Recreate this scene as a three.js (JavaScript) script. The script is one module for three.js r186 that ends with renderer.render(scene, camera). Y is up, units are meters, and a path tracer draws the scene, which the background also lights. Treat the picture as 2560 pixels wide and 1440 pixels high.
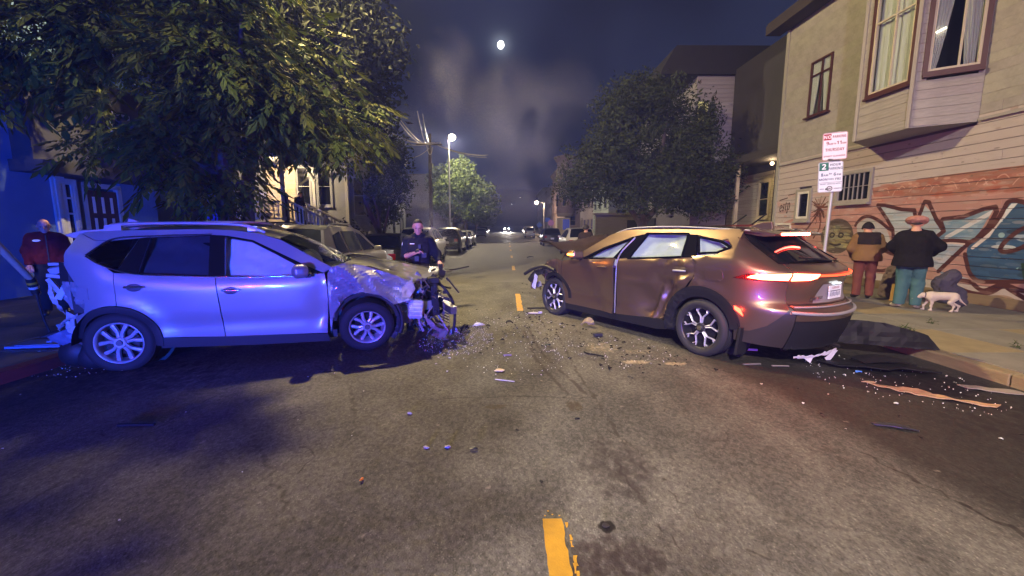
import * as THREE from 'three';
import { mergeGeometries, mergeVertices } from 'three/addons/utils/BufferGeometryUtils.js';
import { RoundedBoxGeometry } from 'three/addons/geometries/RoundedBoxGeometry.js';
import { RectAreaLightUniformsLib } from 'three/addons/lights/RectAreaLightUniformsLib.js';

// ---------------------------------------------------------------- camera, sky, moon, exposure
RectAreaLightUniformsLib.init();
const scene = new THREE.Scene();
const camera = new THREE.PerspectiveCamera(68.272, 16 / 9, 0.05, 3000);
camera.position.set(0, 1.63, 0);
camera.rotation.order = 'YXZ';
camera.rotation.set(-7.934 * Math.PI / 180, -0.641 * Math.PI / 180, 0);
const renderer = new THREE.WebGLRenderer({ antialias: true });
renderer.toneMapping = THREE.LinearToneMapping;
renderer.toneMappingExposure = 1.0;
renderer.shadowMap.enabled = true;

const rnd = (seed) => () => { seed = (seed + 0x6d2b79f5) | 0; let t = Math.imul(seed ^ (seed >>> 15), 1 | seed); t = (t + Math.imul(t ^ (t >>> 7), 61 | t)) ^ t; return ((t ^ (t >>> 14)) >>> 0) / 4294967296; };
const R = rnd(7);
const lerp = (a, b, t) => a + (b - a) * t, clamp = (x, a, b) => Math.min(b, Math.max(a, x));
const sstep = (a, b, x) => { const t = clamp((x - a) / (b - a), 0, 1); return t * t * (3 - 2 * t); };
const hash3 = (x, y, z) => { let h = Math.imul(x, 374761393) ^ Math.imul(y, 668265263) ^ Math.imul(z, 2147483647 - 1274126177); h = Math.imul(h ^ (h >>> 13), 1274126177); return ((h ^ (h >>> 16)) >>> 0) / 4294967296; };
function noise3(x, y, z) {
  const X = Math.floor(x), Y = Math.floor(y), Z = Math.floor(z); let u = x - X, v = y - Y, w = z - Z;
  u = u * u * (3 - 2 * u); v = v * v * (3 - 2 * v); w = w * w * (3 - 2 * w);
  const h = (i, j, k) => hash3(X + i, Y + j, Z + k);
  return lerp(lerp(lerp(h(0, 0, 0), h(1, 0, 0), u), lerp(h(0, 1, 0), h(1, 1, 0), u), v), lerp(lerp(h(0, 0, 1), h(1, 0, 1), u), lerp(h(0, 1, 1), h(1, 1, 1), u), v), w);
}
const fbm = (x, y, z = 0, o = 4) => { let s = 0, a = 0.5, t = 0; for (let i = 0; i < o; i++) { s += a * noise3(x, y, z + i * 7.3); t += a; a *= 0.5; x *= 2.03; y *= 2.03; z *= 2.03; } return s / t; };

const MOON_DIR = new THREE.Vector3(-0.0125, 0.372, -0.928).normalize();
// night sky with thin smoke-lit cloud, the same all round
{
  const W = 2048, H = 1024, d = new Float32Array(W * H * 4);
  for (let j = 0; j < H; j++) for (let i = 0; i < W; i++) {
    const up = ((j + 0.5) / H - 0.5) * Math.PI, az = ((i + 0.5) / W - 0.5) * 2 * Math.PI;
    const x = Math.cos(az) * Math.cos(up), y = Math.sin(up), z = Math.sin(az) * Math.cos(up), k = (j * W + i) * 4;
    const n = fbm(x * 2.6 + 3, y * 3.2, z * 2.6 + 1, 4), c = sstep(0.42, 0.78, n) * sstep(-0.02, 0.12, y), low = Math.exp(-Math.max(0, y) * 3.2);
    const b = 0.55 + 0.45 * low;
    const q = c * (0.35 + 0.65 * low); d[k] = 0.0026 * b + 0.028 * q + 0.004 * low; d[k + 1] = 0.0062 * b + 0.037 * q + 0.0065 * low; d[k + 2] = 0.019 * b + 0.088 * q + 0.018 * low; const ma = Math.acos(clamp(x * MOON_DIR.x + y * MOON_DIR.y + z * MOON_DIR.z, -1, 1)) * 57.3, h = 0.3 * Math.exp(-((ma / 0.95) ** 2)) + 0.05 * Math.exp(-((ma / 2.4) ** 2)); d[k] += 0.75 * h; d[k + 1] += 0.85 * h; d[k + 2] += h;  // the moon's aureole in thin cloud
    d[k + 3] = 1;
  }
  const t = new THREE.DataTexture(d, W, H, THREE.RGBAFormat, THREE.FloatType);
  t.mapping = THREE.EquirectangularReflectionMapping; t.magFilter = THREE.LinearFilter; t.needsUpdate = true;
  scene.background = t; scene.environment = t; scene.environmentIntensity = 1; scene.backgroundIntensity = 1;
}
const moonLight = new THREE.DirectionalLight(0xcfdcff, 0.02);
moonLight.position.copy(MOON_DIR).multiplyScalar(60); moonLight.castShadow = true; moonLight.name = 'moon_light';
Object.assign(moonLight.shadow.camera, { left: -30, right: 30, top: 30, bottom: -30, far: 140 });
scene.add(moonLight, moonLight.target);
scene.fog = new THREE.FogExp2(0x8c98d8, 0.002);

// ---------------------------------------------------------------- helpers
const used = {};
function nm(n) { const k = used[n] = (used[n] ?? -1) + 1; return k ? `${n}_${String(k).padStart(3, '0')}` : n; }
function tag(o, label, category, group, kind) { if (label) o.userData.label = label; if (category) o.userData.category = category; if (group) o.userData.group = group; if (kind) o.userData.kind = kind; return o; }
function thing(name, label, category, [x, y, z] = [0, 0, 0], ry = 0, group) { const o = new THREE.Group(); o.name = nm(name); o.position.set(x, y, z); o.rotation.y = ry; scene.add(o); return tag(o, label, category, group); }
function mesh(name, geo, mat, parent = scene) {
  if (Array.isArray(geo)) geo = geo.length === 1 ? geo[0] : merge(geo);
  const m = new THREE.Mesh(geo, mat); m.name = parent === scene ? nm(name) : name; m.castShadow = m.receiveShadow = true; parent.add(m); return m;
}
function structure(name, geo, mat) { const m = mesh(name, geo, mat); m.userData.kind = 'structure'; return m; }
function sgroup(name) { const g = new THREE.Group(); g.name = nm(name); g.userData.kind = 'structure'; scene.add(g); return g; }
function merge(list) {
  return mergeGeometries(list.map((g) => {
    g = g.index ? g.toNonIndexed() : g;
    if (!g.attributes.normal) g.computeVertexNormals();
    if (!g.attributes.uv) g.setAttribute('uv', new THREE.BufferAttribute(new Float32Array(g.attributes.position.count * 2), 2));
    for (const k of Object.keys(g.attributes)) if (!['position', 'normal', 'uv'].includes(k)) g.deleteAttribute(k);
    return g;
  }));
}
const M4 = new THREE.Matrix4(), EU = new THREE.Euler(), QU = new THREE.Quaternion(), V = (x, y, z) => new THREE.Vector3(x, y, z);
function at(g, x = 0, y = 0, z = 0, rx = 0, ry = 0, rz = 0, s = 1) { M4.compose(V(x, y, z), QU.setFromEuler(EU.set(rx, ry, rz)), typeof s === 'number' ? V(s, s, s) : V(...s)); return g.applyMatrix4(M4); }
const box = (w, h, d, x, y, z, rx, ry, rz) => at(new THREE.BoxGeometry(w, h, d), x, y, z, rx, ry, rz);
const rbox = (w, h, d, r, x, y, z, rx, ry, rz) => at(new RoundedBoxGeometry(w, h, d, 2, r), x, y, z, rx, ry, rz);
const cyl = (r0, r1, h, n, x, y, z, rx, ry, rz) => at(new THREE.CylinderGeometry(r0, r1, h, n), x, y, z, rx, ry, rz);
const ball = (r, x, y, z, sx = 1, sy = 1, sz = 1, n = 16) => at(new THREE.SphereGeometry(r, n, Math.ceil(n * 0.7)), x, y, z, 0, 0, 0, [sx, sy, sz]);
// box with uv in metres, for painted walls
function wbox(w, h, d, x, y, z, ry = 0) {
  const g = new THREE.BoxGeometry(w, h, d), p = g.attributes.position, n = g.attributes.normal, u = g.attributes.uv;
  for (let i = 0; i < p.count; i++) { const ax = Math.abs(n.getX(i)), ay = Math.abs(n.getY(i)); u.setXY(i, ax > 0.5 ? p.getZ(i) + z : p.getX(i) + x, ay > 0.5 ? p.getZ(i) + z : p.getY(i) + y); }
  return at(g, x, y, z, 0, ry, 0);
}
function tube(pts, r, seg = 0, rad = 6, closed = false) { const c = new THREE.CatmullRomCurve3(pts.map((p) => Array.isArray(p) ? V(...p) : p), closed); return new THREE.TubeGeometry(c, seg || pts.length * 5, r, rad, closed); }
// tapered limb through points with radii
function limb(pts, radii, rad = 8, rough = 0, seed = 1) {
  const c = new THREE.CatmullRomCurve3(pts.map((p) => V(...p))), n = pts.length * 4, fr = c.computeFrenetFrames(n), pos = [], nor = [], uv = [], idx = [];
  for (let i = 0; i <= n; i++) {
    const t = i / n, p = c.getPoint(t), f = t * (radii.length - 1), k = Math.min(radii.length - 2, Math.floor(f)), r0 = lerp(radii[k], radii[k + 1], f - k);
    for (let j = 0; j <= rad; j++) {
      const a = j / rad * 2 * Math.PI, v = fr.normals[i].clone().multiplyScalar(Math.cos(a)).addScaledVector(fr.binormals[i], Math.sin(a)), r = r0 * (1 + rough * (noise3(Math.cos(a) * 2 + seed, Math.sin(a) * 2, t * 9) - 0.5));
      pos.push(p.x + v.x * r, p.y + v.y * r, p.z + v.z * r); nor.push(v.x, v.y, v.z); uv.push(j / rad, t * 4);
      if (i < n && j < rad) { const q = i * (rad + 1) + j; idx.push(q, q + 1, q + rad + 1, q + 1, q + rad + 2, q + rad + 1); }
    }
  }
  return geom(pos, idx, nor, uv);
}
// a torn strip of sheet metal along points: kinked, uneven width, with thickness
function ribbon(pts, w, seed, th = 0.004) { const c = new THREE.CatmullRomCurve3(pts.map((p) => V(...p))), n = pts.length * 5, r = rnd(seed), side = [], L = []; let a = r() * 6; for (let i = 0; i <= n; i++) { const p = c.getPoint(i / n), t = c.getTangent(i / n); a += (r() - 0.5) * 0.9; const u = V(Math.cos(a), 0.3, Math.sin(a)).cross(t).normalize(), k = w * (0.35 + 0.9 * r()), v = V().crossVectors(u, t).normalize().multiplyScalar(th); p.x += (r() - 0.5) * w * 0.4; p.y += (r() - 0.5) * w * 0.4; L.push([p.clone().addScaledVector(u, k), p.clone().addScaledVector(u, -k), p.clone().addScaledVector(u, -k * 0.9).add(v), p.clone().addScaledVector(u, k * 0.9).add(v)]); } const pos = [], idx = []; L.forEach((q) => q.forEach((p) => pos.push(p.x, p.y, p.z))); for (let i = 0; i < n; i++) for (let k = 0; k < 4; k++) { const q = i * 4 + k, e = i * 4 + (k + 1) % 4; idx.push(q, e, q + 4, e, e + 4, q + 4); } return flat(geom(pos, idx)); }
function geom(pos, idx, nor, uv) {
  const g = new THREE.BufferGeometry(); g.setAttribute('position', new THREE.Float32BufferAttribute(pos, 3)); if (uv) g.setAttribute('uv', new THREE.Float32BufferAttribute(uv, 2));
  g.setIndex(idx); if (nor) g.setAttribute('normal', new THREE.Float32BufferAttribute(nor, 3)); else g.computeVertexNormals(); return g;
}
function flat(g) { g = g.index ? g.toNonIndexed() : g; g.computeVertexNormals(); return g; }
// grid of points fn(u, v), u and v from 0 to 1
function sheet(nu, nv, fn, uvs = 1) {
  const pos = [], uv = [], idx = [];
  for (let j = 0; j <= nv; j++) for (let i = 0; i <= nu; i++) { pos.push(...fn(i / nu, j / nv)); uv.push(i / nu * uvs, j / nv * uvs); if (i < nu && j < nv) { const q = j * (nu + 1) + i; idx.push(q, q + 1, q + nu + 1, q + 1, q + nu + 2, q + nu + 1); } }
  return geom(pos, idx, null, uv);
}
const arc = (cx, cy, r, a0, a1, n) => Array.from({ length: n + 1 }, (_, i) => { const a = (a0 + (a1 - a0) * i / n) * Math.PI / 180; return [cx + r * Math.cos(a), cy + r * Math.sin(a)]; });
function extr(pts, depth, bevel = 0, holes = []) {
  const s = new THREE.Shape(pts.map((p) => new THREE.Vector2(...p))); for (const h of holes) s.holes.push(new THREE.Path(h.map((p) => new THREE.Vector2(...p))));
  return new THREE.ExtrudeGeometry(s, { depth, bevelEnabled: bevel > 0, bevelThickness: bevel, bevelSize: bevel, bevelSegments: 2, steps: 1 });
}
// A panel: the 2D polygon cut into a fine grid and lifted by fn(u, v) -> [x, y, z]; skirt gives its edges depth
function panel(poly, step, fn, { skirt = 0, flip = false, facet = false } = {}) {
  let area = 0; for (let i = 0; i < poly.length; i++) { const a = poly[i], b = poly[(i + 1) % poly.length]; area += a[0] * b[1] - b[0] * a[1]; } if (area < 0) poly = poly.slice().reverse();
  let u0 = 1e9, u1 = -1e9, v0 = 1e9, v1 = -1e9; for (const [u, v] of poly) { u0 = Math.min(u0, u); u1 = Math.max(u1, u); v0 = Math.min(v0, v); v1 = Math.max(v1, v); }
  const pos = [], nor = [], uv = [], idx = [], keys = new Map(), e = 2e-3;
  const normal = (u, v) => { const a = fn(u + e, v), b = fn(u - e, v), c = fn(u, v + e), d = fn(u, v - e); const n = V(a[0] - b[0], a[1] - b[1], a[2] - b[2]).cross(V(c[0] - d[0], c[1] - d[1], c[2] - d[2])).normalize(); return flip ? n.negate() : n; };
  const vert = (u, v) => { const k = Math.round(u * 2e4) + ',' + Math.round(v * 2e4); let i = keys.get(k); if (i === undefined) { i = pos.length / 3; keys.set(k, i); pos.push(...fn(u, v)); const n = normal(u, v); nor.push(n.x, n.y, n.z); uv.push(u, v); } return i; };
  const tri = (a, b, c) => flip ? idx.push(a, c, b) : idx.push(a, b, c);
  const inside = (u, v) => { let r = false; for (let i = 0, j = poly.length - 1; i < poly.length; j = i++) { const [a, b] = poly[i], [c, d] = poly[j]; if ((b > v) !== (d > v) && u < (c - a) * (v - b) / (d - b) + a) r = !r; } return r; };
  const cut = (p, ax, val, keep) => { const o = []; for (let i = 0; i < p.length; i++) { const a = p[i], b = p[(i + 1) % p.length], ia = keep * (a[ax] - val) >= 0, ib = keep * (b[ax] - val) >= 0; if (ia) o.push(a); if (ia !== ib) { const t = (val - a[ax]) / (b[ax] - a[ax]); o.push([a[0] + (b[0] - a[0]) * t, a[1] + (b[1] - a[1]) * t]); } } return o; };
  const nu = Math.max(1, Math.ceil((u1 - u0) / step)), nv = Math.max(1, Math.ceil((v1 - v0) / step)), du = (u1 - u0) / nu, dv = (v1 - v0) / nv;
  for (let i = 0; i < nu; i++) for (let j = 0; j < nv; j++) {
    const a = u0 + i * du, b = a + du, c = v0 + j * dv, d = c + dv;
    let hit = false; for (let k = 0; k < poly.length && !hit; k++) { const p = poly[k], q = poly[(k + 1) % poly.length]; hit = Math.min(p[0], q[0]) < b && Math.max(p[0], q[0]) > a && Math.min(p[1], q[1]) < d && Math.max(p[1], q[1]) > c; }
    if (!hit) { if (inside((a + b) / 2, (c + d) / 2)) { const q = [vert(a, c), vert(b, c), vert(b, d), vert(a, d)]; tri(q[0], q[1], q[2]); tri(q[0], q[2], q[3]); } continue; }
    let p = cut(cut(cut(cut(poly, 0, a, 1), 0, b, -1), 1, c, 1), 1, d, -1);
    p = p.filter((x, k) => { const y = p[(k + 1) % p.length]; return Math.hypot(x[0] - y[0], x[1] - y[1]) > 1e-6; });
    if (p.length < 3) continue;
    for (const t of THREE.ShapeUtils.triangulateShape(p.map((x) => new THREE.Vector2(...x)), [])) tri(vert(...p[t[0]]), vert(...p[t[1]]), vert(...p[t[2]]));
  }
  let g = geom(pos, idx, nor, uv); if (facet) g = flat(g);
  if (!skirt) return g;
  const sp = [], si = [];
  for (let k = 0; k < poly.length; k++) { const a = poly[k], b = poly[(k + 1) % poly.length], n = Math.max(1, Math.ceil(Math.hypot(a[0] - b[0], a[1] - b[1]) / step)); for (let i = 0; i < n; i++) { const q = sp.length / 3; for (const t of [i / n, (i + 1) / n]) { const u = lerp(a[0], b[0], t), v = lerp(a[1], b[1], t), P = fn(u, v), N = normal(u, v); sp.push(...P, P[0] - N.x * skirt, P[1] - N.y * skirt, P[2] - N.z * skirt); } si.push(q, q + 1, q + 2, q + 1, q + 3, q + 2); } }
  return merge([g, flat(geom(sp, si))]);
}
// naive surface nets over the box lo..hi of f (negative inside)
function nets(f, lo, hi, cell) {
  const n = [0, 1, 2].map((k) => Math.ceil((hi[k] - lo[k]) / cell) + 1), N = n[0] * n[1] * n[2], F = new Float32Array(N), at_ = (i, j, k) => i + n[0] * (j + n[1] * k);
  for (let k = 0; k < n[2]; k++) for (let j = 0; j < n[1]; j++) for (let i = 0; i < n[0]; i++) F[at_(i, j, k)] = f(lo[0] + i * cell, lo[1] + j * cell, lo[2] + k * cell);
  const id = new Int32Array(N).fill(-1), pos = [], nor = [], idx = [];
  for (let k = 0; k < n[2] - 1; k++) for (let j = 0; j < n[1] - 1; j++) for (let i = 0; i < n[0] - 1; i++) {
    let c = 0, x = 0, y = 0, z = 0, m = 0; const v = [];
    for (let q = 0; q < 8; q++) { v[q] = F[at_(i + (q & 1), j + (q >> 1 & 1), k + (q >> 2))]; if (v[q] < 0) m++; }
    if (m === 0 || m === 8) continue;
    for (let q = 0; q < 8; q++) for (const b of [1, 2, 4]) { const r = q | b; if (r === q || (v[q] < 0) === (v[r] < 0)) continue; const t = v[q] / (v[q] - v[r]); x += (q & 1) + (b === 1 ? t : 0); y += (q >> 1 & 1) + (b === 2 ? t : 0); z += (q >> 2) + (b === 4 ? t : 0); c++; }
    id[at_(i, j, k)] = pos.length / 3; const X = lo[0] + (i + x / c) * cell, Y = lo[1] + (j + y / c) * cell, Z = lo[2] + (k + z / c) * cell, e = cell * 0.4; pos.push(X, Y, Z);
    const g = V(f(X + e, Y, Z) - f(X - e, Y, Z), f(X, Y + e, Z) - f(X, Y - e, Z), f(X, Y, Z + e) - f(X, Y, Z - e)).normalize(); nor.push(g.x, g.y, g.z);
  }
  const quad = (a, b, c, d, fl) => { if (a < 0 || b < 0 || c < 0 || d < 0) return; fl ? idx.push(a, b, c, a, c, d) : idx.push(a, c, b, a, d, c); };
  for (let k = 1; k < n[2] - 1; k++) for (let j = 1; j < n[1] - 1; j++) for (let i = 1; i < n[0] - 1; i++) {
    const a = F[at_(i, j, k)] < 0;
    if (a !== F[at_(i + 1, j, k)] < 0) quad(id[at_(i, j - 1, k - 1)], id[at_(i, j, k - 1)], id[at_(i, j, k)], id[at_(i, j - 1, k)], a);
    if (a !== F[at_(i, j + 1, k)] < 0) quad(id[at_(i - 1, j, k - 1)], id[at_(i - 1, j, k)], id[at_(i, j, k)], id[at_(i, j, k - 1)], a);
    if (a !== F[at_(i, j, k + 1)] < 0) quad(id[at_(i - 1, j - 1, k)], id[at_(i, j - 1, k)], id[at_(i, j, k)], id[at_(i - 1, j, k)], a);
  }
  return geom(pos, idx, nor, new Array(pos.length / 3 * 2).fill(0));
}
const smin = (a, b, k) => { const h = Math.max(k - Math.abs(a - b), 0) / k; return Math.min(a, b) - h * h * k * 0.25; };
function cap(px, py, pz, a, b, ra, rb) { const dx = b[0] - a[0], dy = b[1] - a[1], dz = b[2] - a[2], t = clamp(((px - a[0]) * dx + (py - a[1]) * dy + (pz - a[2]) * dz) / (dx * dx + dy * dy + dz * dz + 1e-9), 0, 1); return Math.hypot(px - a[0] - dx * t, py - a[1] - dy * t, pz - a[2] - dz * t) - lerp(ra, rb, t); }

// ---------------------------------------------------------------- textures and materials
function canvasTex(w, h, draw, srgb = true) { const c = document.createElement('canvas'); c.width = w; c.height = h; draw(c.getContext('2d'), w, h); const t = new THREE.CanvasTexture(c); if (srgb) t.colorSpace = THREE.SRGBColorSpace; t.wrapS = t.wrapT = THREE.RepeatWrapping; return t; }
function dataTex(n, f, srgb = false, m = n) { const d = new Uint8Array(n * m * 4); for (let j = 0; j < m; j++) for (let i = 0; i < n; i++) { const c = f(i, j), k = (j * n + i) * 4; if (typeof c === 'number') d[k] = d[k + 1] = d[k + 2] = clamp(c, 0, 1) * 255; else for (let q = 0; q < 3; q++) d[k + q] = clamp(c[q], 0, 1) * 255; d[k + 3] = 255; } const t = new THREE.DataTexture(d, n, m); t.wrapS = t.wrapT = THREE.RepeatWrapping; t.magFilter = THREE.LinearFilter; t.minFilter = THREE.LinearMipmapLinearFilter; if (srgb) t.colorSpace = THREE.SRGBColorSpace; t.needsUpdate = true; return t; }
// tileable grain
const periodic = (i, j, n, per, s) => { const x = i / n * per, y = j / n * per, X = Math.floor(x), Y = Math.floor(y), h = (a, b) => hash3(((X + a) % per + per) % per, ((Y + b) % per + per) % per, s); let u = x - X, v = y - Y; u = u * u * (3 - 2 * u); v = v * v * (3 - 2 * v); return lerp(lerp(h(0, 0), h(1, 0), u), lerp(h(0, 1), h(1, 1), u), v); };
const grainTex = dataTex(512, (i, j) => 0.35 * periodic(i, j, 512, 8, 1) + 0.25 * periodic(i, j, 512, 32, 2) + 0.2 * periodic(i, j, 512, 128, 3) + 0.2 * periodic(i, j, 512, 256, 4));
const wearTex = dataTex(512, (i, j) => 0.62 + 0.38 * (0.5 * periodic(i, j, 512, 6, 11) + 0.3 * periodic(i, j, 512, 24, 12) + 0.2 * periodic(i, j, 512, 140, 13)));
const rep = (t, x, y = x) => { const c = t.clone(); c.repeat.set(x, y); c.needsUpdate = true; return c; };
const lin = (r, g, b) => new THREE.Color().setRGB(r, g, b);
const MT = (color, roughness = 0.7, extra = {}) => new THREE.MeshPhysicalMaterial({ color, roughness, ...extra });
// painted or raw surface with grain of its own, uv in metres
const worn = (color, roughness = 0.8, scale = 0.6, bump = 0.002, extra = {}) => MT(color, roughness, { map: rep(wearTex, scale), bumpMap: rep(grainTex, scale * 3), bumpScale: bump, ...extra });
const glow = (color, k) => new THREE.MeshStandardMaterial({ color: 0x111111, emissive: color, emissiveIntensity: k });
const M = {
  black: MT(lin(0.012, 0.012, 0.013), 0.55), blackGloss: MT(lin(0.008, 0.008, 0.009), 0.18, { clearcoat: 0.6 }), rubber: MT(lin(0.018, 0.018, 0.019), 0.75, { bumpMap: rep(grainTex, 2), bumpScale: 0.002 }),
  chrome: MT(lin(0.75, 0.75, 0.77), 0.12, { metalness: 1 }), alloy: MT(lin(0.5, 0.5, 0.52), 0.38, { metalness: 0.35, clearcoat: 0.6 }), alloyDark: MT(lin(0.02, 0.02, 0.022), 0.35, { clearcoat: 0.5 }), steel: MT(lin(0.32, 0.32, 0.33), 0.45, { metalness: 0.9 }), galv: MT(lin(0.42, 0.43, 0.44), 0.5, { metalness: 0.5 }),
  glass: MT(lin(0.86, 0.9, 0.9), 0.02, { transmission: 1, thickness: 0, ior: 1.5 }), tint: MT(lin(0.07, 0.075, 0.09), 0.02, { transmission: 1, thickness: 0, ior: 1.5 }), darkglass: MT(lin(0.006, 0.007, 0.009), 0.05, { clearcoat: 0.3 }),
  wood: worn(lin(0.62, 0.44, 0.3), 0.6), white: worn(lin(0.72, 0.71, 0.68), 0.55), cloth: MT(lin(0.75, 0.76, 0.78), 0.9, { bumpMap: rep(grainTex, 6), bumpScale: 0.002 }), curtain: MT(lin(0.7, 0.68, 0.66), 0.95, { side: THREE.DoubleSide }),
  plasticGrey: MT(lin(0.12, 0.12, 0.125), 0.6), rust: worn(lin(0.2, 0.09, 0.05), 0.85), skin: MT(lin(0.5, 0.27, 0.2), 0.55), hair: MT(lin(0.012, 0.01, 0.009), 0.7),
};
// ---------------------------------------------------------------- road, kerbs, pavements, far ground
const GY = (z) => z > -60 ? 0 : z > -230 ? 0.018 * (-60 - z) : 3.06 + 0.09 * (-230 - z);
const hillY = (x, z) => 5 + 0.135 * (-380 - z) * (0.8 + 0.4 * noise3(x * 0.008 + 3, z * 0.008, 4));
const KL = -5.34, KR = 5.24;
{
  // near carriageway: one sheet, its own worn asphalt all over (aggregate, stains, cracks, tyre marks)
  const W = 2048, H = 2048, X0 = KL, X1 = KR, Z0 = -13, Z1 = 2.5, r = rnd(3);
  const low = new Float32Array(256 * 256), low2 = new Float32Array(256 * 256);
  for (let j = 0; j < 256; j++) for (let i = 0; i < 256; i++) { const x = lerp(X0, X1, i / 255), z = lerp(Z0, Z1, j / 255); low[j * 256 + i] = fbm(x * 0.9, z * 0.55, 2, 4); low2[j * 256 + i] = fbm(x * 4.2 + 9, z * 2.6, 5, 4); }
  const samp = (a, i, j) => { const x = i / W * 255, y = j / H * 255, X = Math.min(254, x | 0), Y = Math.min(254, y | 0), u = x - X, v = y - Y; return lerp(lerp(a[Y * 256 + X], a[Y * 256 + X + 1], u), lerp(a[(Y + 1) * 256 + X], a[(Y + 1) * 256 + X + 1], u), v); };
  const tex = canvasTex(W, H, (c) => {
    const im = c.createImageData(W, H), d = im.data;
    for (let j = 0; j < H; j++) for (let i = 0; i < W; i++) {
      const x = lerp(X0, X1, i / W), z = lerp(Z0, Z1, j / H), k = (j * W + i) * 4, a = samp(low, i, j), b = samp(low2, i, j);
      let g = 86 + 40 * (a - 0.5) + 34 * (b - 0.5);
      const s = r(); g += (r() - 0.5) * 24; if (s > 0.95) g += 44 * r(); else if (s < 0.08) g -= 26 * r();
      const mid = noise3(x * 55, z * 40, 1); g += (mid - 0.5) * 30;
      let R_ = g, G_ = g * 0.975, B_ = g * 0.93;
      const gut = sstep(2.4, 2.8, x - 0.12 * (z + 4) + 0.5 * (a - 0.5) + 0.3 * (b - 0.5)), gl = sstep(-4.1, -4.9, x + 0.4 * (a - 0.5)); // oily parking strips, the right one also darkened for weaker lamp light
      const dk = 1 - 0.44 * gut - 0.2 * gl; R_ *= dk; G_ *= dk * (1 - 0.02 * gut); B_ *= dk * (1 - 0.05 * gut);
      d[k] = R_; d[k + 1] = G_; d[k + 2] = B_; d[k + 3] = 255;
    }
    c.putImageData(im, 0, 0);
    const px = (x) => (x - X0) / (X1 - X0) * W, py = (z) => (z - Z0) / (Z1 - Z0) * H;
    const line = (pts, w, col, jit = 0.03, fade = 1) => { for (let q = 0; q < pts.length - 1; q++) { const [ax, az] = pts[q], [bx, bz] = pts[q + 1], n = Math.max(2, Math.ceil(Math.hypot(ax - bx, az - bz) / 0.05)); let lx = ax, lz = az; for (let i = 1; i <= n; i++) { const t = i / n, x = lerp(ax, bx, t) + (r() - 0.5) * jit, z = lerp(az, bz, t) + (r() - 0.5) * jit; if (r() < fade) { c.strokeStyle = col; c.lineWidth = w * (0.5 + r()); c.beginPath(); c.moveTo(px(lx), py(lz)); c.lineTo(px(x), py(z)); c.stroke(); } lx = x; lz = z; } } };
    const dabs = (x, z, rx, rz, n, col, s = 3) => { c.fillStyle = col; for (let i = 0; i < n; i++) { const a = r() * 6.283, q = Math.sqrt(r()) * (0.6 + 0.4 * r()); c.beginPath(); c.ellipse(px(x + Math.cos(a) * q * rx), py(z + Math.sin(a) * q * rz), s * (0.4 + r()), s * (0.3 + r()), r() * 3, 0, 6.3); c.fill(); } };
    c.lineCap = 'round';
    line([[-0.62, -3.95], [-0.2, -3.96], [0.04, -3.99], [0.4, -3.97], [0.7, -3.93], [0.9, -4.0]], 1.8, 'rgba(36,32,28,.6)');
    line([[0.68, -3.24], [0.76, -2.8], [0.82, -2.26], [0.9, -1.9]], 2, 'rgba(40,34,30,.45)', 0.05, 0.6);
    line([[0.82, -3.3], [0.98, -2.9], [1.05, -2.3], [1.3, -1.9]], 1.8, 'rgba(40,34,30,.4)', 0.05, 0.55);
    line([[2.6, -2.9], [2.68, -2.6], [2.72, -2.3], [2.8, -2.0], [2.95, -1.7]], 4.5, 'rgba(30,26,23,.5)', 0.06, 0.75);
    line([[2.2, -5.1], [2.6, -4.6], [2.95, -3.9], [3.05, -3.2], [3.1, -2.6], [3.1, -2.0], [3.2, 0]], 3, 'rgba(32,28,25,.5)', 0.05, 0.7);
    for (const o of [0, 0.09]) { line([[0.27 + o, -6.7], [0.31 + o, -6], [0.36 + o * 1.5, -5.2], [0.47 + o * 2, -4.6], [0.6 + o * 2, -4.05]], 7, 'rgba(52,46,42,.42)', 0.02, 0.8); }
    line([[0.78, -6.6], [0.79, -5.6], [0.8, -4.7], [0.86, -3.8], [0.9, -3.0]], 6, 'rgba(50,44,40,.4)', 0.03, 0.75);
    line([[-2.6, -5.2], [-1.7, -4.4], [-1.2, -3.2]], 5, 'rgba(40,36,34,.3)', 0.05, 0.6); line([[-2.2, -3.4], [-1.2, -2.2]], 4, 'rgba(40,36,34,.3)', 0.05, 0.5);
    line([[-4.8, 2], [-4.6, -4], [-4.5, -9]], 3, 'rgba(30,26,24,.5)', 0.06, 0.7); line([[-2.9, 2], [-2.85, -12]], 3, 'rgba(40,36,34,.35)', 0.05, 0.6);
    for (let i = 0; i < 90; i++) { const x = lerp(X0, X1, r()), z = lerp(Z0, Z1, r()), a = r() * 6; line([[x, z], [x + Math.cos(a) * 0.15, z + Math.sin(a) * 0.2], [x + Math.cos(a + 0.6) * 0.3, z + Math.sin(a + 0.6) * 0.35]], 1.6, 'rgba(34,30,27,.45)', 0.03, 0.8); }
    dabs(0.62, -3.75, 0.09, 0.13, 90, 'rgba(60,52,40,.35)'); dabs(-0.1, -3.75, 0.14, 0.06, 60, 'rgba(70,60,45,.3)'); dabs(0.55, -2.14, 0.04, 0.04, 60, 'rgba(22,18,16,.6)');
    dabs(0.5, -1.9, 0.3, 0.2, 160, 'rgba(40,34,32,.22)', 5); dabs(0.75, -2.75, 0.3, 0.45, 220, 'rgba(44,40,36,.16)', 6);
    dabs(4.45, -4.5, 0.55, 0.75, 900, 'rgba(12,10,9,.35)', 6); dabs(3.9, -5.3, 0.8, 0.5, 700, 'rgba(14,12,10,.3)', 6); dabs(4.4, -3.2, 0.7, 1.1, 500, 'rgba(20,17,15,.18)', 8); dabs(-4.0, -4.6, 1.2, 0.7, 600, 'rgba(24,20,20,.16)', 7);  // denser dark dabs along the right gutter and beside the left car
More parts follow.
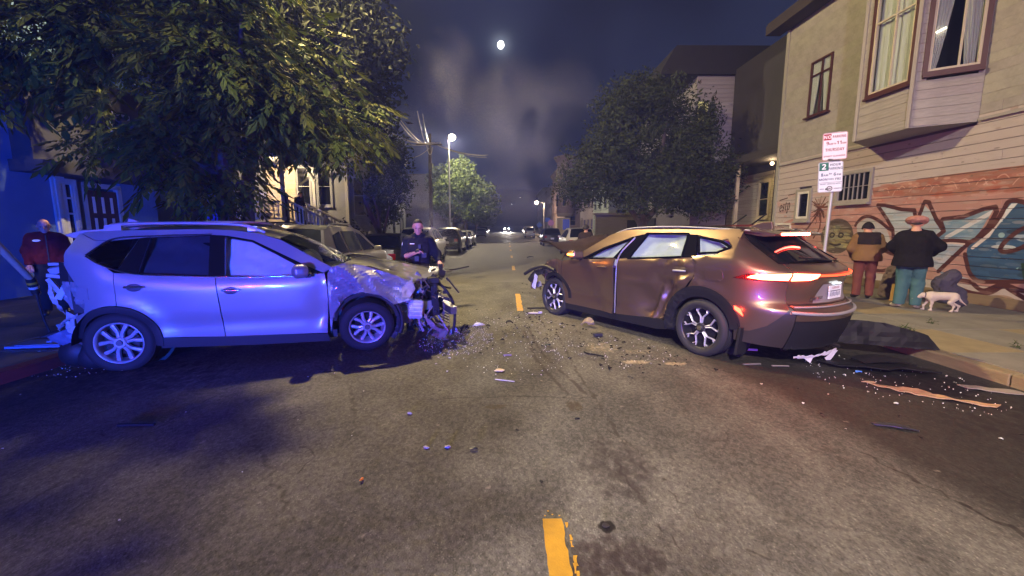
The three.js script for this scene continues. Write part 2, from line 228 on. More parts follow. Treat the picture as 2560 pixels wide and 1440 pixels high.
    dabs(1.3, -5.7, 0.28, 0.28, 260, 'rgba(170,158,130,.13)', 4); dabs(1.6, -5.05, 0.2, 0.09, 200, 'rgba(180,166,138,.2)', 3); dabs(2.05, -4.98, 0.16, 0.07, 130, 'rgba(180,166,138,.18)', 3); dabs(1.75, -5.5, 0.25, 0.13, 150, 'rgba(170,158,130,.13)', 3);
    for (let i = 0; i < 260; i++) dabs(lerp(X0, X1, r()), lerp(Z0, Z1, r()), 0.03, 0.02, 5, r() < 0.7 ? 'rgba(40,36,34,.3)' : 'rgba(160,150,140,.3)', 2);
  });
  tex.wrapS = tex.wrapT = THREE.ClampToEdgeWrapping; tex.anisotropy = 8;
  const mat = MT(0xffffff, 0.78, { map: tex, bumpMap: rep(grainTex, 9, 13), bumpScale: 0.006, specularIntensity: 0.6 });
  const g = new THREE.PlaneGeometry(X1 - X0, Z1 - Z0).rotateX(-Math.PI / 2).translate((X0 + X1) / 2, 0, (Z0 + Z1) / 2);
  const uvm = g.attributes.uv; for (let i = 0; i < uvm.count; i++) uvm.setY(i, uvm.getY(i));
  structure('road', g, mat);
  const farMat = MT(lin(0.105, 0.1, 0.094), 0.75, { map: rep(wearTex, 0.5), bumpMap: rep(grainTex, 1.2), bumpScale: 0.006 });
  const strip = (x0, x1, z0, z1, n, dy) => { const pos = [], uv = [], idx = []; for (let i = 0; i <= n; i++) { const z = lerp(z0, z1, i / n); for (const x of [x0, x1]) { pos.push(x, GY(z) + dy, z); uv.push(x, z); } if (i < n) idx.push(i * 2, i * 2 + 1, i * 2 + 2, i * 2 + 1, i * 2 + 3, i * 2 + 2); } return geom(pos, idx, null, uv); };
  structure('road', strip(KL, KR, -13.002, -230, 60, 0), farMat);
  structure('road', strip(KL, KR, 40, 2.502, 2, 0), farMat);
  structure('crossroad', merge([strip(-60, KL - 0.002, -58, -68, 2, 0.001), strip(KR + 0.002, 60, -58, -68, 2, 0.001)]), farMat);
  const soil = worn(lin(0.03, 0.028, 0.025), 0.95, 0.3, 0.01);
  structure('ground', strip(-420, 420, 60, -900, 60, -0.3), soil);
  // kerbs and pavements
  const conc = worn(lin(0.2, 0.19, 0.17), 0.85, 0.55, 0.004), conc2 = worn(lin(0.17, 0.163, 0.15), 0.88, 0.7, 0.004), conc3 = worn(lin(0.23, 0.215, 0.19), 0.85, 0.5, 0.004), redp = worn(lin(0.3, 0.045, 0.03), 0.6, 1.1, 0.004), ochre = worn(lin(0.3, 0.24, 0.14), 0.8, 0.9, 0.005);
  const kl = sgroup('kerb_left'), kr = sgroup('kerb_right'), pl = sgroup('pavement_left'), pr = sgroup('pavement_right');
  const kg = rbox(0.17, 0.24, 1.79, 0.018, 0, 0.01, 0);
  for (let z = 3, i = 0; z > -57; z -= 1.8, i++) {
    const a = mesh('kerb_stone', kg, z > -13 && z < 0 ? redp : conc, kl); a.position.set(KL - 0.085, 0, z - 0.9);
    const b = mesh('kerb_stone', kg, z > -8 ? ochre : conc, kr); b.position.set(KR + 0.085, 0, z - 0.9);  // yellow lamp light on the near right kerb is put into the ochre
  }
  const slab = (w, d) => rbox(w - 0.008, 0.1, d - 0.008, 0.006, 0, 0.075, 0), sr = slab(0.99, 1.2), sl = slab(1.06, 1.3);
  for (let z = 1; z > -16; z -= 1.2) for (let i = 0; i < 4; i++) { const m = mesh('pavement_slab', sr, [conc, conc2, conc3, ochre, conc2][Math.floor(R() * 4.15)], pr); m.position.set(KR + 0.185 + 0.495 + i * 0.99 + 0.01, (R() - 0.5) * 0.006, z - 0.6); m.rotation.set((R() - 0.5) * 0.006, 0, (R() - 0.5) * 0.006); }
  for (let z = 0; z > -17; z -= 1.3) for (let i = 0; i < 5; i++) { const m = mesh('pavement_slab', sl, [conc, conc2, conc3][Math.floor(R() * 3)], pl); m.position.set(KL - 0.185 - 0.53 - i * 1.06, (R() - 0.5) * 0.006, z - 0.65); m.rotation.set((R() - 0.5) * 0.006, 0, (R() - 0.5) * 0.006); }
  mesh('pavement_base', [box(4.35, 0.3, 60, KR + 2.3, -0.09, -28)], soil, pr); mesh('pavement_base', [box(5.6, 0.3, 60, KL - 2.98, -0.09, -28)], soil, pl);
  const farPave = (x0, x1, s) => { mesh('pavement_run', strip(x0, x1, -16.3, -57.8, 3, 0.125), conc2, s); mesh('pavement_run', strip(x0, x1, -68, -230, 20, 0.125), conc2, s); };
  farPave(KR + 0.18, KR + 5, pr); farPave(KL - 6, KL - 0.18, pl);
  // painted markings, worn at the edges
  const yellow = worn(lin(0.62, 0.33, 0.012), 0.6, 1.4, 0.003), whiteP = worn(lin(0.55, 0.55, 0.52), 0.6, 1.2, 0.002);
  const ragged = (x0, x1, z0, z1, amp, n) => { const p = []; for (let i = 0; i <= n; i++) p.push([x0 + (R() - 0.5) * amp, lerp(z0, z1, i / n)]); for (let i = n; i >= 0; i--) p.push([x1 + (R() - 0.5) * amp * 2, lerp(z0, z1, i / n)]); return p; };
  const paint = (pts, y, z = 0) => new THREE.ShapeGeometry(new THREE.Shape(pts.map((p) => new THREE.Vector2(p[0], -p[1])))).rotateX(-Math.PI / 2).translate(0, y + GY(z), 0);
  const near = [paint(ragged(0.195, 0.305, -2.2, -0.4, 0.006, 60), 0.005)];
  for (let i = 0; i < 26; i++) { const z = lerp(-2.17, -0.9, i / 26), x = 0.318 + R() * 0.012; if (R() < 0.8) near.push(paint(ragged(x, x + 0.008 + R() * 0.012, z, z + 0.02 + R() * 0.05, 0.006, 3), 0.0045)); }
  for (const [x, z] of [[0.213, -2.225], [0.235, -2.265], [0.257, -2.235], [0.296, -2.225]]) near.push(paint(arc(x, z, 0.006, 0, 360, 7), 0.005));
  const d0 = structure('road_dash', near, yellow); tag(d0, 'long bright yellow centre line dash at the bottom edge of the picture');
  for (const [z0, z1] of [[-10.6, -8.35], [-18.8, -16.8], [-26, -24], [-33.5, -31.5], [-41, -39], [-48, -46.5]]) structure('road_dash', [paint(ragged(0.2, 0.32, z0, z1, 0.012, 20), 0.005)], yellow);
  structure('stop_line', [paint(ragged(-5, 5, -52.6, -51.9, 0.02, 6), 0.005)], whiteP);
  for (let i = 0; i < 6; i++) structure('crossing_mark', [paint(ragged(-4.4 + i * 1.6, -3.6 + i * 1.6, -50.4, -49.7, 0.02, 4), 0.005)], whiteP);
  structure('crossing_line', [paint(ragged(-5, 5, -57.4, -57, 0.02, 6), 0.006)], whiteP);
  // hillside far behind with scattered lit houses
  const hp = (u, v) => { const x = lerp(-420, 420, u), z = lerp(-380, -840, v); return [x, hillY(x, z), z]; };
  structure('hills', sheet(60, 24, hp), soil);
}
// ---------------------------------------------------------------- buildings
const WX = 9.45;
const woodTones = (c, n = 4, rough = 0.75, v = 0.12) => Array.from({ length: n }, () => { const k = 1 - v + 2 * v * R(); return worn(lin(c[0] * k, c[1] * k * (0.98 + 0.04 * R()), c[2] * k * (0.97 + 0.06 * R())), rough, 0.7 + R() * 0.5, 0.003); });
// a sash window lying in the local xy plane, facing +z, its parts under one part of the house
function makeWindow(parent, w, h, { frame = M.white, trim = null, bars = [], hbars = [], back = null, pane = M.glass, f = 0.05, deep = 0.07, sill = true, curtain = null } = {}) {
  const g = new THREE.Group(); g.name = 'window'; parent.add(g);
  const ring = (W, H, t, d, z) => [box(W, t, d, 0, H / 2 - t / 2, z), box(W, t, d, 0, -H / 2 + t / 2, z), box(t, H - 2 * t, d, -W / 2 + t / 2, 0, z), box(t, H - 2 * t, d, W / 2 - t / 2, 0, z)];
  if (trim) mesh('trim', ring(w + 0.16, h + 0.16, 0.08, 0.05, 0.02), trim, g);
  mesh('frame', ring(w, h, f, 0.06, 0), frame, g);
  for (const b of bars) mesh('glazing_bar', [box(f * 0.8, h - 2 * f, 0.045, b * w, 0, 0)], frame, g);
  for (const b of hbars) mesh('glazing_bar', [box(w - 2 * f, f * 0.8, 0.049, 0, b * h, 0)], frame, g);
  mesh('pane', [box(w - 2 * f, h - 2 * f, 0.006, 0, 0, -0.012)], pane, g);
  if (sill) mesh('sill', [box(w + 0.14, 0.045, 0.13, 0, -h / 2 - 0.0225 - (trim ? 0.08 : 0), 0.04)], trim ?? frame, g);
  if (back) mesh('blind', [box(w - 0.02, h - 0.02, 0.01, 0, 0, -deep)], back, g);
  if (curtain === 'full') mesh('curtain', [sheet(60, 4, (u, v) => [lerp(-w / 2, w / 2, u), lerp(-h / 2, h / 2, v), -deep + 0.012 * Math.sin(u * 44 + v) + 0.006 * Math.sin(u * 97)])], M.curtain, g);
  else if (curtain) for (const s of curtain) mesh('curtain', [sheet(40, 8, (u, v) => { const y = lerp(-h / 2, h / 2, v), a = s > 0 ? lerp(0.5, 0.04, Math.pow(1 - v, 1.4) * 0 + v) : 0, x0 = s > 0 ? lerp(0.22, 0.02, v) * w : -w / 2, x1 = s > 0 ? w / 2 : lerp(-0.34, -0.03, Math.pow(v, 0.8)) * w; return [lerp(x0, x1, u), y, -deep + 0.018 * Math.sin(u * 38 + v * 2) + 0.006 * Math.sin(u * 91)]; })], M.curtain, g);
  return g;
}
const glowWarm = glow(lin(1, 0.72, 0.3), 0.5), dark = MT(lin(0.01, 0.01, 0.012), 0.9);
// --- corner house with the painted side wall
{
  const H = thing('corner_house', 'tall grey clapboard house with bay window and large spray-painted mural along the pavement', 'house', [0, 0, 0]);
  const mural = canvasTex(2048, 648, (c, W, Hh) => {
    const X = (z) => (z + 15.2) / 12 * W, Y = (y) => Hh - y / 3.8 * Hh, r = rnd(11);
    c.fillStyle = '#a89fa2'; c.fillRect(0, 0, W, Hh);
    const blob = (n, x0, x1, y0, y1, cols, s, al) => { for (let i = 0; i < n; i++) { c.globalAlpha = al * r(); c.fillStyle = cols[Math.floor(r() * cols.length)]; c.beginPath(); c.ellipse(X(lerp(x0, x1, r())), Y(lerp(y0, y1, r())), s * (1 + 3 * r()), s * (0.3 + 0.7 * r()), 0, 0, 6.3); c.fill(); } c.globalAlpha = 1; };
    blob(500, -15.2, -3.2, 0, 3.8, ['#8f888c', '#bdb3b5', '#9d9690'], 10, 0.25);
    const poly = (p, col, close = true) => { c.fillStyle = col; c.beginPath(); p.forEach(([z, y], i) => i ? c.lineTo(X(z), Y(y)) : c.moveTo(X(z), Y(y))); c.closePath(); c.fill(); };
    poly([[-14.2, 1.95], [-13.2, 2.1], [-12.3, 2.3], [-11.1, 2.4], [-7, 2.45], [-3, 2.4], [-3, 0.5], [-15, 0.5], [-15.1, 1.7]], '#a07a76');
    poly([[-11.15, 2.68], [-9.28, 2.78], [-3, 2.8], [-3, 2.3], [-9.2, 2.33], [-11.06, 2.45]], '#8e6256');
    blob(400, -15, -3.2, 1.6, 2.75, ['#c48d86', '#b5766c', '#a95f4f', '#c7a09a'], 12, 0.35); blob(200, -11, -3.2, 2.3, 2.75, ['#8e4636', '#d6b3a6', '#9c5341'], 7, 0.6);
    c.lineJoin = 'round'; c.lineCap = 'round';
    const stroke = (p, w, col, curve = false) => { c.strokeStyle = col; c.lineWidth = w; c.beginPath(); c.moveTo(X(p[0][0]), Y(p[0][1])); if (curve) { for (let i = 1; i < p.length - 1; i++) c.quadraticCurveTo(X(p[i][0]), Y(p[i][1]), X((p[i][0] + p[i + 1][0]) / 2), Y((p[i][1] + p[i + 1][1]) / 2)); c.lineTo(X(p.at(-1)[0]), Y(p.at(-1)[1])); } else for (const [z, y] of p) c.lineTo(X(z), Y(y)); c.stroke(); };
    for (let i = 0; i < 26; i++) { const z = -11 + i * 0.27 + r() * 0.2; stroke([[z, 2.42 + r() * 0.2], [z + 0.1, 2.6 + r() * 0.1], [z + 0.2, 2.45 + r() * 0.15]], 3, 'rgba(225,190,180,.5)', true); }
    const F = { F1: [[-10.85, 2.19], [-9.9, 2.03], [-9.83, 1.81], [-9.68, 2.16], [-9.49, 1.99], [-9.18, 1.56], [-9.42, 1.35], [-9.33, 0.84], [-10.25, 0.77], [-10.38, 1.57]], F2: [[-9.22, 1.83], [-8.5, 1.98], [-8.27, 2.03], [-8.53, 1.42], [-8.8, 1.39], [-9.13, 1.4], [-9.4, 1.36], [-9.17, 1.57]], F3: [[-8.63, 1.35], [-8.25, 1.65], [-8.04, 2.15], [-7.2, 2.07], [-7.0, 0.71], [-8.31, 0.6], [-8.55, 0.76], [-8.66, 1.11]], F4: [[-9.4, 1.32], [-8.68, 1.35], [-9.03, 0.9], [-9.16, 0.72], [-8.53, 0.62], [-8.98, 0.58], [-9.37, 0.84]], F5: [[-11.51, 1.74], [-11.17, 1.94], [-10.59, 1.66], [-10.37, 1.22], [-10.65, 1.35], [-10.92, 1.46], [-10.91, 0.71], [-11.28, 0.76]] };
    poly(F.F1, '#96a4b4'); poly(F.F2, '#728a9f'); poly(F.F4, '#8b9bb0'); poly(F.F5, '#a39fa8'); poly(F.F3, '#304f70');
    const clipTo = (p, fn) => { c.save(); c.beginPath(); p.forEach(([z, y], i) => i ? c.lineTo(X(z), Y(y)) : c.moveTo(X(z), Y(y))); c.closePath(); c.clip(); fn(); c.restore(); };
    clipTo(F.F3, () => { blob(150, -8.7, -7, 0.6, 1.5, ['#1c3a5c', '#22466c', '#2c5480'], 16, 0.6); poly([[-8.4, 1.5], [-8.0, 2.1], [-7.9, 2.1], [-8.35, 1.4]], '#c8ced8'); stroke([[-8.55, 1.25], [-8.3, 1.5], [-8.1, 1.9]], 12, '#c9c3c6'); blob(24, -8.2, -7.2, 0.7, 1.9, ['#ccd2d8', '#9fc0c4', '#0e2338'], 9, 0.9); poly([[-7.7, 1.0], [-7.4, 1.1], [-7.2, 0.7], [-7.6, 0.62]], '#123022'); });
    clipTo(F.F1, () => { blob(120, -10.9, -9.1, 0.8, 2.2, ['#b9c2cc', '#8496a8', '#a59fae'], 14, 0.4); }); clipTo(F.F2, () => { blob(90, -9.4, -8.2, 1.3, 2, ['#5a7a98', '#a9b8c6', '#6a88a4'], 14, 0.5); stroke([[-9.1, 1.45], [-8.3, 1.95]], 14, '#b9bcc6'); }); clipTo(F.F4, () => blob(90, -9.4, -8.5, 0.6, 1.35, ['#b9b8c4', '#7486a0'], 14, 0.4));
    const br = '#431a16';
    const S = [[[-10.92, 2.23], [-10.69, 2.21], [-10.24, 2.09], [-9.91, 2.06], [-9.84, 1.84], [-9.77, 1.94], [-9.69, 2.24], [-9.59, 2.22], [-9.37, 1.83], [-9.17, 1.58], [-9.26, 1.78], [-9.23, 1.84], [-8.81, 1.88], [-8.48, 2.01], [-8.26, 2.05], [-8.22, 1.96], [-8.33, 1.67], [-8.53, 1.41], [-8.68, 1.32]], [[-10.92, 2.23], [-10.62, 1.89], [-10.4, 1.61], [-10.36, 1.36], [-10.35, 1.18]], [[-9.17, 1.58], [-9.29, 1.48], [-9.42, 1.35]], [[-8.63, 1.35], [-8.82, 1.13], [-9.02, 0.89], [-9.17, 0.71]]];
    for (const p of S) stroke(p, 15, br);
    for (const p of [[[-11.55, 1.72], [-11.44, 1.91], [-11.17, 1.97], [-10.85, 1.86], [-10.57, 1.66], [-10.39, 1.57]], [[-9.43, 1.32], [-9.09, 1.39], [-8.8, 1.38], [-8.63, 1.36]], [[-7.4, 1.95], [-7.8, 2.12], [-8.06, 2.18], [-8.12, 1.94], [-8.25, 1.67], [-8.43, 1.47], [-8.63, 1.35]], [[-7.4, 1.8], [-7.74, 1.66], [-7.92, 1.5], [-8.08, 1.28], [-8.04, 1.19], [-7.88, 1.21], [-7.69, 1.3], [-7.4, 1.6]], [[-8.68, 1.11], [-8.6, 0.87], [-8.54, 0.73], [-8.42, 0.61], [-8.31, 0.58], [-7.96, 0.63], [-7.0, 0.75]], [[-8.98, 0.56], [-8.49, 0.59], [-8.4, 0.48], [-8.23, 0.39], [-8.05, 0.53], [-7.91, 0.6], [-7.58, 0.47], [-7, 0.6]], [[-8.72, 0.41], [-8.49, 0.32], [-8.12, 0.36], [-7.91, 0.58], [-7.78, 0.48], [-7.4, 0.3]], [[-10.89, 1.4], [-10.65, 1.32], [-10.42, 1.18], [-10.33, 1.19]], [[-10.75, 1.17], [-10.45, 1.04], [-10.28, 1.01]], [[-11.3, 0.8], [-10.8, 0.5], [-10.2, 0.7], [-9.5, 0.5]]]) stroke(p, 14, br, true);
    stroke([[-9.38, 1.28], [-9.06, 1.34], [-8.72, 1.32]], 5, '#c9b8b4', true);
    // stencilled face in a ring, and a burst of brown paint above it
    c.fillStyle = '#4f4238'; c.beginPath(); c.ellipse(X(-12.18), Y(1.42), 0.6 / 12 * W, 0.5 / 3.8 * Hh, 0, 0, 6.3); c.fill(); blob(120, -12.6, -11.75, 1.05, 1.7, ['#8f8560', '#a39868', '#5a4c3c', '#6f7266'], 10, 0.8); for (const z of [-12.35, -12.02]) { c.strokeStyle = '#2a201b'; c.lineWidth = 8; c.beginPath(); c.ellipse(X(z), Y(1.45), 14, 10, 0, 0, 6.3); c.stroke(); } stroke([[-12.4, 1.2], [-12.2, 1.14], [-12, 1.2]], 8, '#2a201b', true);
    for (let i = 0; i < 60; i++) { const a = r() * 6.3, d = r() * 0.45; stroke([[-12.95, 2.25], [-12.95 + Math.cos(a) * d, 2.2 + Math.sin(a) * d]], 3 + 4 * r(), i % 3 ? '#4a2418' : '#6a3a26'); } stroke([[-13, 2.1], [-13.4, 1.6], [-13.9, 1.3]], 10, '#4a2418', true); stroke([[-12.9, 2.1], [-12.8, 1.7], [-13.1, 1.35]], 9, '#5a2c1e', true);
    // tag by the door
    c.save(); c.translate(X(-14.9), Y(2.2)); c.scale(0.62, 1); c.fillStyle = '#3a211d'; c.font = 'bold italic 74px serif'; c.rotate(-0.08); c.fillText('estp', 0, 0); c.restore(); stroke([[-14.9, 2.6], [-14.5, 2.66]], 6, '#3a211d'); stroke([[-14.45, 2.75], [-14.15, 2.77]], 5, '#3a211d');
    poly([[-15.2, 0.2], [-3.2, 0.2], [-3.2, 0], [-15.2, 0]], '#6e5848'); blob(160, -15, -3.2, 0.1, 0.34, ['#7a5c3e', '#57463a', '#8a7a68'], 9, 0.6);
    blob(900, -15.2, -3.2, 0.2, 2.9, ['#a59a98', '#b3a6a2', '#8d8482', '#9b8f8c'], 7, 0.4); blob(700, -15.2, -3.2, 0, 3.8, ['#56504e', '#c0b5b2', '#6d6462', '#7c6a64'], 3, 0.5);
  });
  mural.wrapS = mural.wrapT = THREE.ClampToEdgeWrapping;
  const muralMat = MT(0xffffff, 0.75, { map: mural, bumpMap: rep(grainTex, 30, 9), bumpScale: 0.003 });
  const upper = woodTones([0.34, 0.325, 0.32], 5, 0.75, 0.035), maroon = worn(lin(0.07, 0.016, 0.014), 0.5, 1), cream = worn(lin(0.55, 0.5, 0.4), 0.6, 1), eave = worn(lin(0.03, 0.02, 0.02), 0.8, 1);
  mesh('wall', [box(6, 8.6, 19, WX + 3.08, 4.2, -5.55)], worn(lin(0.16, 0.15, 0.15), 0.9, 0.5), H);
  const holes = [[-12.25, -11.2, 2.4, 3.12], [-13.93, -13.38, 1.95, 2.8], [-14.95, -14.22, 0.1, 1.78], [-13.85, -12.98, 5.07, 6.7], [-11.42, -8.82, 3.76, 8.4]];
  const uvMural = (g, z, y) => { const p = g.attributes.position, u = g.attributes.uv; for (let i = 0; i < p.count; i++) u.setXY(i, (p.getZ(i) + z + 15.2) / 12, (p.getY(i) + y) / 3.8); return g; };
  const HB = 0.188;
  for (let y = 0.13, row = 0; y < 8.1; y += HB, row++) {
    let spans = [[-15.1, -3]];
    for (const [a, b, c, d] of holes) if (y + HB > c + 0.01 && y < d - 0.01) spans = spans.flatMap(([s, e]) => [[s, Math.min(e, a)], [Math.max(s, b), e]].filter(([p, q]) => q - p > 0.03));
    const cuts = [-15.1 + 2.2 + 1.3 * (row * 0.618 % 1) * 3, -8.4 + 2.4 * ((row * 0.39 + 0.2) % 1)];
    for (const ct of cuts) spans = spans.flatMap(([s, e]) => ct > s + 0.2 && ct < e - 0.2 ? [[s, ct], [ct, e]] : [[s, e]]);
    const low = y < 3.72, gap = low ? 0.011 : 0.0025;
    for (const [s, e] of spans) {
      const L = e - s - 0.004, cy = y + HB / 2, g = rbox(0.026, HB - gap, L, 0.004, 0, 0, 0);
      if (low) uvMural(g, (s + e) / 2, cy); else { const p = g.attributes.position, u = g.attributes.uv; for (let i = 0; i < p.count; i++) u.setXY(i, p.getZ(i) + row * 3.7, p.getY(i)); }
      const m = mesh('siding_board', g, low ? muralMat : upper[Math.floor(R() * 5)], H); m.position.set(WX + 0.013 + (R() - 0.5) * 0.003, cy, (s + e) / 2); m.rotation.z = low ? 0.05 : 0.03;
    }
  }
  mesh('corner_board', [box(0.07, 8.1, 0.14, WX, 4.15, -15.13)], upper[1], H); mesh('belt_moulding', [box(0.07, 0.06, 3.6, WX - 0.02, 3.79, -13.25), box(0.07, 0.06, 5.7, WX - 0.02, 3.79, -5.9)], upper[2], H);
  const rf = mesh('roof', [box(7.2, 0.16, 20, WX + 3.1, 8.5, -5.6)], eave, H); mesh('eave', [box(0.5, 0.3, 20, WX - 0.28, 8.36, -5.62)], eave, rf);
  mesh('base_strip', [box(0.05, 0.2, 12, WX - 0.02, 0.23, -9.1)], worn(lin(0.22, 0.16, 0.1), 0.85, 1), H);
  const put = (g, x, y, z, ry) => { g.position.set(x, y, z); g.rotation.y = ry; return g; };
  put(makeWindow(H, 0.87, 1.63, { frame: maroon, bars: [0.05], hbars: [0.24], curtain: [-1, 1], deep: 0.05 }), WX - 0.02, 5.885, -13.415, -Math.PI / 2);
  put(makeWindow(H, 1.05, 0.72, { frame: upper[2], bars: [-0.3, -0.15, 0, 0.15, 0.3], hbars: [0], f: 0.018, pane: M.darkglass, trim: upper[0] }), WX - 0.02, 2.76, -11.725, -Math.PI / 2);
  put(makeWindow(H, 0.55, 0.85, { frame: M.white, f: 0.07, pane: M.darkglass, trim: upper[3] }), WX - 0.02, 2.375, -13.655, -Math.PI / 2);
  const door = mesh('door', [box(0.05, 1.62, 0.7, WX + 0.03, 0.94, -14.58)], worn(lin(0.32, 0.3, 0.3), 0.6, 1), H); mesh('frame', [box(0.06, 1.66, 0.06, WX + 0.002, 0.94, -14.96), box(0.06, 1.66, 0.06, WX + 0.002, 0.94, -14.21), box(0.06, 0.07, 0.8, WX + 0.001, 1.79, -14.585)], M.white, door); mesh('door_pane', [box(0.02, 0.5, 0.4, WX + 0.004, 1.3, -14.58)], M.darkglass, door);
  // bay window
  const bay = new THREE.Group(); bay.name = 'bay_window'; H.add(bay);
  const XB = 8.6, y0 = 3.76, y1 = 8.3;
  const plan = [[WX, -11.42], [XB, -10.8], [XB, -9.4], [WX, -8.8]];
  const tones = woodTones([0.36, 0.34, 0.34], 4, 0.75, 0.03);
  const faceBoards = (a, b, win) => {
    const L = Math.hypot(b[0] - a[0], b[1] - a[1]), ry = Math.atan2(-(b[1] - a[1]), b[0] - a[0]);
    for (let y = y0, k = 0; y < y1; y += HB, k++) {
      let sp = [[0, L]]; if (win && y + HB > win[2] && y < win[3]) sp = [[0, win[0]], [win[1], L]];
      for (const [s, e] of sp) { if (e - s < 0.02) continue; const g = at(rbox(e - s, HB - 0.004, 0.03, 0.004, (s + e) / 2, 0, 0), 0, 0, 0); const m = mesh('bay_board', g, tones[Math.floor(R() * 4)], bay); m.position.set(a[0], y + HB / 2, a[1]); m.rotation.y = ry; }
    }
    return ry;
  };
  faceBoards(plan[0], plan[1], null);
  const w1 = [0.28, 1.3, 4.76, 6.98], w2 = [0.19, 0.95, 4.86, 6.9];
  faceBoards(plan[1], plan[2], w1); const ry2 = faceBoards(plan[2], plan[3], w2);
  mesh('bay_underside', [geom([WX, 0, -11.44, XB - 0.03, 0, -10.82, XB - 0.03, 0, -9.38, WX, 0, -8.78].map((v, i) => i % 3 === 1 ? y0 - 0.012 : v), [0, 1, 2, 0, 2, 3]), geom([WX, 0, -11.44, XB - 0.03, 0, -10.82, XB - 0.03, 0, -9.38, WX, 0, -8.78].map((v, i) => i % 3 === 1 ? y0 + 0.03 : v), [0, 2, 1, 0, 3, 2])], tones[0], bay);
  mesh('corner_trim', plan.slice(1, 3).map(([x, z]) => box(0.07, y1 - y0, 0.07, x - 0.012, (y0 + y1) / 2 + 0.001, z, 0, 0.3)), tones[2], bay);
  mesh('room_wall', [box(0.05, 4.4, 2.5, WX - 0.03, 6, -10.1)], dark, bay);
  const wa = makeWindow(bay, 1.02, 2.22, { frame: cream, trim: maroon, bars: [0.02], hbars: [0.2], curtain: 'full', deep: 0.1, f: 0.045 }); put(wa, XB - 0.005, 5.87, -10.8 + 0.79, -Math.PI / 2);
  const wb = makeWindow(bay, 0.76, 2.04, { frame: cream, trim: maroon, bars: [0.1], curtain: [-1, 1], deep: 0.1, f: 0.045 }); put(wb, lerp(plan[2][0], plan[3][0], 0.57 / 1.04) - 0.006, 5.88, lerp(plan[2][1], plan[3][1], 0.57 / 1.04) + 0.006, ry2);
  mesh('glass_reflection_strip', [box(0.16, 0.035, 0.02, -0.24, -0.22, -0.05, 0, 0, 0.42)], glow(lin(1, 0.85, 0.6), 6), wb);  // added glowing strip in place of a reflection in the pane
}
// --- pale house with a raised porch, behind the corner house
{
  const H = thing('porch_house', 'pale clapboard house with lamplit raised porch between corner house and dark tree', 'house', [0, 0, 0]);
  const t = woodTones([0.5, 0.44, 0.33], 4), dk = worn(lin(0.05, 0.045, 0.045), 0.8, 0.8);
  mesh('wall', [box(4, 9.4, 5.9, 13.15, 4.6, -18.9)], dk, H);
  for (let y = 0.3; y < 4.1; y += 0.16) for (const [a, b] of [[-21.7, -18.05]]) { const m = mesh('siding_board', rbox(0.03, 0.152, b - a, 0.004, 0, 0, 0), t[Math.floor(R() * 4)], H); m.position.set(11.13, y, (a + b) / 2); }
  const door = mesh('door', [box(0.06, 2.25, 1.0, 11.12, 2.55, -17.15)], worn(lin(0.06, 0.045, 0.04), 0.4, 1), H); mesh('frame', [box(0.1, 2.4, 0.16, 11.1, 2.6, -17.76), box(0.1, 2.4, 0.16, 11.1, 2.6, -16.54), box(0.1, 0.2, 1.4, 11.1, 3.86, -17.15)], t[0], door); mesh('door_pane', [box(0.02, 1.3, 0.55, 11.085, 2.8, -17.15)], M.darkglass, door);
  const w = makeWindow(H, 0.7, 1.5, { frame: t[1], pane: M.darkglass, trim: t[2], hbars: [0] }); w.position.set(11.1, 2.9, -18.6); w.rotation.y = -Math.PI / 2;
  const w2 = makeWindow(H, 0.9, 1.7, { frame: t[1], pane: M.darkglass, hbars: [0], trim: t[0] }); w2.position.set(11.1, 5.9, -17.1); w2.rotation.y = -Math.PI / 2;
  mesh('porch_floor', [box(1.2, 1.3, 3.2, 10.55, 0.65, -17.4)], dk, H); mesh('porch_roof', [box(1.5, 0.3, 4, 10.5, 4.5, -17.4)], dk, H); mesh('porch_post', [box(0.14, 3, 0.14, 10.05, 2.85, -18.9)], t[0], H); mesh('porch_post', [box(0.14, 3, 0.14, 10.05, 2.85, -15.95)], t[0], H);
  const st = mesh('stairs', [0, 1, 2, 3, 4, 5].map((i) => box(0.26, 1.3 - i * 0.21, 1.3, 9.82 - i * 0.26, (1.3 - i * 0.21) / 2 + 0.1, -17.2)), dk, H); mesh('handrail', [tube([[10, 2.2, -16.5], [8.5, 1.1, -16.5]], 0.03), tube([[10, 2.2, -17.9], [8.5, 1.1, -17.9]], 0.03)], M.black, st);
  const lamp = mesh('porch_lamp', [ball(0.07, 10.6, 4.22, -17.4)], glow(lin(1, 0.7, 0.38), 10), H); const pl = new THREE.PointLight(lin(1, 0.7, 0.38), 2.6); pl.position.set(10.6, 4.22, -17.4); pl.castShadow = true; pl.shadow.radius = 4; scene.add(pl);
}
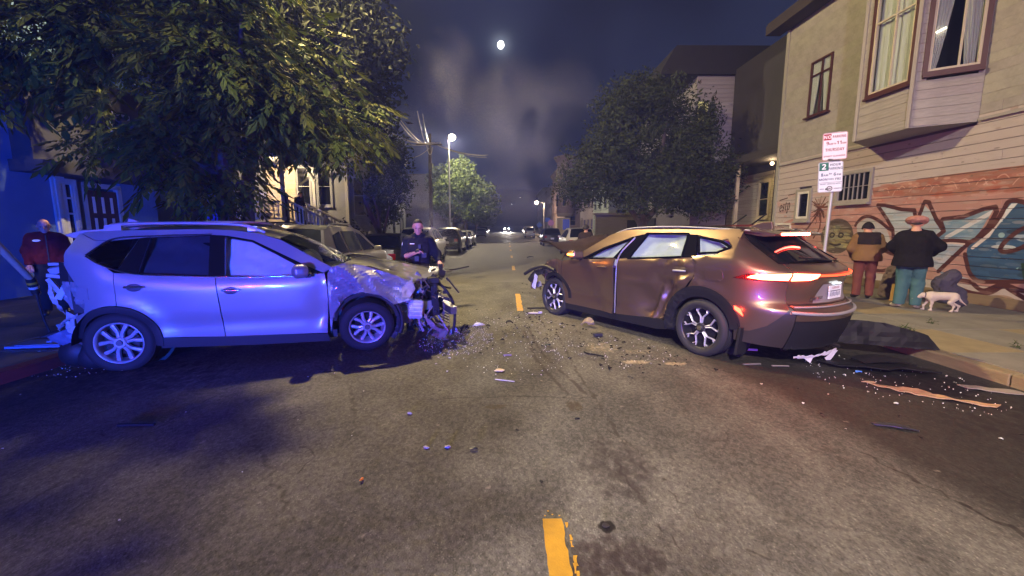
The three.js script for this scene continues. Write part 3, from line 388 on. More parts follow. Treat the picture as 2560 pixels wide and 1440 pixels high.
// --- house with its side wall to the camera, behind the round tree
{
  const H = thing('gabled_house', 'tall dark roofed house whose pale side wall rises behind the round tree', 'house', [0, 0, 0]);
  const t = woodTones([0.36, 0.34, 0.38], 4), dk = worn(lin(0.018, 0.016, 0.018), 0.85, 0.7);
  mesh('wall', [box(6, 9.2, 9, 12.45, 4.6, -26.6)], t[0], H);
  for (let y = 0.2, k = 0; y < 9.1; y += 0.2, k++) { let sp = [[9.4, 15.4]]; if (y > 6.6 && y < 8.0) sp = [[9.4, 9.42], [10.0, 15.4]]; for (const [a, b] of sp) { const m = mesh('siding_board', rbox(b - a, 0.192, 0.03, 0.004, 0, 0, 0), t[Math.floor(R() * 4)], H); m.position.set((a + b) / 2, y, -22.09); m.rotation.x = 0.03; } }
  const rf = mesh('roof', [extr([[7.5, 9.1], [7.5, 9.25], [8.2, 10.4], [16.3, 10.4], [16.3, 9.1]], 9.6).translate(0, 0, -31.4)], dk, H);
  const w = makeWindow(H, 0.62, 1.35, { frame: t[1], trim: t[2], back: glow(lin(1, 0.78, 0.32), 0.9) }); w.position.set(9.72, 7.25, -22.02);
  const w2 = makeWindow(H, 0.8, 1.4, { frame: t[1], trim: t[2], pane: M.darkglass }); w2.position.set(9.38, 3.2, -25); w2.rotation.y = -Math.PI / 2;
  mesh('garage_door', [box(0.06, 2.2, 2.6, 9.4, 1.2, -28.5)], dk, H);
}
// --- low grey shed front and dark gate right of the round tree trunk
{
  const H = thing('garden_wall_house', 'low pale building with flat roof and dark gate, right of the round tree trunk', 'house', [0, 0, 0]);
  const t = woodTones([0.2, 0.19, 0.17], 3);
  mesh('wall', [box(3.4, 2.6, 0.2, 8.1, 1.3, -31.2)], t[0], H); mesh('roof', [box(3.7, 0.16, 0.6, 8.1, 2.68, -31.15)], t[1], H); mesh('gate', [box(1.0, 2.2, 0.08, 9.2, 1.15, -31.05)], dark, H);
  for (let i = 0; i < 9; i++) mesh('siding_board', [box(2.2, 0.24, 0.03, 7.5, 0.35 + i * 0.25, -31.08)], t[i % 3], H);
}
// --- a row house: facade towards the street (dir = -1 faces +x side street from the right)
function rowHouse(label, side, x, z0, z1, h, col, { floors = 2, bays = 3, lit = [], bayWin = false, cornice = true, front = null } = {}) {
  const H = thing('row_house', label, 'house', [0, 0, 0]);
  const gy = GY((z0 + z1) / 2), t = woodTones(col, 3), L = Math.abs(z1 - z0), zc = (z0 + z1) / 2, s = side, off = s * 0.02, dkk = woodTones(col.map((c) => c * 0.5), 1)[0];
  mesh('wall', [box(7, h, L, x + s * 3.5, gy + h / 2, zc)], t[0], H);
  if (cornice) { const r = mesh('cornice', [box(0.7, 0.3, L + 0.2, x - s * 0.12, gy + h - 0.15, zc), box(0.45, 0.22, L + 0.1, x - s * 0.06, gy + h - 0.45, zc)], t[1], H); }
  mesh('roof', [box(7.1, 0.15, L + 0.05, x + s * 3.5, gy + h + 0.06, zc)], dkk, H);
  for (let f = 0; f < floors; f++) for (let b = 0; b < bays; b++) {
    const yy = gy + 1.9 + f * (h - 1.5) / floors, zz = lerp(z0, z1, (b + 0.5) / bays), k = f * bays + b, isLit = lit.includes(k);
    const w = makeWindow(H, 0.95, Math.min(1.7, (h - 1.5) / floors - 1), { frame: t[2], trim: t[1], pane: isLit ? M.glass : M.darkglass, hbars: [0], back: isLit ? glowWarm : null });
    w.position.set(x - s * 0.03, yy, zz); w.rotation.y = -s * Math.PI / 2;
  }
  if (front) { const w = makeWindow(H, 1, 1.6, { frame: t[2], trim: t[1], pane: M.darkglass, hbars: [0] }); w.position.set(x + s * 1.2, gy + 2.6, Math.max(z0, z1) + 0.04); const w3 = makeWindow(H, 1, 1.6, { frame: t[2], trim: t[1], pane: M.darkglass, hbars: [0] }); w3.position.set(x + s * 1.2, gy + 5.4, Math.max(z0, z1) + 0.04); }
  const st = mesh('stairs', [0, 1, 2, 3].map((i) => box(0.35, 0.8 - i * 0.2, 1.2, x - s * (0.2 + i * 0.35), gy + 0.1 + (0.8 - i * 0.2) / 2, lerp(z0, z1, 0.85))), dkk, H);
  const dr = mesh('door', [box(0.08, 2.1, 1, x - s * 0.02, gy + 1.95, lerp(z0, z1, 0.85))], dkk, H);
  return H;
}
rowHouse('small green trimmed house beside the white van, half behind the round tree', 1, 9.4, -40, -47, 6.2, [0.34, 0.4, 0.36], { bays: 3, front: true });
rowHouse('plain purplish three storey house between green house and corner turret', 1, 9.6, -47.3, -56.5, 10.5, [0.3, 0.25, 0.26], { floors: 3, bays: 4, front: true });
// corner building beyond the crossroad with a round turret
{
  const H = rowHouse('brown corner building with round turret and bracketed cornice beyond the crossroad', 1, 9.6, -71, -92, 12.2, [0.26, 0.19, 0.17], { floors: 3, bays: 6, lit: [12], front: true });
  const gy = GY(-71), t = woodTones([0.26, 0.18, 0.17], 3), P = woodTones([0.46, 0.38, 0.26], 2);
  const tu = mesh('turret', [cyl(1.5, 1.5, 8.4, 20, 9.6, gy + 8, -71)], t[0], H); mesh('turret_cornice', [cyl(1.95, 1.65, 0.5, 20, 9.6, gy + 12.4, -71), cyl(2.05, 2.05, 0.25, 20, 9.6, gy + 12.8, -71), cyl(0.25, 2.0, 0.5, 20, 9.6, gy + 13.15, -71)], t[1], tu); mesh('turret_band', [cyl(1.62, 1.62, 0.3, 20, 9.6, gy + 8.1, -71), cyl(1.62, 1.2, 0.5, 20, 9.6, gy + 3.7, -71)], P[0], tu);
  for (const f of [0, 1]) for (const a of [-2.5, -1.6, -0.7, 0.2]) { const w = makeWindow(H, 0.62, 1.9, { frame: P[0], pane: f === 1 && a === -0.7 ? M.glass : M.darkglass, back: f === 1 && a === -0.7 ? glowWarm : null, hbars: [0] }); w.position.set(9.6 + Math.cos(a + 1.1) * -1.52, gy + 6 + f * 3.9, -71 + Math.cos(a + 1.1 - Math.PI / 2) * 1.52); w.rotation.y = -Math.PI / 2 + 0 + (Math.PI / 2 - 0) * Math.sin(a + 1.1) * 0.9; }
  mesh('shopfront', [box(2.2, 3.2, 0.2, 9.3, gy + 1.6, -70.9), box(0.2, 3.2, 3, 8.4, gy + 1.6, -72)], P[1], H); mesh('ground_floor_band', [box(0.15, 3.3, 14, 9.52, gy + 1.7, -82)], t[2], H);
}
rowHouse('dim far house on the right, beyond the turreted corner building', 1, 9.8, -93, -112, 10, [0.2, 0.19, 0.2], { floors: 3, bays: 5 });
rowHouse('farthest dim house on the right side of the street', 1, 9.8, -113, -140, 11, [0.2, 0.19, 0.2], { floors: 3, bays: 5, lit: [4] });
rowHouse('dim far house on the left, beyond the crossroad trees', -1, -10, -72, -100, 10, [0.2, 0.2, 0.22], { floors: 3, bays: 6 });
rowHouse('dark house on the left behind the utility pole and trees', -1, -10.6, -32, -45, 8.5, [0.12, 0.13, 0.14], { floors: 2, bays: 4 });
// --- Victorian house with arched porch and long stair, left
{
  const H = thing('victorian_house', 'old wooden house with lamplit arched porch and long white stair behind the silver car', 'house', [0, 0, 0]);
  const t = woodTones([0.38, 0.4, 0.44], 4), cr = woodTones([0.6, 0.5, 0.34], 3), wt = worn(lin(0.6, 0.6, 0.58), 0.55, 1), dk = worn(lin(0.05, 0.05, 0.055), 0.8, 0.8);
  mesh('wall', [box(7, 9, 9, -12.2, 4.5, -28.2)], t[0], H); mesh('roof', [extr([[-16, 9], [-8.4, 9], [-12.2, 11.6]], 9.5).translate(0, 0, -33)], dk, H);
  // recessed porch block facing the camera side
  mesh('porch_base', [box(3.6, 1.95, 3.6, -12.1, 0.97, -21.8)], dk, H); mesh('porch_roof', [box(4, 0.35, 4, -12, 5.2, -21.8)], dk, H);
  for (let y = 2.0, i = 0; y < 4.95; y += 0.22, i++) { const m = mesh('siding_board', rbox(1.6, 0.21, 0.04, 0.005, 0, 0, 0), cr[i % 3], H); m.position.set(-12.2, y + 0.11, -23.6); m.rotation.x = 0.05; }
  const px = (x, z) => mesh('porch_post', [box(0.14, 3, 0.14, x, 3.5, z), box(0.2, 0.12, 0.2, x, 4.2, z), box(0.2, 0.16, 0.2, x, 2.1, z)], wt, H);
  px(-10.3, -20.05); px(-13.0, -20.05); px(-10.3, -23.3);
  for (const [x0, x1, z0, z1] of [[-13.0, -10.3, -20.05, -20.05], [-10.3, -10.3, -20.05, -23.3]]) mesh('porch_arch', [tube(Array.from({ length: 13 }, (_, i) => { const a = Math.PI * i / 12, m = (1 - Math.cos(a)) / 2; return [lerp(x0, x1, m), 4.0 + 0.85 * Math.sin(a), lerp(z0, z1, m)]; }), 0.07, 30, 8), box(Math.abs(x1 - x0) + 0.1, 0.2, Math.abs(z1 - z0) + 0.1, (x0 + x1) / 2, 4.96, (z0 + z1) / 2)], wt, H);
  // lattice balustrade of the porch
  const lat = mesh('porch_rail', [box(2.5, 0.08, 0.08, -11.7, 2.86, -20.0), box(2.5, 0.08, 0.08, -11.7, 2.1, -20.0)], wt, H);
  for (let i = 0; i < 12; i++) mesh('lattice_bar', [box(0.045, 0.7, 0.03, -12.85 + i * 0.21, 2.48, -20.0)], wt, lat); for (let i = 0; i < 3; i++) mesh('lattice_bar', [box(2.5, 0.045, 0.02, -11.7, 2.28 + i * 0.19, -19.98)], wt, lat);
  // stair towards the pavement with balusters
  const st = mesh('stairs', Array.from({ length: 9 }, (_, i) => box(0.36, 1.95 - i * 0.21, 1.5, -10.0 + i * 0.36, (1.95 - i * 0.21) / 2, -20.9)), dk, H);
  for (const z of [-20.1, -21.7]) {
    mesh('handrail', [tube([[-10.2, 2.95, z], [-6.95, 1.28, z]], 0.06, 4, 6), tube([[-10.2, 2.15, z], [-6.95, 0.48, z]], 0.045, 4, 6)], wt, st);
    for (let i = 0; i < 20; i++) { const f = (i + 0.5) / 20; mesh('baluster', [box(0.055, 0.78, 0.055, lerp(-10.2, -6.95, f), lerp(2.55, 0.88, f), z)], wt, st); }
    mesh('newel_post', [box(0.17, 1.2, 0.17, -6.9, 0.75, z), ball(0.1, -6.9, 1.42, z)], wt, st); mesh('newel_post', [box(0.17, 1.2, 0.17, -10.22, 2.5, z), ball(0.1, -10.22, 3.18, z)], dk, st);
  }
  // street-side bay lit by the lamps, with windows
  const bay = mesh('bay_window', [extr([[0, 0], [0.9, 0.7], [0.9, 2.1], [0, 2.8]].map(([a, b]) => [-8.7 + a, -(-26.6 + b)]), 6.2).rotateX(-Math.PI / 2).translate(0, 0.3, 0)], t[1], H);
  for (const [x, z, r] of [[-8.22, -24.1, 0.65], [-7.77, -25.2, Math.PI / 2]]) { const w = makeWindow(H, 0.6, 2.1, { frame: wt, trim: t[2], pane: M.darkglass, hbars: [0.02] }); w.position.set(x, 3.4, z); w.rotation.y = r; }
  for (const x of [-11.0, -9.9]) { const w = makeWindow(H, 0.7, 2, { frame: t[2], trim: t[3], pane: M.darkglass, hbars: [0] }); w.position.set(x, 3.9, -23.66); }
  mesh('corner_board', [box(0.16, 9, 0.16, -8.72, 4.5, -23.72)], wt, H);
  mesh('porch_lamp', [ball(0.09, -11.7, 4.75, -21.6)], glow(lin(1, 0.72, 0.4), 12), H); const pl = new THREE.PointLight(lin(1, 0.72, 0.4), 9); pl.position.set(-11.7, 4.75, -21.6); pl.intensity = 60; pl.castShadow = true; pl.shadow.radius = 4; scene.add(pl);
  const wl = makeWindow(H, 0.9, 0.7, { frame: cr[0], back: glow(lin(1, 0.62, 0.35), 0.7) }); wl.position.set(-13.25, 2.9, -23.5);
}
// --- dark house at the left edge with panelled door
{
  const H = thing('dark_house', 'dark stucco house at the left edge with small-paned brown door, washed in blue light', 'house', [0, 0, 0]);
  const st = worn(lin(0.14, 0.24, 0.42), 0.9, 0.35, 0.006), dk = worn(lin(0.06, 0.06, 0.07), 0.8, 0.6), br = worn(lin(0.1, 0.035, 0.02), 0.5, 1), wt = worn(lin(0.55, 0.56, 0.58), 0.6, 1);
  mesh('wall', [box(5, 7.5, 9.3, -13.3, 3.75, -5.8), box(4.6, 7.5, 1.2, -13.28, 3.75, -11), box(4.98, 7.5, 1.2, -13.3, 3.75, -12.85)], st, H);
  mesh('overhang', [box(1.3, 0.25, 6, -10.7, 3.0, -12.6), box(1.0, 2.2, 6, -10.85, 4.2, -12.7)], dk, H); mesh('roof', [box(6.5, 0.3, 11, -13.2, 7.65, -7.2)], dk, H); mesh('alcove_wall', [box(0.2, 3, 0.3, -10.85, 1.5, -10.55)], wt, H);
  const door = mesh('door', [box(0.07, 2.15, 0.86, -10.86, 1.55, -11.7)], br, H); for (const i of [-1, 0, 1]) for (const j of [0, 1]) mesh('door_pane', [box(0.012, 0.42, 0.07, -10.818, 1.55 + 0.15 + j * 0.55, -11.7 + i * 0.25)], M.curtain, door);
  mesh('frame', [box(0.12, 2.3, 0.12, -10.85, 1.6, -11.2), box(0.12, 2.3, 0.12, -10.85, 1.6, -12.2), box(0.12, 0.12, 1.1, -10.85, 2.75, -11.7)], wt, door); mesh('step', [box(1.0, 0.35, 1.3, -10.3, 0.3, -11.7)], dk, door); mesh('knob', [ball(0.03, -10.8, 1.45, -11.38)], M.chrome, door);
  const w = makeWindow(H, 0.34, 1.5, { frame: wt, pane: M.darkglass, hbars: [0, 0.25], trim: wt }); w.position.set(-10.76, 2.0, -10.7); w.rotation.y = Math.PI / 2;
  const w2 = makeWindow(H, 0.6, 0.9, { frame: wt, back: M.curtain }); w2.position.set(-10.3, 4.2, -11.9); w2.rotation.y = Math.PI / 2;
}
// ---------------------------------------------------------------- trees
const bark = worn(lin(0.12, 0.095, 0.08), 0.9, 2, 0.012), barkPale = worn(lin(0.11, 0.095, 0.09), 0.9, 2, 0.01);
const leafMat = (c, tr = 0.3) => MT(c, 0.62, { transmission: tr, thickness: 0, side: THREE.DoubleSide, specularIntensity: 0.2 });
// a drooping compound frond: arched stalk with pairs of folded leaflets
function frondGeo(L, pairs, seed, wide = 1) {
  const r = rnd(seed), pos = [], idx = [], P = (t) => [L * t * (1 - 0.12 * t), -0.5 * L * t * t, 0.04 * L * Math.sin(t * 3 + seed)];
  const quad = (a, b, c, d) => { const q = pos.length / 3; pos.push(...a, ...b, ...c, ...d); idx.push(q, q + 1, q + 2, q, q + 2, q + 3); };
  for (let i = 0; i < pairs; i++) {
    const t = 0.12 + 0.88 * i / (pairs - 1), p = P(t), len = L * 0.42 * wide * Math.sin(0.5 + 2.3 * (1 - Math.abs(t - 0.45))) * (0.85 + 0.3 * r()), w = len * 0.46;
    for (const s of i === pairs - 1 ? [0] : [-1, 1]) {
      const a = s === 0 ? 0 : s * (1.05 - 0.45 * t), dx = Math.cos(a), dz = Math.sin(a), dy = -0.38 - 0.3 * t - 0.15 * r(), nx = -dz, nz = dx;
      const m = [p[0] + dx * len * 0.5, p[1] + dy * len * 0.42, p[2] + dz * len * 0.5], e = [p[0] + dx * len, p[1] + dy * len * 1.15, p[2] + dz * len], f = 0.3 * w;
      quad(p, [m[0] + nx * w * 0.55, m[1] - f, m[2] + nz * w * 0.55], e, m); quad(p, m, e, [m[0] - nx * w * 0.55, m[1] - f, m[2] - nz * w * 0.55]);
    }
  }
  return flat(geom(pos, idx));
}
function sprayGeo(n, size, spread, seed, ratio = 0.42) { // a twig end of small pointed leaves
  const r = rnd(seed), pos = [], idx = [];
  for (let i = 0; i < n; i++) {
    const o = [(r() - 0.5) * spread, (r() - 0.5) * spread * 0.7, (r() - 0.5) * spread], q = new THREE.Quaternion().setFromEuler(new THREE.Euler(r() * 6, r() * 6, r() * 6)), l = size * (0.7 + 0.6 * r()), k = pos.length / 3;
    for (const p of [[0, 0, 0], [l * 0.45, 0.04 * l, l * ratio / 2], [l, -0.1 * l, 0], [l * 0.45, 0.04 * l, -l * ratio / 2]]) { const v = V(...p).applyQuaternion(q); pos.push(v.x + o[0], v.y + o[1], v.z + o[2]); } idx.push(k, k + 1, k + 2, k, k + 2, k + 3);
  }
  return flat(geom(pos, idx));
}
// leaf clusters through the volume of several lobes, denser near the skin
function scatter(lobes, n, seed, keep = 0.55) {
  const r = rnd(seed), out = [], vol = lobes.map(([, , , a, b, c]) => Math.pow(a * b * c, 0.72)), tot = vol.reduce((a, b) => a + b, 0);
  lobes.forEach((L, k) => { const m = Math.round(n * vol[k] / tot); for (let i = 0; i < m; i++) { const th = r() * 6.2832, cp = r() * 2 - 1, sp = Math.sqrt(1 - cp * cp), q = lerp(keep, 1.04, Math.pow(r(), 0.6)); const d = [sp * Math.cos(th), cp, sp * Math.sin(th)]; const p = [L[0] + d[0] * L[3] * q, L[1] + d[1] * L[4] * q, L[2] + d[2] * L[5] * q]; if (noise3(p[0] * 1.1 + seed, p[1] * 1.1, p[2] * 1.1) < 0.36) continue; out.push({ p, d, q }); } });
  return out;
}
function instances(name, geo, mat, mats, parent, tint) {
  const m = new THREE.InstancedMesh(geo, mat, mats.length); m.name = name; m.castShadow = m.receiveShadow = true; const r = rnd(5), c = new THREE.Color();
  mats.forEach((x, i) => { m.setMatrixAt(i, x); if (tint) m.setColorAt(i, c.setScalar(1 - tint + 2 * tint * r())); }); m.userData.kind = 'stuff'; parent.add(m); return m;
}
const leafMatrix = (p, yaw, pitch, roll, s) => new THREE.Matrix4().compose(V(...p), new THREE.Quaternion().setFromEuler(new THREE.Euler(roll, yaw, pitch, 'YZX')), V(s, s, s));
// --- big feathery tree over the silver car
{
  const T = thing('street_tree', 'large spreading tree with feathery drooping leaves over the silver car', 'tree', [-6.15, 0, -9.6]);
  const O = [-6.15, 0, -9.6], L = (x, y, z) => [x - O[0], y - O[1], z - O[2]];
  mesh('trunk', [limb([[0, 0, 0], [0.03, 1.2, 0.02], [-0.05, 2.3, 0], [0.05, 3.2, 0.05], [0.3, 4.3, 0.1], [0.35, 5.6, 0]], [0.24, 0.19, 0.17, 0.16, 0.13, 0.08], 12, 0.3)], bark, T);
  const brs = [[[0, 2.7, 0], [-0.8, 3.4, 0.4], [-1.8, 3.9, 0.9], [-2.6, 4.6, 1.0]], [[0.05, 3.0, 0], [0.9, 3.7, 0.3], [1.7, 4.3, 0.2], [2.5, 4.6, 0]], [[0.2, 3.9, 0.1], [0.9, 4.8, 0.7], [1.2, 5.6, 1.0]], [[0.1, 3.4, 0], [-0.9, 4.4, -0.4], [-1.9, 5.2, -0.6]], [[0.0, 2.4, 0.05], [0.5, 2.6, 0.4], [1.1, 2.4, 0.7]]];
  for (const b of brs) mesh('branch', [limb(b, [0.1, 0.07, 0.045, 0.02], 8, 0.2)], bark, T);
  const lobes = [ // x, y, z, radii in world metres
    [-9.6, 5.3, -8.6, 1.6, 1.0, 1.3], [-8.2, 5.2, -8.6, 1.5, 1.05, 1.4], [-6.6, 5.6, -8.8, 1.6, 1.3, 1.6], [-5.2, 5.3, -9.0, 1.5, 1.4, 1.6], [-4.5, 4.8, -9.6, 1.2, 1.2, 1.4], [-3.75, 3.9, -10.1, 0.8, 0.8, 1.0],
    [-6.2, 3.0, -8.7, 1.15, 0.75, 0.9], [-5.2, 3.95, -9.1, 1.0, 0.7, 1.0], [-7.4, 3.1, -8.9, 0.9, 0.6, 0.8], [-4.35, 4.1, -9.9, 0.8, 0.6, 0.9], [-8.6, 3.45, -9.6, 0.75, 0.5, 0.6], [-6.9, 4.2, -8.6, 1.0, 0.5, 0.9], [-10.5, 4.5, -8.8, 0.8, 0.6, 0.8], [-6.8, 6.6, -9.4, 2.6, 1.1, 1.8], [-5.8, 2.35, -8.9, 0.8, 0.42, 0.6], [-7.6, 5.0, -7.6, 1.2, 0.55, 0.7], [-5.3, 4.6, -8.0, 0.9, 0.6, 0.6], [-5.6, 7.0, -8.0, 1.6, 0.9, 1.3], [-7.4, 7.1, -7.8, 1.7, 0.8, 1.2]];  // last two lobes, above view, added to keep lamp light off the left road
  const pts = scatter(lobes, 5000, 21, 0.5), r = rnd(31), frond = [frondGeo(0.5, 6, 3, 0.9), frondGeo(0.44, 5, 8, 1.1), frondGeo(0.54, 7, 14, 0.85)];
  const all = pts.map(({ p, d }) => { const out = Math.atan2(-d[2], d[0]); return { p, g: Math.floor(r() * 3), m: leafMatrix(L(...p), out + (r() - 0.5) * 1.6, 0.12 - 0.6 * Math.max(0, -d[1]) + (r() - 0.5) * 0.7, (r() - 0.5) * 0.8, 0.55 + 0.95 * r() * r() + 0.2 * r()), dist: Math.hypot(p[0], p[1] - 1.63, p[2]) - (d[2] > 0 ? 0.8 * d[2] : 0) }; });
  all.sort((a, b) => a.dist - b.dist);
  const mats = [leafMat(lin(0.1, 0.13, 0.014), 0.22), leafMat(lin(0.06, 0.09, 0.014), 0.22), leafMat(lin(0.13, 0.14, 0.014), 0.22)];
  all.slice(0, 300).forEach((o, i) => { const m = mesh('frond', frond[o.g], mats[i % 3], T); o.m.decompose(m.position, m.quaternion, m.scale); });
  const crown = new THREE.Group(); crown.name = 'crown'; T.add(crown);
  for (const k of [0, 1, 2]) instances('foliage', frond[k], mats[k], all.slice(300).filter((o) => o.g === k).map((o) => o.m), crown, 0.28);
}
// generic leafy tree
function leafyTree(label, pos, trunkPts, trunkR, branches, lobes, n, leafSize, col, { tr = 0.22, spread = 0.5, per = 9, seed = 1, barkM = bark, keep = 0.35, name = 'street_tree' } = {}) {
  const T = thing(name, label, 'tree', pos);
  mesh('trunk', [limb(trunkPts, trunkR, 10, 0.25, seed)], barkM, T); for (const b of branches) mesh('branch', [limb(b, [trunkR[0] * 0.55, trunkR[0] * 0.35, trunkR[0] * 0.15], 7, 0.2, seed)], barkM, T);
  const crown = new THREE.Group(); crown.name = 'crown'; T.add(crown); const r = rnd(seed * 77 + 5), pts = scatter(lobes, n, seed * 13 + 2, keep);
  for (const k of [0, 1]) instances('foliage', sprayGeo(per, leafSize, spread, seed + k * 9), leafMat(lin(...col.map((c) => c * (k ? 1.15 : 0.9))), tr), pts.filter((_, i) => i % 2 === k).map(({ p }) => leafMatrix(p, r() * 6.3, r() * 6.3, r() * 6.3, 0.7 + 0.7 * r())), crown, 0.25);
  return T;
}
leafyTree('round dense dark evergreen tree on the right pavement, behind the bronze car', [6.35, 0, -20], [[0, 0, 0], [0.05, 1.2, 0], [-0.05, 2.3, 0], [0.1, 3.6, 0]], [0.3, 0.25, 0.22, 0.15], [[[0, 1.7, 0], [-0.9, 2.7, 0.3], [-2.1, 3.7, 0.5]], [[0, 1.9, 0], [0.9, 3.0, 0.2], [2.2, 4.1, 0.4]], [[0, 2.4, 0], [-0.7, 4.4, 0.6], [-1.6, 6.2, 1.0]], [[0.05, 3, 0], [0.6, 5, 0.2], [0.9, 6.8, 0]]],
  [[0, 5.6, 0, 2.9, 2.7, 2.8], [-1.9, 4.3, 0.3, 2.0, 1.7, 2.0], [1.9, 4.3, 0.3, 2.2, 1.8, 2.0], [0, 3.3, 1.2, 2.2, 1.0, 1.5], [-0.6, 6.9, 0, 1.9, 1.5, 1.9], [3.2, 3.9, 0.4, 1.2, 0.9, 1.1], [-3.0, 3.6, 0, 1.1, 1.0, 1.1], [2.6, 2.7, 0.5, 1.2, 0.6, 1.0], [1.6, 6.4, 0.2, 1.5, 1.4, 1.5]], 4600, 0.15, [0.035, 0.045, 0.022], { seed: 3, per: 12, spread: 0.6, tr: 0.1 });
leafyTree('tall black tree rising behind the feathery tree on the left', [-8.4, 0, -14], [[0, 0, 0], [0.1, 3, 0], [0.8, 5, 0], [2.2, 7, 0]], [0.26, 0.2, 0.16, 0.1], [[[0.6, 4.5, 0], [2, 5.4, 0], [3.6, 6, 0]]], [[3.5, 7.0, 0, 1.6, 2.7, 1.6], [2.5, 5.3, 0.4, 1.5, 1.3, 1.4], [3.7, 5.2, 0.3, 1.1, 1.1, 1.1], [1.2, 7.4, 0.6, 2.4, 2.2, 2]], 3800, 0.2, [0.016, 0.02, 0.012], { seed: 6, per: 11, spread: 0.75, tr: 0.1 });
leafyTree('dusky tree half veiled by smoke, between the porch house and the utility pole', [-9.1, 0, -26], [[0, 0, 0], [0.1, 2, 0], [0, 4, 0]], [0.25, 0.2, 0.12], [[[0, 2, 0], [0.8, 3.2, 0], [1.4, 4.6, 0]]], [[0.6, 5.0, 0, 2.3, 2.5, 2.0], [1.6, 3.2, 0.5, 1.6, 1.3, 1.4], [-0.4, 7.2, 0, 1.9, 1.8, 1.8], [2.0, 5.6, 0, 1.5, 1.4, 1.4]], 3000, 0.2, [0.045, 0.06, 0.03], { seed: 8, per: 10, spread: 0.7, tr: 0.12 });
leafyTree('bare pale tree trunk with forked stubs beside the officer', [-4.75, 0, -16.4], [[0.1, 0, 0], [0, 0.9, 0], [-0.12, 1.5, 0], [-0.45, 2.3, 0.1], [-0.62, 2.75, 0.1]], [0.16, 0.13, 0.11, 0.09, 0.06], [[[-0.02, 1.2, 0], [0.1, 1.7, 0], [0.3, 2.5, 0]], [[-0.1, 1.5, 0], [-0.15, 2.2, 0], [-0.35, 2.9, -0.1]]], [[0.2, 3.3, -0.3, 1.0, 0.5, 0.8]], 260, 0.12, [0.04, 0.055, 0.03], { seed: 12, per: 8, barkM: barkPale });
leafyTree('street tree with lamp-lit green crown below the near street lamp', [-4.7, 0, -49], [[0, 0, 0], [0, 2, 0], [0.1, 4, 0]], [0.22, 0.18, 0.1], [[[0, 2, 0], [-1, 3.5, 0], [-1.8, 5, 0]], [[0, 2.4, 0], [0.9, 4, 0], [1.6, 5, 0]]], [[-0.6, 6.2, 0, 2.6, 2.0, 2.2], [1.7, 5.2, 0, 2.0, 1.6, 1.8], [-1.8, 4.4, 0.6, 1.9, 1.3, 1.6], [0.8, 3.8, 0.8, 2.2, 1.1, 1.5], [-0.6, 8.2, 0, 1.4, 1.2, 1.3], [2.6, 4.2, 0, 1.2, 1.0, 1.2]], 3000, 0.28, [0.08, 0.11, 0.04], { seed: 15, per: 10, spread: 0.65, tr: 0.25 });
leafyTree('far dark tree on the left before the crossroad', [-6.4, 0, -52], [[0, 0, 0], [0, 3, 0]], [0.25, 0.15], [[[0, 2, 0], [1, 3.5, 0], [1.6, 4.6, 0]]], [[0.6, 5.2, 0, 2.8, 2.6, 2.6], [2, 3.8, 0, 1.8, 1.4, 1.8], [-1, 7, 0, 2, 2, 2]], 2200, 0.3, [0.045, 0.06, 0.03], { seed: 18, per: 9, spread: 0.9 });
leafyTree('farthest dark street trees massed on the left beyond the crossroad', [-6.2, 0, -86], [[0, 0, 0], [0, 3, 0]], [0.25, 0.15], [[[0, 2, 0], [1, 3.5, 0], [1.6, 4.6, 0]]], [[0, 5.5, 0, 2.9, 2.7, 6], [0.8, 4, -12, 2.4, 2, 6]], 1600, 0.4, [0.04, 0.05, 0.03], { seed: 19, per: 8, spread: 1.1 });
leafyTree('street tree behind the photographer on the left, shading the silver car from the lamp behind', [-5.7, 0, 6.2], [[0, 0, 0], [0, 2, 0], [0.2, 4, 0]], [0.25, 0.2, 0.12], [[[0, 2.4, 0], [-1.2, 4, 0], [-2.4, 5.4, 0]], [[0, 2.6, 0], [1, 4, 0], [2, 5.4, 0]]], [[0.4, 6.0, 0, 3.1, 2.3, 2.4], [-2.6, 6.0, 0, 3.0, 2.4, 2.4], [1.9, 5.2, 0, 1.75, 1.5, 2.2], [-4.6, 5.6, 0, 2, 2.2, 2], [4.0, 6.2, 2.9, 1.6, 0.9, 1.2], [5.4, 6.2, 3.0, 1.2, 0.75, 1.1]], 6200, 0.26, [0.04, 0.055, 0.025], { seed: 25, per: 12, spread: 0.7, tr: 0.1, keep: 0.1 });  // last two crown lobes added over the street to shade the near road
// shrubs in front gardens on the left, behind the parked cars
function shrub(label, x, z, rx, ry, rz, col, n, seed) { const T = thing('shrub', label, 'shrub', [x, 0, z]); mesh('stem', [limb([[0, 0, 0], [0.05, ry, 0]], [0.05, 0.02], 6), limb([[0, 0, 0], [-0.2, ry * 0.8, 0.1]], [0.04, 0.015], 6)], bark, T); const r = rnd(seed); instances('foliage', sprayGeo(9, 0.13, 0.32, seed), leafMat(lin(...col), 0.15), scatter([[0, ry, 0, rx, ry, rz]], n, seed, 0.2).map(({ p }) => leafMatrix(p, r() * 6, r() * 6, r() * 6, 0.7 + 0.6 * r())), T, 0.3); }
shrub('dark leafy shrub behind the officer', -3.9 - 1.5, -13.6, 0.9, 0.75, 0.9, [0.035, 0.05, 0.035], 520, 41);
shrub('dark shrub beside the foot of the long white stair', -7.1, -18.4, 0.9, 0.7, 0.8, [0.03, 0.04, 0.03], 420, 42);
shrub('low shrub between the porch house and the pale bare trunk', -6.3, -16.6, 0.8, 0.9, 0.8, [0.035, 0.045, 0.03], 460, 43);
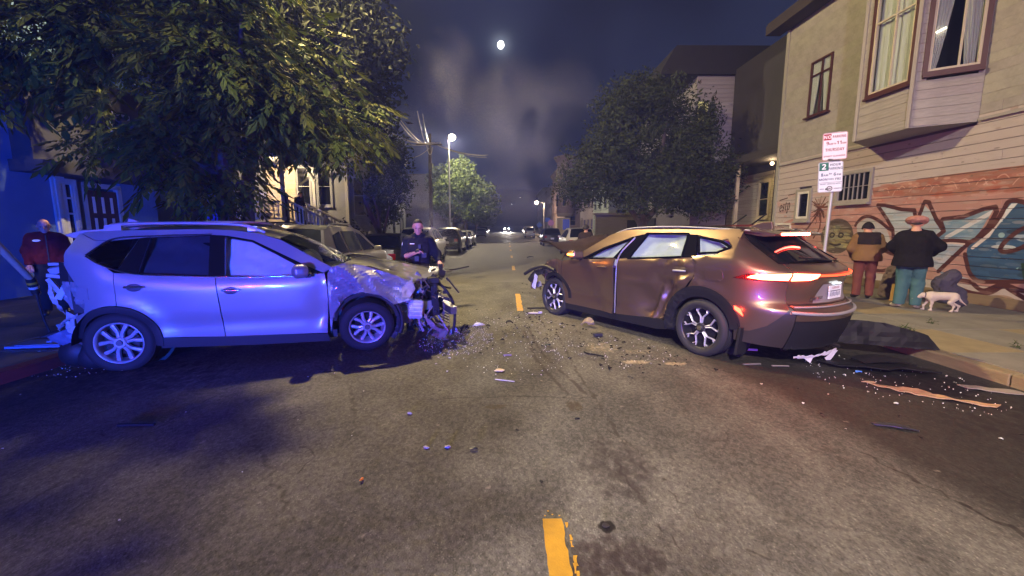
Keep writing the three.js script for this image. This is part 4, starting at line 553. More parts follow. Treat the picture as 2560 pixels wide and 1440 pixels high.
// weeds in the pavement joints, right
{ const g = sprayGeo(26, 0.07, 0.12, 51, 0.16), m = leafMat(lin(0.06, 0.09, 0.025), 0.2); const places = [[5.62, -5.9], [5.72, -5.86], [5.54, -4.2], [6.5, -5.2], [6.8, -6.6], [7.3, -5.5], [7.9, -5.9], [5.66, -7.2]]; places.forEach(([x, z], i) => { const o = mesh('weed', i < 2 ? sprayGeo(60, 0.09, 0.22, 60 + i, 0.14) : g, m); o.position.set(x, 0.15, z); tag(o, i < 3 ? ['bushy green weed on the kerb nearest the wrecked car', 'second green weed beside the bushy one at the kerb', 'weed at the kerb edge near the right picture border'][i] : 'thin weed growing in a pavement joint', 'weed', 'weeds in the right pavement', 'stuff'); }); }
// ---------------------------------------------------------------- street lamps, poles, wires, signs
const SODIUM = lin(1, 0.76, 0.32), WHITE = lin(1, 0.86, 0.74);
function streetLamp(label, x, y, z, h, arm, power, spot = true, LAMP = SODIUM, throwTo = null) {
  const hy = 0;
  const T = thing('street_lamp', label, 'street lamp', [x, y, z]);
  mesh('pole', [limb([[0, 0, 0], [0, h * 0.5, 0], [0, h, 0]], [0.11, 0.085, 0.06], 10), cyl(0.17, 0.2, 0.5, 12, 0, 0.25, 0)], M.galv, T);
  mesh('arm', [tube([[0, h - 0.25, 0], [arm * 0.35, h + 0.02 + hy * 0.6, 0], [arm * 0.8, h + 0.1 + hy, 0], [arm, h + 0.1 + hy, 0]], 0.035, 16, 8)], M.galv, T);
  const s = Math.sign(arm); mesh('lamp_head', [rbox(0.62, 0.1, 0.28, 0.04, arm + s * 0.2, h + 0.13 + hy, 0), rbox(0.3, 0.08, 0.18, 0.03, arm + s * 0.05, h + 0.19 + hy, 0)], M.plasticGrey, T);
  mesh('lamp_lens', [ball(spot ? 0.14 : 0.36, arm + s * 0.24, h + (spot ? 0.08 : 0.0) + hy, 0, spot ? 1.5 : 1, spot ? 0.45 : 0.85, spot ? 0.9 : 1)], glow(LAMP, spot ? 60 : 26), T);
  const L = throwTo ? new THREE.SpotLight(LAMP, power, 0, 0.57, 0.9) : new THREE.PointLight(LAMP, power); L.position.set(arm + s * 0.24, h - (spot ? 0.02 : 0.3), 0); L.castShadow = true; L.shadow.radius = 7; L.name = 'lamp_light'; T.add(L);
  if (throwTo) { L.target.position.set(throwTo[0] - x, throwTo[1] - y, throwTo[2] - z); T.add(L.target); } return T;
}
streetLamp('tall street lamp behind the feathery tree, its head above the picture', -7.05, 0.1, -11.3, 10.8, 2.0, 900);
streetLamp('bright street lamp shining over the left trees, a rainbow streak on its pole', -5.9, 0, -44.5, 10.75, 0.12, 1500, false, lin(1, 0.82, 0.55));
streetLamp('small far street lamp on the right beside the turreted corner building', 7.1, GY(-83), -83, 6.2, -1.2, 500, false, lin(1, 0.7, 0.42));
streetLamp('street lamp on the left pavement behind the photographer', -5.8, 0.1, 13, 10.6, 2.1, 3500, true, WHITE, [0.2, 0.5, -7]);
{
  const T = thing('utility_pole', 'wooden utility pole fanning out overhead wires beside the near street lamp', 'utility pole', [-6.6, 0, -37.5]);
  mesh('pole', [limb([[0, 0, 0], [0, 5, 0], [0.05, 9.6, 0]], [0.17, 0.15, 0.12], 10, 0.2)], bark, T); mesh('crossarm', [box(2.2, 0.1, 0.12, 0, 8.7, 0.1)], bark, T); mesh('service_box', [rbox(0.35, 0.5, 0.3, 0.03, 0.1, 6.9, 0.25)], M.plasticGrey, T);
  for (let i = 0; i < 4; i++) mesh('insulator', [cyl(0.04, 0.05, 0.14, 8, -0.95 + i * 0.63, 8.82, 0.1)], M.white, T);
  const wire = MT(lin(0.75, 0.7, 0.58), 0.4, { metalness: 0.3 });
  const sag = (a, b, s) => Array.from({ length: 9 }, (_, i) => { const t = i / 8; return [lerp(a[0], b[0], t), lerp(a[1], b[1], t) - s * 4 * t * (1 - t), lerp(a[2], b[2], t)]; });
  [[-1.35, 9.7], [-1.2, 9.75], [0.35, 9.55], [0.7, 9.4], [-1.2, 8.25], [-1.1, 8.1], [-1.3, 7.8]].forEach(([x, y], i) => { const A = [-0.9 + i * 0.28, 8.85, 0.1], k = 1.12; mesh('wire', [tube(sag(A, [A[0] + k * (x - A[0]), A[1] + k * (y - A[1]), A[2] + k * 6], 0.25), 0.022, 16, 5)], wire, T); });
  mesh('wire', [tube(sag([0, 8.4, 0.1], [-3.1, 8.1, 3], 0.9), 0.02, 14, 5)], wire, T); mesh('wire', [tube(sag([0.3, 8.5, 0.1], [-0.2, 8.6, 0.2], 0.7), 0.03, 14, 5)], wire, T);
  for (const [y, z] of [[9.2, -8], [8.6, -6], [8.45, -4], [8.3, -3], [8.2, -2]]) mesh('wire', [tube(sag([0.6, 8.7, 0], [4.6, y, z], 0.25), 0.018, 14, 5)], wire, T);
}
// --- parking sign on its leaning post
{
  const T = thing('parking_sign', 'leaning steel post with two stacked white parking signs by the kerb', 'sign', [5.7, 0.12, -7.62]);
  mesh('post', [cyl(0.03, 0.03, 3.2, 10, 0.035, 1.58, 0, 0, 0, -0.022)], M.galv, T); mesh('clamp', [box(0.2, 0.035, 0.05, 0.0, 2.7, 0.02), box(0.2, 0.03, 0.05, 0, 2.2, 0.02)], M.steel, T);
  const sign = (name, w, h, x, y, draw) => {
    const tex = canvasTex(Math.round(w * 1100), Math.round(h * 1100), draw), g = extr([[-w / 2 + 0.02, -h / 2], [w / 2 - 0.02, -h / 2], [w / 2, -h / 2 + 0.02], [w / 2, h / 2 - 0.02], [w / 2 - 0.02, h / 2], [-w / 2 + 0.02, h / 2], [-w / 2, h / 2 - 0.02], [-w / 2, -h / 2 + 0.02]], 0.004), u = g.attributes.uv, p = g.attributes.position;
    for (let i = 0; i < p.count; i++) u.setXY(i, p.getX(i) / w + 0.5, p.getY(i) / h + 0.5);
    const m = mesh(name, g, MT(0xffffff, 0.35, { map: tex }), T); m.position.set(x, y, 0.045); m.rotation.set(0, -0.36, 0.05); return m;
  };
  sign('no_parking_plate', 0.36, 0.46, -0.015, 2.93, (c, W, H) => {
    c.fillStyle = '#e9e6ea'; c.fillRect(0, 0, W, H); c.strokeStyle = '#a51b2a'; c.lineWidth = 6; c.strokeRect(8, 8, W - 16, H - 16); c.fillStyle = '#a51b2a'; c.fillRect(16, 20, 122, 112); c.textAlign = 'center';
    c.fillStyle = '#f2eef0'; c.font = 'bold 84px sans-serif'; c.fillText('NO', 77, 106); c.fillStyle = '#8e1a28'; c.font = 'bold 50px sans-serif'; c.save(); c.translate(264, 100); c.scale(0.98, 1.3); c.fillText('PARKING', 0, 0); c.restore();
    c.font = 'bold 84px sans-serif'; c.fillText('9', 82, 222); c.fillText('11', 268, 222); c.font = 'bold 44px sans-serif'; c.fillText('AM', 136, 222); c.fillText('to', 198, 218); c.fillText('AM', 344, 222); c.font = 'bold 68px sans-serif'; c.save(); c.translate(W / 2, 340); c.scale(0.88, 1.1); c.fillText('THURSDAY', 0, 0); c.restore(); c.font = 'bold 40px sans-serif'; c.fillText('STREET CLEANING', W / 2, 448);
  });
  sign('hour_parking_plate', 0.36, 0.52, -0.04, 2.41, (c, W, H) => {
    c.fillStyle = '#e6e8ee'; c.fillRect(0, 0, W, H); c.fillStyle = '#0d6a55'; c.fillRect(14, 14, 150, 150); c.strokeStyle = '#2b4a63'; c.lineWidth = 5; c.strokeRect(8, 8, W - 16, H - 16); c.textAlign = 'center'; c.fillStyle = '#f4f6f8'; c.font = 'bold 140px sans-serif'; c.fillText('2', 89, 138);
    c.fillStyle = '#31506a'; c.font = 'bold 62px sans-serif'; c.fillText('HOUR', 272, 82); c.save(); c.translate(272, 152); c.scale(0.86, 1); c.fillText('PARKING', 0, 0); c.restore(); c.font = 'bold 80px sans-serif'; c.fillText('8', 62, 268); c.fillText('6', 268, 268); c.font = 'bold 50px sans-serif'; c.fillText('AM', 126, 268); c.fillText('PM', 334, 268); c.fillText('to', 196, 240);
    c.font = 'bold 58px sans-serif'; c.fillText('MON', 84, 350); c.fillText('FRI', 320, 350); c.font = 'bold 40px sans-serif'; c.fillText('THRU', 206, 342); c.fillRect(14, 386, W - 28, 5); c.font = 'bold 30px sans-serif'; c.fillText('EXCEPT VEHICLES WITH', W / 2, 428); c.fillText('AREA', 66, 520); c.fillText('PERMITS', 320, 520); c.strokeStyle = '#26262c'; c.lineWidth = 12; c.beginPath(); c.arc(W / 2 - 8, 506, 42, 0, 6.3); c.stroke(); c.font = 'bold 58px sans-serif'; c.fillStyle = '#26262c'; c.fillText('W', W / 2 - 8, 528);
  });
}
// small distant signs
function farSign(label, x, z, h, shape, col, ry = 0) { const T = thing('road_sign', label, 'road sign', [x, GY(z), z], ry); mesh('post', [cyl(0.035, 0.035, h, 8, 0, h / 2, 0)], M.galv, T); mesh('plate', [at(shape, 0, h, 0.04)], worn(col, 0.4, 1), T); }
farSign('round pale sign seen far down the left pavement', -5.7, -57, 2.5, cyl(0.42, 0.42, 0.02, 8, 0, 0, 0, Math.PI / 2, 0, 0.39), lin(0.5, 0.5, 0.5));
farSign('octagonal stop sign with purple plate before the corner building', 5.75, -56.5, 2.4, cyl(0.42, 0.42, 0.02, 8, 0, 0, 0, Math.PI / 2, 0.39, 0), lin(0.3, 0.12, 0.3));  // plate coloured purple all over
farSign('blue rectangular sign by the corner building', 7.9, -57.5, 2.2, box(0.9, 1.4, 0.03, 0, 0, 0), lin(0.05, 0.09, 0.6));
farSign('small blue diamond sign far down the right side', 5.6, -75, 2.0, box(0.8, 0.8, 0.03, 0, 0, 0, 0, 0, 0.785), lin(0.02, 0.12, 0.6));
farSign('small blue square sign near the far street lamp', 6.6, -70, 2.9, box(0.8, 0.7, 0.03, 0, 0, 0), lin(0.02, 0.1, 0.6));
// moon and far hillside houses with lit windows
{ const sk = sgroup('sky'), m = mesh('moon', [ball(16, 0, 0, 0, 1, 1.12, 1, 32)], glow(lin(1, 0.98, 0.95), 14), sk); m.position.copy(camera.position).addScaledVector(MOON_DIR, 2400); }
{ const r = rnd(91), spots = [[1262, 528], [1270, 537], [1255, 536], [1266, 545], [1273, 530], [1259, 520], [1268, 552], [1276, 541], [1300, 497], [1244, 511], [1262, 513], [1279, 513], [1252, 514], [1284, 549], [1290, 536], [1265, 538], [1237, 519], [1268, 522]];
  spots.forEach(([x, y], i) => { let d = 385; while (d < 800 && 1.63 + (572 - y) / 1062 * d > hillY((x - 1268) / 1062 * d, -d)) d += 1; const X = (x - 1268) / 1062 * d, Y = 1.63 + (572 - y) / 1062 * d; const T = thing('hillside_house', 'tiny far hillside house with one lit window beyond the end of the street', 'house', [X, Y - 4, -d], 0, 'lit houses on the far hill'); mesh('wall', [box(9, 7, 8, 0, 3.5, -4.5)], dark, T); mesh('roof', [extr([[-5, 7], [5, 7], [0, 9]], 8).translate(0, 0, -8.5)], dark, T); const s = 0.5 + 0.7 * r(); mesh('lit_window', [box(s * 1.6, s * 1.6, 0.1, 0, 4, -0.4)], glow(i % 3 ? lin(0.85, 0.95, 1) : lin(1, 0.85, 0.6), 20 + 40 * r()), T); }); }
// ---------------------------------------------------------------- cars
function curve(pts) { return (x) => { if (x <= pts[0][0]) return pts[0][1]; if (x >= pts.at(-1)[0]) return pts.at(-1)[1]; let i = 0; while (x > pts[i + 1][0]) i++; const [x0, y0] = pts[i], [x1, y1] = pts[i + 1], a = pts[i - 1] ?? [2 * x0 - x1, 2 * y0 - y1], b = pts[i + 2] ?? [2 * x1 - x0, 2 * y1 - y0], h = x1 - x0, t = (x - x0) / h, m0 = (y1 - a[1]) / (x1 - a[0]) * h, m1 = (b[1] - y0) / (b[0] - x0) * h, t2 = t * t, t3 = t2 * t; return (2 * t3 - 3 * t2 + 1) * y0 + (t3 - 2 * t2 + t) * m0 + (-2 * t3 + 3 * t2) * y1 + (t3 - t2) * m1; }; }
const paintMat = (c, metal = 0.3, rough = 0.34) => MT(c, rough, { metalness: metal, clearcoat: 1, clearcoatRoughness: 0.06 });
// sharp folds of crushed sheet metal
function folds(x, y, s, seed) { let v = 0; for (let i = 0; i < 4; i++) { const a = seed * 1.7 + i * 1.13, f = s * (1 + 0.6 * i), t = (x * Math.cos(a) + y * Math.sin(a)) * f + noise3(x * 3 + i, y * 3, seed) * 1.6; v += (Math.abs((t % 1 + 1) % 1 - 0.5) * 2 - 0.5) / (1 + 0.5 * i); } return v * 0.5; }
function wheel(parent, x, y, z, r, rr, style, { side = 1, turn = 0, lean = 0, toe = 0, w = 0.225 } = {}) {
  const g = new THREE.Group(); g.name = 'wheel'; parent.add(g); g.position.set(x, y, z); g.rotation.order = 'YXZ'; g.rotation.set(lean, side > 0 ? toe : Math.PI + toe, 0);
  const h = w / 2, prof = [[rr, -h * 0.8], [rr + 0.02, -h * 0.95], [lerp(rr, r, 0.55), -h], [r - 0.022, -h * 0.86], [r - 0.004, -h * 0.66]];
  for (let k = 0; k < 4; k++) { const a = lerp(-0.55, 0.55, k / 3) * h; prof.push([r, a - 0.02], [r, a + 0.012], [r - 0.008, a + 0.013], [r - 0.008, a + 0.019]); }
  prof.push([r - 0.004, h * 0.66], [r - 0.022, h * 0.86], [lerp(rr, r, 0.55), h], [rr + 0.02, h * 0.95], [rr, h * 0.8]);
  mesh('tyre', [new THREE.LatheGeometry(prof.map((p) => new THREE.Vector2(...p)), 56).rotateX(Math.PI / 2)], M.rubber, g);
  const rimM = style.rim, parts = [new THREE.LatheGeometry([[rr - 0.03, -h * 0.6], [rr - 0.012, h * 0.3], [rr - 0.016, h * 0.72], [rr + 0.004, h * 0.86], [rr + 0.006, h * 0.78]].map((p) => new THREE.Vector2(...p)), 48).rotateX(Math.PI / 2)];
  const zf = h * 0.62, sp = [];
  for (let k = 0; k < 5; k++) for (const s of [-1, 1]) {
    const a0 = turn + k * 2 * Math.PI / 5, P = (rad, ang, dz = 0) => [Math.cos(a0 + ang) * rad, Math.sin(a0 + ang) * rad, dz];
    if (style.kind === 'ten') { const pts = [P(0.045, s * 0.32), P(rr * 0.5, s * 0.2), P(rr - 0.012, s * 0.34)]; sp.push(blade(pts, [0.016, 0.016, 0.021], zf, zf - 0.03, 0.03)); }
    else { sp.push(blade([P(0.03, s * 0.25), P(rr * 0.52, s * 0.11), P(rr * 0.8, s * 0.34), P(rr - 0.012, s * 0.37)], [0.006, 0.0075, 0.0075, 0.006], zf, zf - 0.016, 0.022)); sp.push(blade([P(rr * 0.8, s * 0.34), P(rr - 0.016, s * 0.2)], [0.007, 0.006], zf - 0.005, zf - 0.012, 0.02)); }
  }
  if (style.kind === 'ten') parts.push(...sp); else { mesh('spokes', sp, M.alloy, g); }
  parts.push(cyl(0.055, 0.07, 0.03, 20, 0, 0, zf, Math.PI / 2));
  mesh('rim', parts, rimM, g);
  mesh('brake_disc', [cyl(rr * 0.66, rr * 0.66, 0.02, 30, 0, 0, -0.02, Math.PI / 2), cyl(rr - 0.02, rr - 0.02, 0.01, 30, 0, 0, -h * 0.5, Math.PI / 2)], MT(lin(0.03, 0.03, 0.032), 0.5, { metalness: 0.6 }), g);
  mesh('hub_cap', [cyl(0.032, 0.036, 0.02, 18, 0, 0, zf + 0.02, Math.PI / 2)], style.kind === 'ten' ? M.plasticGrey : M.chrome, g);
  for (let k = 0; k < 5; k++) mesh('wheel_nut', [cyl(0.011, 0.011, 0.02, 6, Math.cos(turn + 0.63 + k * 1.2566) * 0.058, Math.sin(turn + 0.63 + k * 1.2566) * 0.058, zf - 0.002, Math.PI / 2)], M.steel, g);
  return g;
}
function blade(pts, hw, z0, z1, th) { const n = pts.length, pos = [], idx = []; for (let i = 0; i < n; i++) { const a = pts[Math.max(0, i - 1)], b = pts[Math.min(n - 1, i + 1)], dx = b[0] - a[0], dy = b[1] - a[1], l = Math.hypot(dx, dy), nx = -dy / l * hw[i], ny = dx / l * hw[i], z = lerp(z0, z1, i / (n - 1)), [x, y] = pts[i]; pos.push(x + nx, y + ny, z - 0.004, x, y, z + 0.003, x - nx, y - ny, z - 0.004, x - nx * 1.3, y - ny * 1.3, z - th, x + nx * 1.3, y + ny * 1.3, z - th); if (i < n - 1) for (let k = 0; k < 5; k++) { const q = i * 5 + k, w = i * 5 + (k + 1) % 5; idx.push(q, q + 5, w, w, q + 5, w + 5); } } for (const o of [0, (n - 1) * 5]) idx.push(o, o + 1, o + 2, o, o + 2, o + 3, o, o + 3, o + 4); return flat(geom(pos, idx)); }
const TEN = { kind: 'ten', rim: M.alloy }, Y5 = { kind: 'y', rim: M.alloyDark };
// panels of a car's flank; S(x, y) -> [x, y, halfwidth]
function flank(parent, S, sgn) {
  return (name, poly, mat, { off = 0, disp = null, step = 0.06, skirt = 0.02, facet = false, both = true, lowFar = true, parentOf = null } = {}) => {
    const mk = (s, d, st, fc) => panel(poly, st, (u, v) => { const p = S(u, v), q = d ? d(u, v) : 0; if (Array.isArray(q)) return [p[0] + q[0], p[1] + q[1], s * (p[2] + off + q[2])]; return [p[0], p[1], s * (p[2] + off + q)]; }, { skirt, flip: s < 0, facet: fc });
    const m = mesh(name, mk(sgn, disp, step, facet), mat, parentOf ?? parent); if (both) mesh(name, mk(-sgn, null, lowFar ? 0.16 : step, false), mat, parent); return m;
  };
}
const ringPoly = (cx, cy, r0, r1, a0, a1, n = 22) => [...arc(cx, cy, r1, a0, a1, n), ...arc(cx, cy, r0, a1, a0, n)];
// ---------------- silver car, front and rear smashed
{
  const C = thing('crashed_silver_car', 'wrecked silver car with torn off front end and crumpled blue-lit wing', 'car', [-4.737, 0, -5.646], 0);
  C.rotation.order = 'YXZ'; C.rotation.set(0.022, 15.89 * Math.PI / 180, 0);
  const silver = paintMat(lin(0.31, 0.31, 0.33), 0.2, 0.34), clad = MT(lin(0.014, 0.014, 0.016), 0.6), gloss = M.blackGloss, seal = MT(lin(0.01, 0.01, 0.011), 0.5);
  const belt = curve([[-0.4, 1.42], [-0.15, 1.345], [0.1, 1.205], [0.3, 1.15], [1.1, 1.09], [2.3, 1.095], [3.5, 1.05]]);
  const wt = curve([[0, 0.84], [0.22, 0.868], [0.4, 0.884], [0.55, 0.9], [0.8, 0.918], [0.88, 0.918], [0.96, 0.9], [1, 0.884], [1.25, 0.825], [1.6, 0.73], [1.85, 0.665], [2, 0.615], [2.2, 0.56]]);
  const W = (x, y) => { const b = belt(x), k = y < b ? y / b : 1 + (y - b) / (1.635 - b); let w = wt(k) - 0.012 * Math.exp(-(((y - 0.52) / 0.09) ** 2)); if (x < 0) w -= 0.2 * Math.pow(-x / 0.5, 2.4); if (x > 2.7) w -= 0.14 * Math.pow((x - 2.7) / 0.8, 2); for (const [cx, cy] of [[0.03, 0.345], [2.74, 0.4]]) { const d = Math.hypot(x - cx, y - cy); w += 0.022 * Math.exp(-(((d - 0.44) / 0.1) ** 2)) * (y < 0.95 ? 1 : 0); } return w; };
  const S = (x, y) => [x, y, W(x, y)], add = flank(C, S, 1), RC = [0.03, 0.345], FC = [2.74, 0.415];
  const dent = (cx, cy, r, a) => (x, y) => a * Math.exp(-(((x - cx) ** 2 + (y - cy) ** 2) / (r * r)));
  // door and quarter panels
  const rd = add('rear_door', [[0.083, 1.16], [0.29, 1.14], [0.6, 1.118], [1.052, 1.086], [1.07, 0.8], [1.092, 0.347], [0.8, 0.365], [0.475, 0.388], ...arc(...RC, 0.447, 8, 83, 12)], silver, { disp: (x, y) => 0.004 * Math.sin(x * 5) * Math.sin(y * 7) });
  const fd = add('front_door', [[1.062, 1.085], [1.6, 1.074], [1.9, 1.076], [2.255, 1.098], [2.276, 0.9], [2.278, 0.72], [2.245, 0.312], [1.7, 0.33], [1.102, 0.347], [1.08, 0.8]], silver, { step: 0.045, disp: (x, y) => -0.03 * Math.exp(-(((x - 2.2) / 0.16) ** 2 + ((y - 0.62) / 0.3) ** 2)) + 0.028 * folds(x * 0.6, y * 0.6, 2.0, 3) * sstep(2.08, 2.27, x) - 0.006 * Math.exp(-(((x - 1.25) / 0.22) ** 2 + ((y - 0.66) / 0.2) ** 2)) });
  const qp = add('rear_quarter_panel', [[-0.33, 1.6], [-0.14, 1.515], [-0.02, 1.508], [-0.1, 1.44], [-0.165, 1.362], [-0.06, 1.28], [0.0, 1.235], [0.077, 1.166], [0.078, 0.8], ...arc(...RC, 0.447, 84, 168, 12), [-0.385, 0.42], [-0.395, 0.66], [-0.25, 0.715], [-0.22, 0.86], [-0.24, 0.98], [-0.305, 1.06], [-0.405, 1.25], [-0.4, 1.36], [-0.36, 1.45]], silver, { step: 0.05, disp: (x, y) => -0.02 * sstep(-0.2, -0.38, x) * sstep(0.95, 0.7, y) });
  mesh('fuel_flap', [panel([[-0.31, 0.87], [-0.18, 0.865], [-0.175, 1.0], [-0.305, 1.01]], 0.04, (u, v) => [u, v, W(u, v) + 0.006], { skirt: 0.012 })], silver, qp);
  add('cant_rail', [[-0.33, 1.607], [-0.14, 1.522], [0.02, 1.522], [0.5, 1.56], [0.99, 1.574], [1.153, 1.563], [1.434, 1.509], [1.714, 1.363], [1.98, 1.225], [2.235, 1.1], [2.36, 1.155], [2.05, 1.33], [1.75, 1.505], [1.5, 1.585], [1.2, 1.628], [0.8, 1.64], [0.3, 1.63], [0, 1.622]], silver, { skirt: 0.03 });
  add('sill', [[0.4, 0.39], [0.8, 0.36], [1.7, 0.325], [2.25, 0.305], [2.28, 0.2], [1.4, 0.215], [0.46, 0.255]], clad, { off: 0.004 });
  add('arch_trim', ringPoly(...RC, 0.365, 0.44, -8, 170), clad, { off: 0.012, skirt: 0.05 }); add('arch_trim', ringPoly(...FC, 0.375, 0.42, 12, 172), clad, { off: 0.02, skirt: 0.05, disp: (x, y) => 0.05 * sstep(2.9, 3.2, x) });
  // crushed front wing
  // creased flats: random heights on a skewed coarse lattice, so that every cell is a plane with hard edges
  const crush = (sz, amp, seed) => (x, y) => { const X = Math.floor((x + 0.4 * y) / sz), Y = Math.floor(y / sz), u = (x + 0.4 * y) / sz - X, v = y / sz - Y, h = (i, j) => hash3(X + i, Y + j, seed) - 0.5; return amp * (u + v < 1 ? h(0, 0) + u * (h(1, 0) - h(0, 0)) + v * (h(0, 1) - h(0, 0)) : h(1, 1) + (1 - u) * (h(0, 1) - h(1, 1)) + (1 - v) * (h(1, 0) - h(1, 1))); };
  const c1 = crush(0.17, 0.3, 3), c2 = crush(0.075, 0.07, 9), cr = (x, y) => { const k = sstep(2.28, 2.42, x); return [0.05 * c2(y, x) * k, k * (0.1 * c1(y + 3, x) + 0.2 * c2(x + 5, y)), (c1(x, y) + c2(x, y) + 0.02) * k]; };
  const wing = add('front_wing', [[2.29, 1.09], [2.34, 1.17], [2.5, 1.215], [2.68, 1.19], [2.9, 1.13], [3.12, 1.04], [3.3, 0.96], [3.37, 0.84], [3.3, 0.7], [3.16, 0.66], ...arc(...FC, 0.425, 34, 172, 16), [2.29, 0.32], [2.288, 0.72]], silver, { step: 0.03, disp: cr, facet: true, skirt: 0.02, both: true }); tag(wing, 'crushed and folded front wing');
  mesh('wing_fragment', [panel([[3.2, 0.86], [3.33, 0.98], [3.38, 0.84], [3.3, 0.72], [3.2, 0.74]], 0.05, (u, v) => [u, v, W(u, v) + 0.02 + 0.05 * folds(u, v, 5, 2)], { skirt: 0.006 })], MT(lin(0.4, 0.36, 0.3), 0.7), C);
  // glass
  const wOff = -0.012, dlo = [[-0.15, 1.352], [0.02, 1.512], [0.26, 1.535], [0.105, 1.208]];
  const trimTube = (pts, m, r = 0.008) => mesh('window_trim', [tube(pts.map(([x, y]) => [x, y, W(x, y) + 0.006]), r, 60, 6)], m, C);
  const pillar = (poly) => add('pillar', poly, gloss, { off: -0.004, skirt: 0.03 });
  pillar([[0.112, 1.195], [0.265, 1.535], [0.37, 1.548], [0.3, 1.142], [0.2, 1.162]]); pillar([[0.985, 1.088], [0.97, 1.57], [1.045, 1.572], [1.075, 1.085]]); pillar([[1.075, 1.085], [1.045, 1.572], [1.16, 1.565], [1.13, 1.53], [1.155, 1.083]]); pillar([[2.235, 1.098], [1.98, 1.222], [1.72, 1.362], [1.44, 1.508], [1.16, 1.565], [1.14, 1.54], [1.42, 1.485], [1.69, 1.338], [1.93, 1.2], [1.96, 1.078]]);
  add('window', dlo, M.tint, { off: wOff, skirt: 0 }); add('window', [[0.305, 1.142], [0.372, 1.546], [0.968, 1.568], [0.983, 1.09]], MT(lin(0.2, 0.23, 0.26), 0.02, { transmission: 1, thickness: 0 }), { off: wOff, skirt: 0 }); add('window', [[1.158, 1.085], [1.135, 1.535], [1.42, 1.483], [1.69, 1.336], [1.93, 1.198], [1.955, 1.08], [1.6, 1.076]], M.glass, { off: wOff, skirt: 0 });
  trimTube([[-0.162, 1.352], [-0.06, 1.275], [0.1, 1.19], [0.3, 1.137], [0.7, 1.108], [1.1, 1.082], [1.6, 1.07], [1.95, 1.074], [2.24, 1.095]], M.chrome); trimTube([[-0.162, 1.36], [-0.08, 1.45], [0.015, 1.526], [0.5, 1.564], [0.99, 1.578]], seal, 0.01);
  // airbags behind the front glass
  mesh('curtain_airbag', [panel([[0.25, 1.0], [0.32, 1.53], [1.1, 1.56], [1.42, 1.49], [1.69, 1.34], [1.95, 1.19], [2.0, 1.0]], 0.04, (u, v) => [u, v, W(u, v) - 0.05 - 0.04 * Math.cos(u * 9 + 1.6 * v) - 0.1 * fbm(u * 4 + v * 3, v * 5, 2, 3) - 0.03 * Math.abs(noise3(u * 11, v * 7, 4) - 0.5)])], M.cloth, C);
  mesh('steering_airbag', [ball(0.34, 1.55, 1.12, 0.38, 0.6, 1, 1, 24), ball(0.3, 1.9, 1.05, -0.4, 0.6, 0.9, 1, 24)], M.cloth, C);
  mesh('cabin', [box(2.3, 0.75, 1.5, 1.15, 0.62, 0), box(0.5, 0.6, 1.15, 0.55, 1.0, 0), box(0.14, 0.75, 0.5, 0.95, 1.1, 0.38), box(0.14, 0.75, 0.5, 0.95, 1.1, -0.38), box(0.3, 0.2, 1.4, 2.15, 1.0, 0), box(0.9, 0.7, 1.3, -0.02, 0.85, 0)], M.black, C);
  mesh('wheel_well', [cyl(0.43, 0.43, 0.02, 30, ...RC, 0.52, Math.PI / 2), cyl(0.43, 0.43, 0.02, 30, ...FC, 0.5, Math.PI / 2), new THREE.CylinderGeometry(0.42, 0.42, 0.42, 24, 1, true, Math.PI / 2, Math.PI).rotateX(Math.PI / 2).translate(RC[0], RC[1] + 0.01, 0.7), cyl(0.43, 0.43, 0.02, 30, ...RC, -0.52, Math.PI / 2), cyl(0.43, 0.43, 0.02, 30, ...FC, -0.5, Math.PI / 2)], M.black, C);
  mesh('underbody', [box(2.0, 0.1, 1.5, 1.35, 0.27, 0), box(0.6, 0.25, 1.1, -0.2, 0.45, 0), box(0.7, 0.2, 0.9, 2.8, 0.36, 0)], M.black, C);
  // roof, rails, screens
  const ry = curve([[-0.33, 1.603], [0.16, 1.632], [0.85, 1.65], [1.15, 1.64], [1.4, 1.612], [1.72, 1.53]]), rw = (x) => 0.625 - 0.02 * sstep(1.2, 1.7, x);
  mesh('roof', [sheet(26, 14, (u, v) => { const x = lerp(-0.33, 1.72, u), z = lerp(1, -1, v); return [x - 0.03 * sstep(0.6, 1, u) * (1 - z * z) * -2, ry(x) - 0.012 + 0.045 * (1 - z * z), z * rw(x)]; })], silver, C);
  mesh('spoiler', [extr([[-0.46, 1.575], [-0.3, 1.62], [0.0, 1.642], [0.0, 1.6], [-0.3, 1.52], [-0.44, 1.56]], 1.2, 0.008).translate(0, 0, -0.6)], silver, C);
  for (const s of [1, -1]) { const pts = [[-0.08, 1.636], [-0.04, 1.672], [0.05, 1.694], [0.5, 1.71], [0.9, 1.712], [1.2, 1.7], [1.36, 1.68], [1.56, 1.6]].map(([x, y]) => [x, y, s * 0.615]); const m = mesh('roof_rail', [tube(pts, 0.021, 50, 8)], silver, C); mesh('rail_foot', [box(0.16, 0.06, 0.035, 0.0, 1.655, s * 0.615), box(0.1, 0.06, 0.035, 1.42, 1.645, s * 0.612)], silver, m); }
  mesh('antenna_fin', [extr([[-0.16, 1.665], [0.1, 1.675], [0.02, 1.7], [-0.08, 1.745], [-0.12, 1.755]], 0.03, 0.008).translate(0, 0, -0.015)], silver, C);
  const wsf = (u, v) => { const b = [2.36 + 0.16 * (1 - (2 * u - 1) ** 2), 1.16, lerp(0.75, -0.75, u)], t = [1.72 + 0.07 * (1 - (2 * u - 1) ** 2), 1.53 + 0.03 * (1 - (2 * u - 1) ** 2), lerp(0.61, -0.61, u)]; return [0, 1, 2].map((k) => lerp(b[k], t[k], v) + (k === 1 ? 0.035 * Math.sin(Math.PI * v) : 0)); };
  const ws = mesh('windscreen', [sheet(16, 10, wsf)], MT(lin(0.5, 0.55, 0.56), 0.03, { transmission: 1, thickness: 0 }), C); tag(ws, 'cracked windscreen');
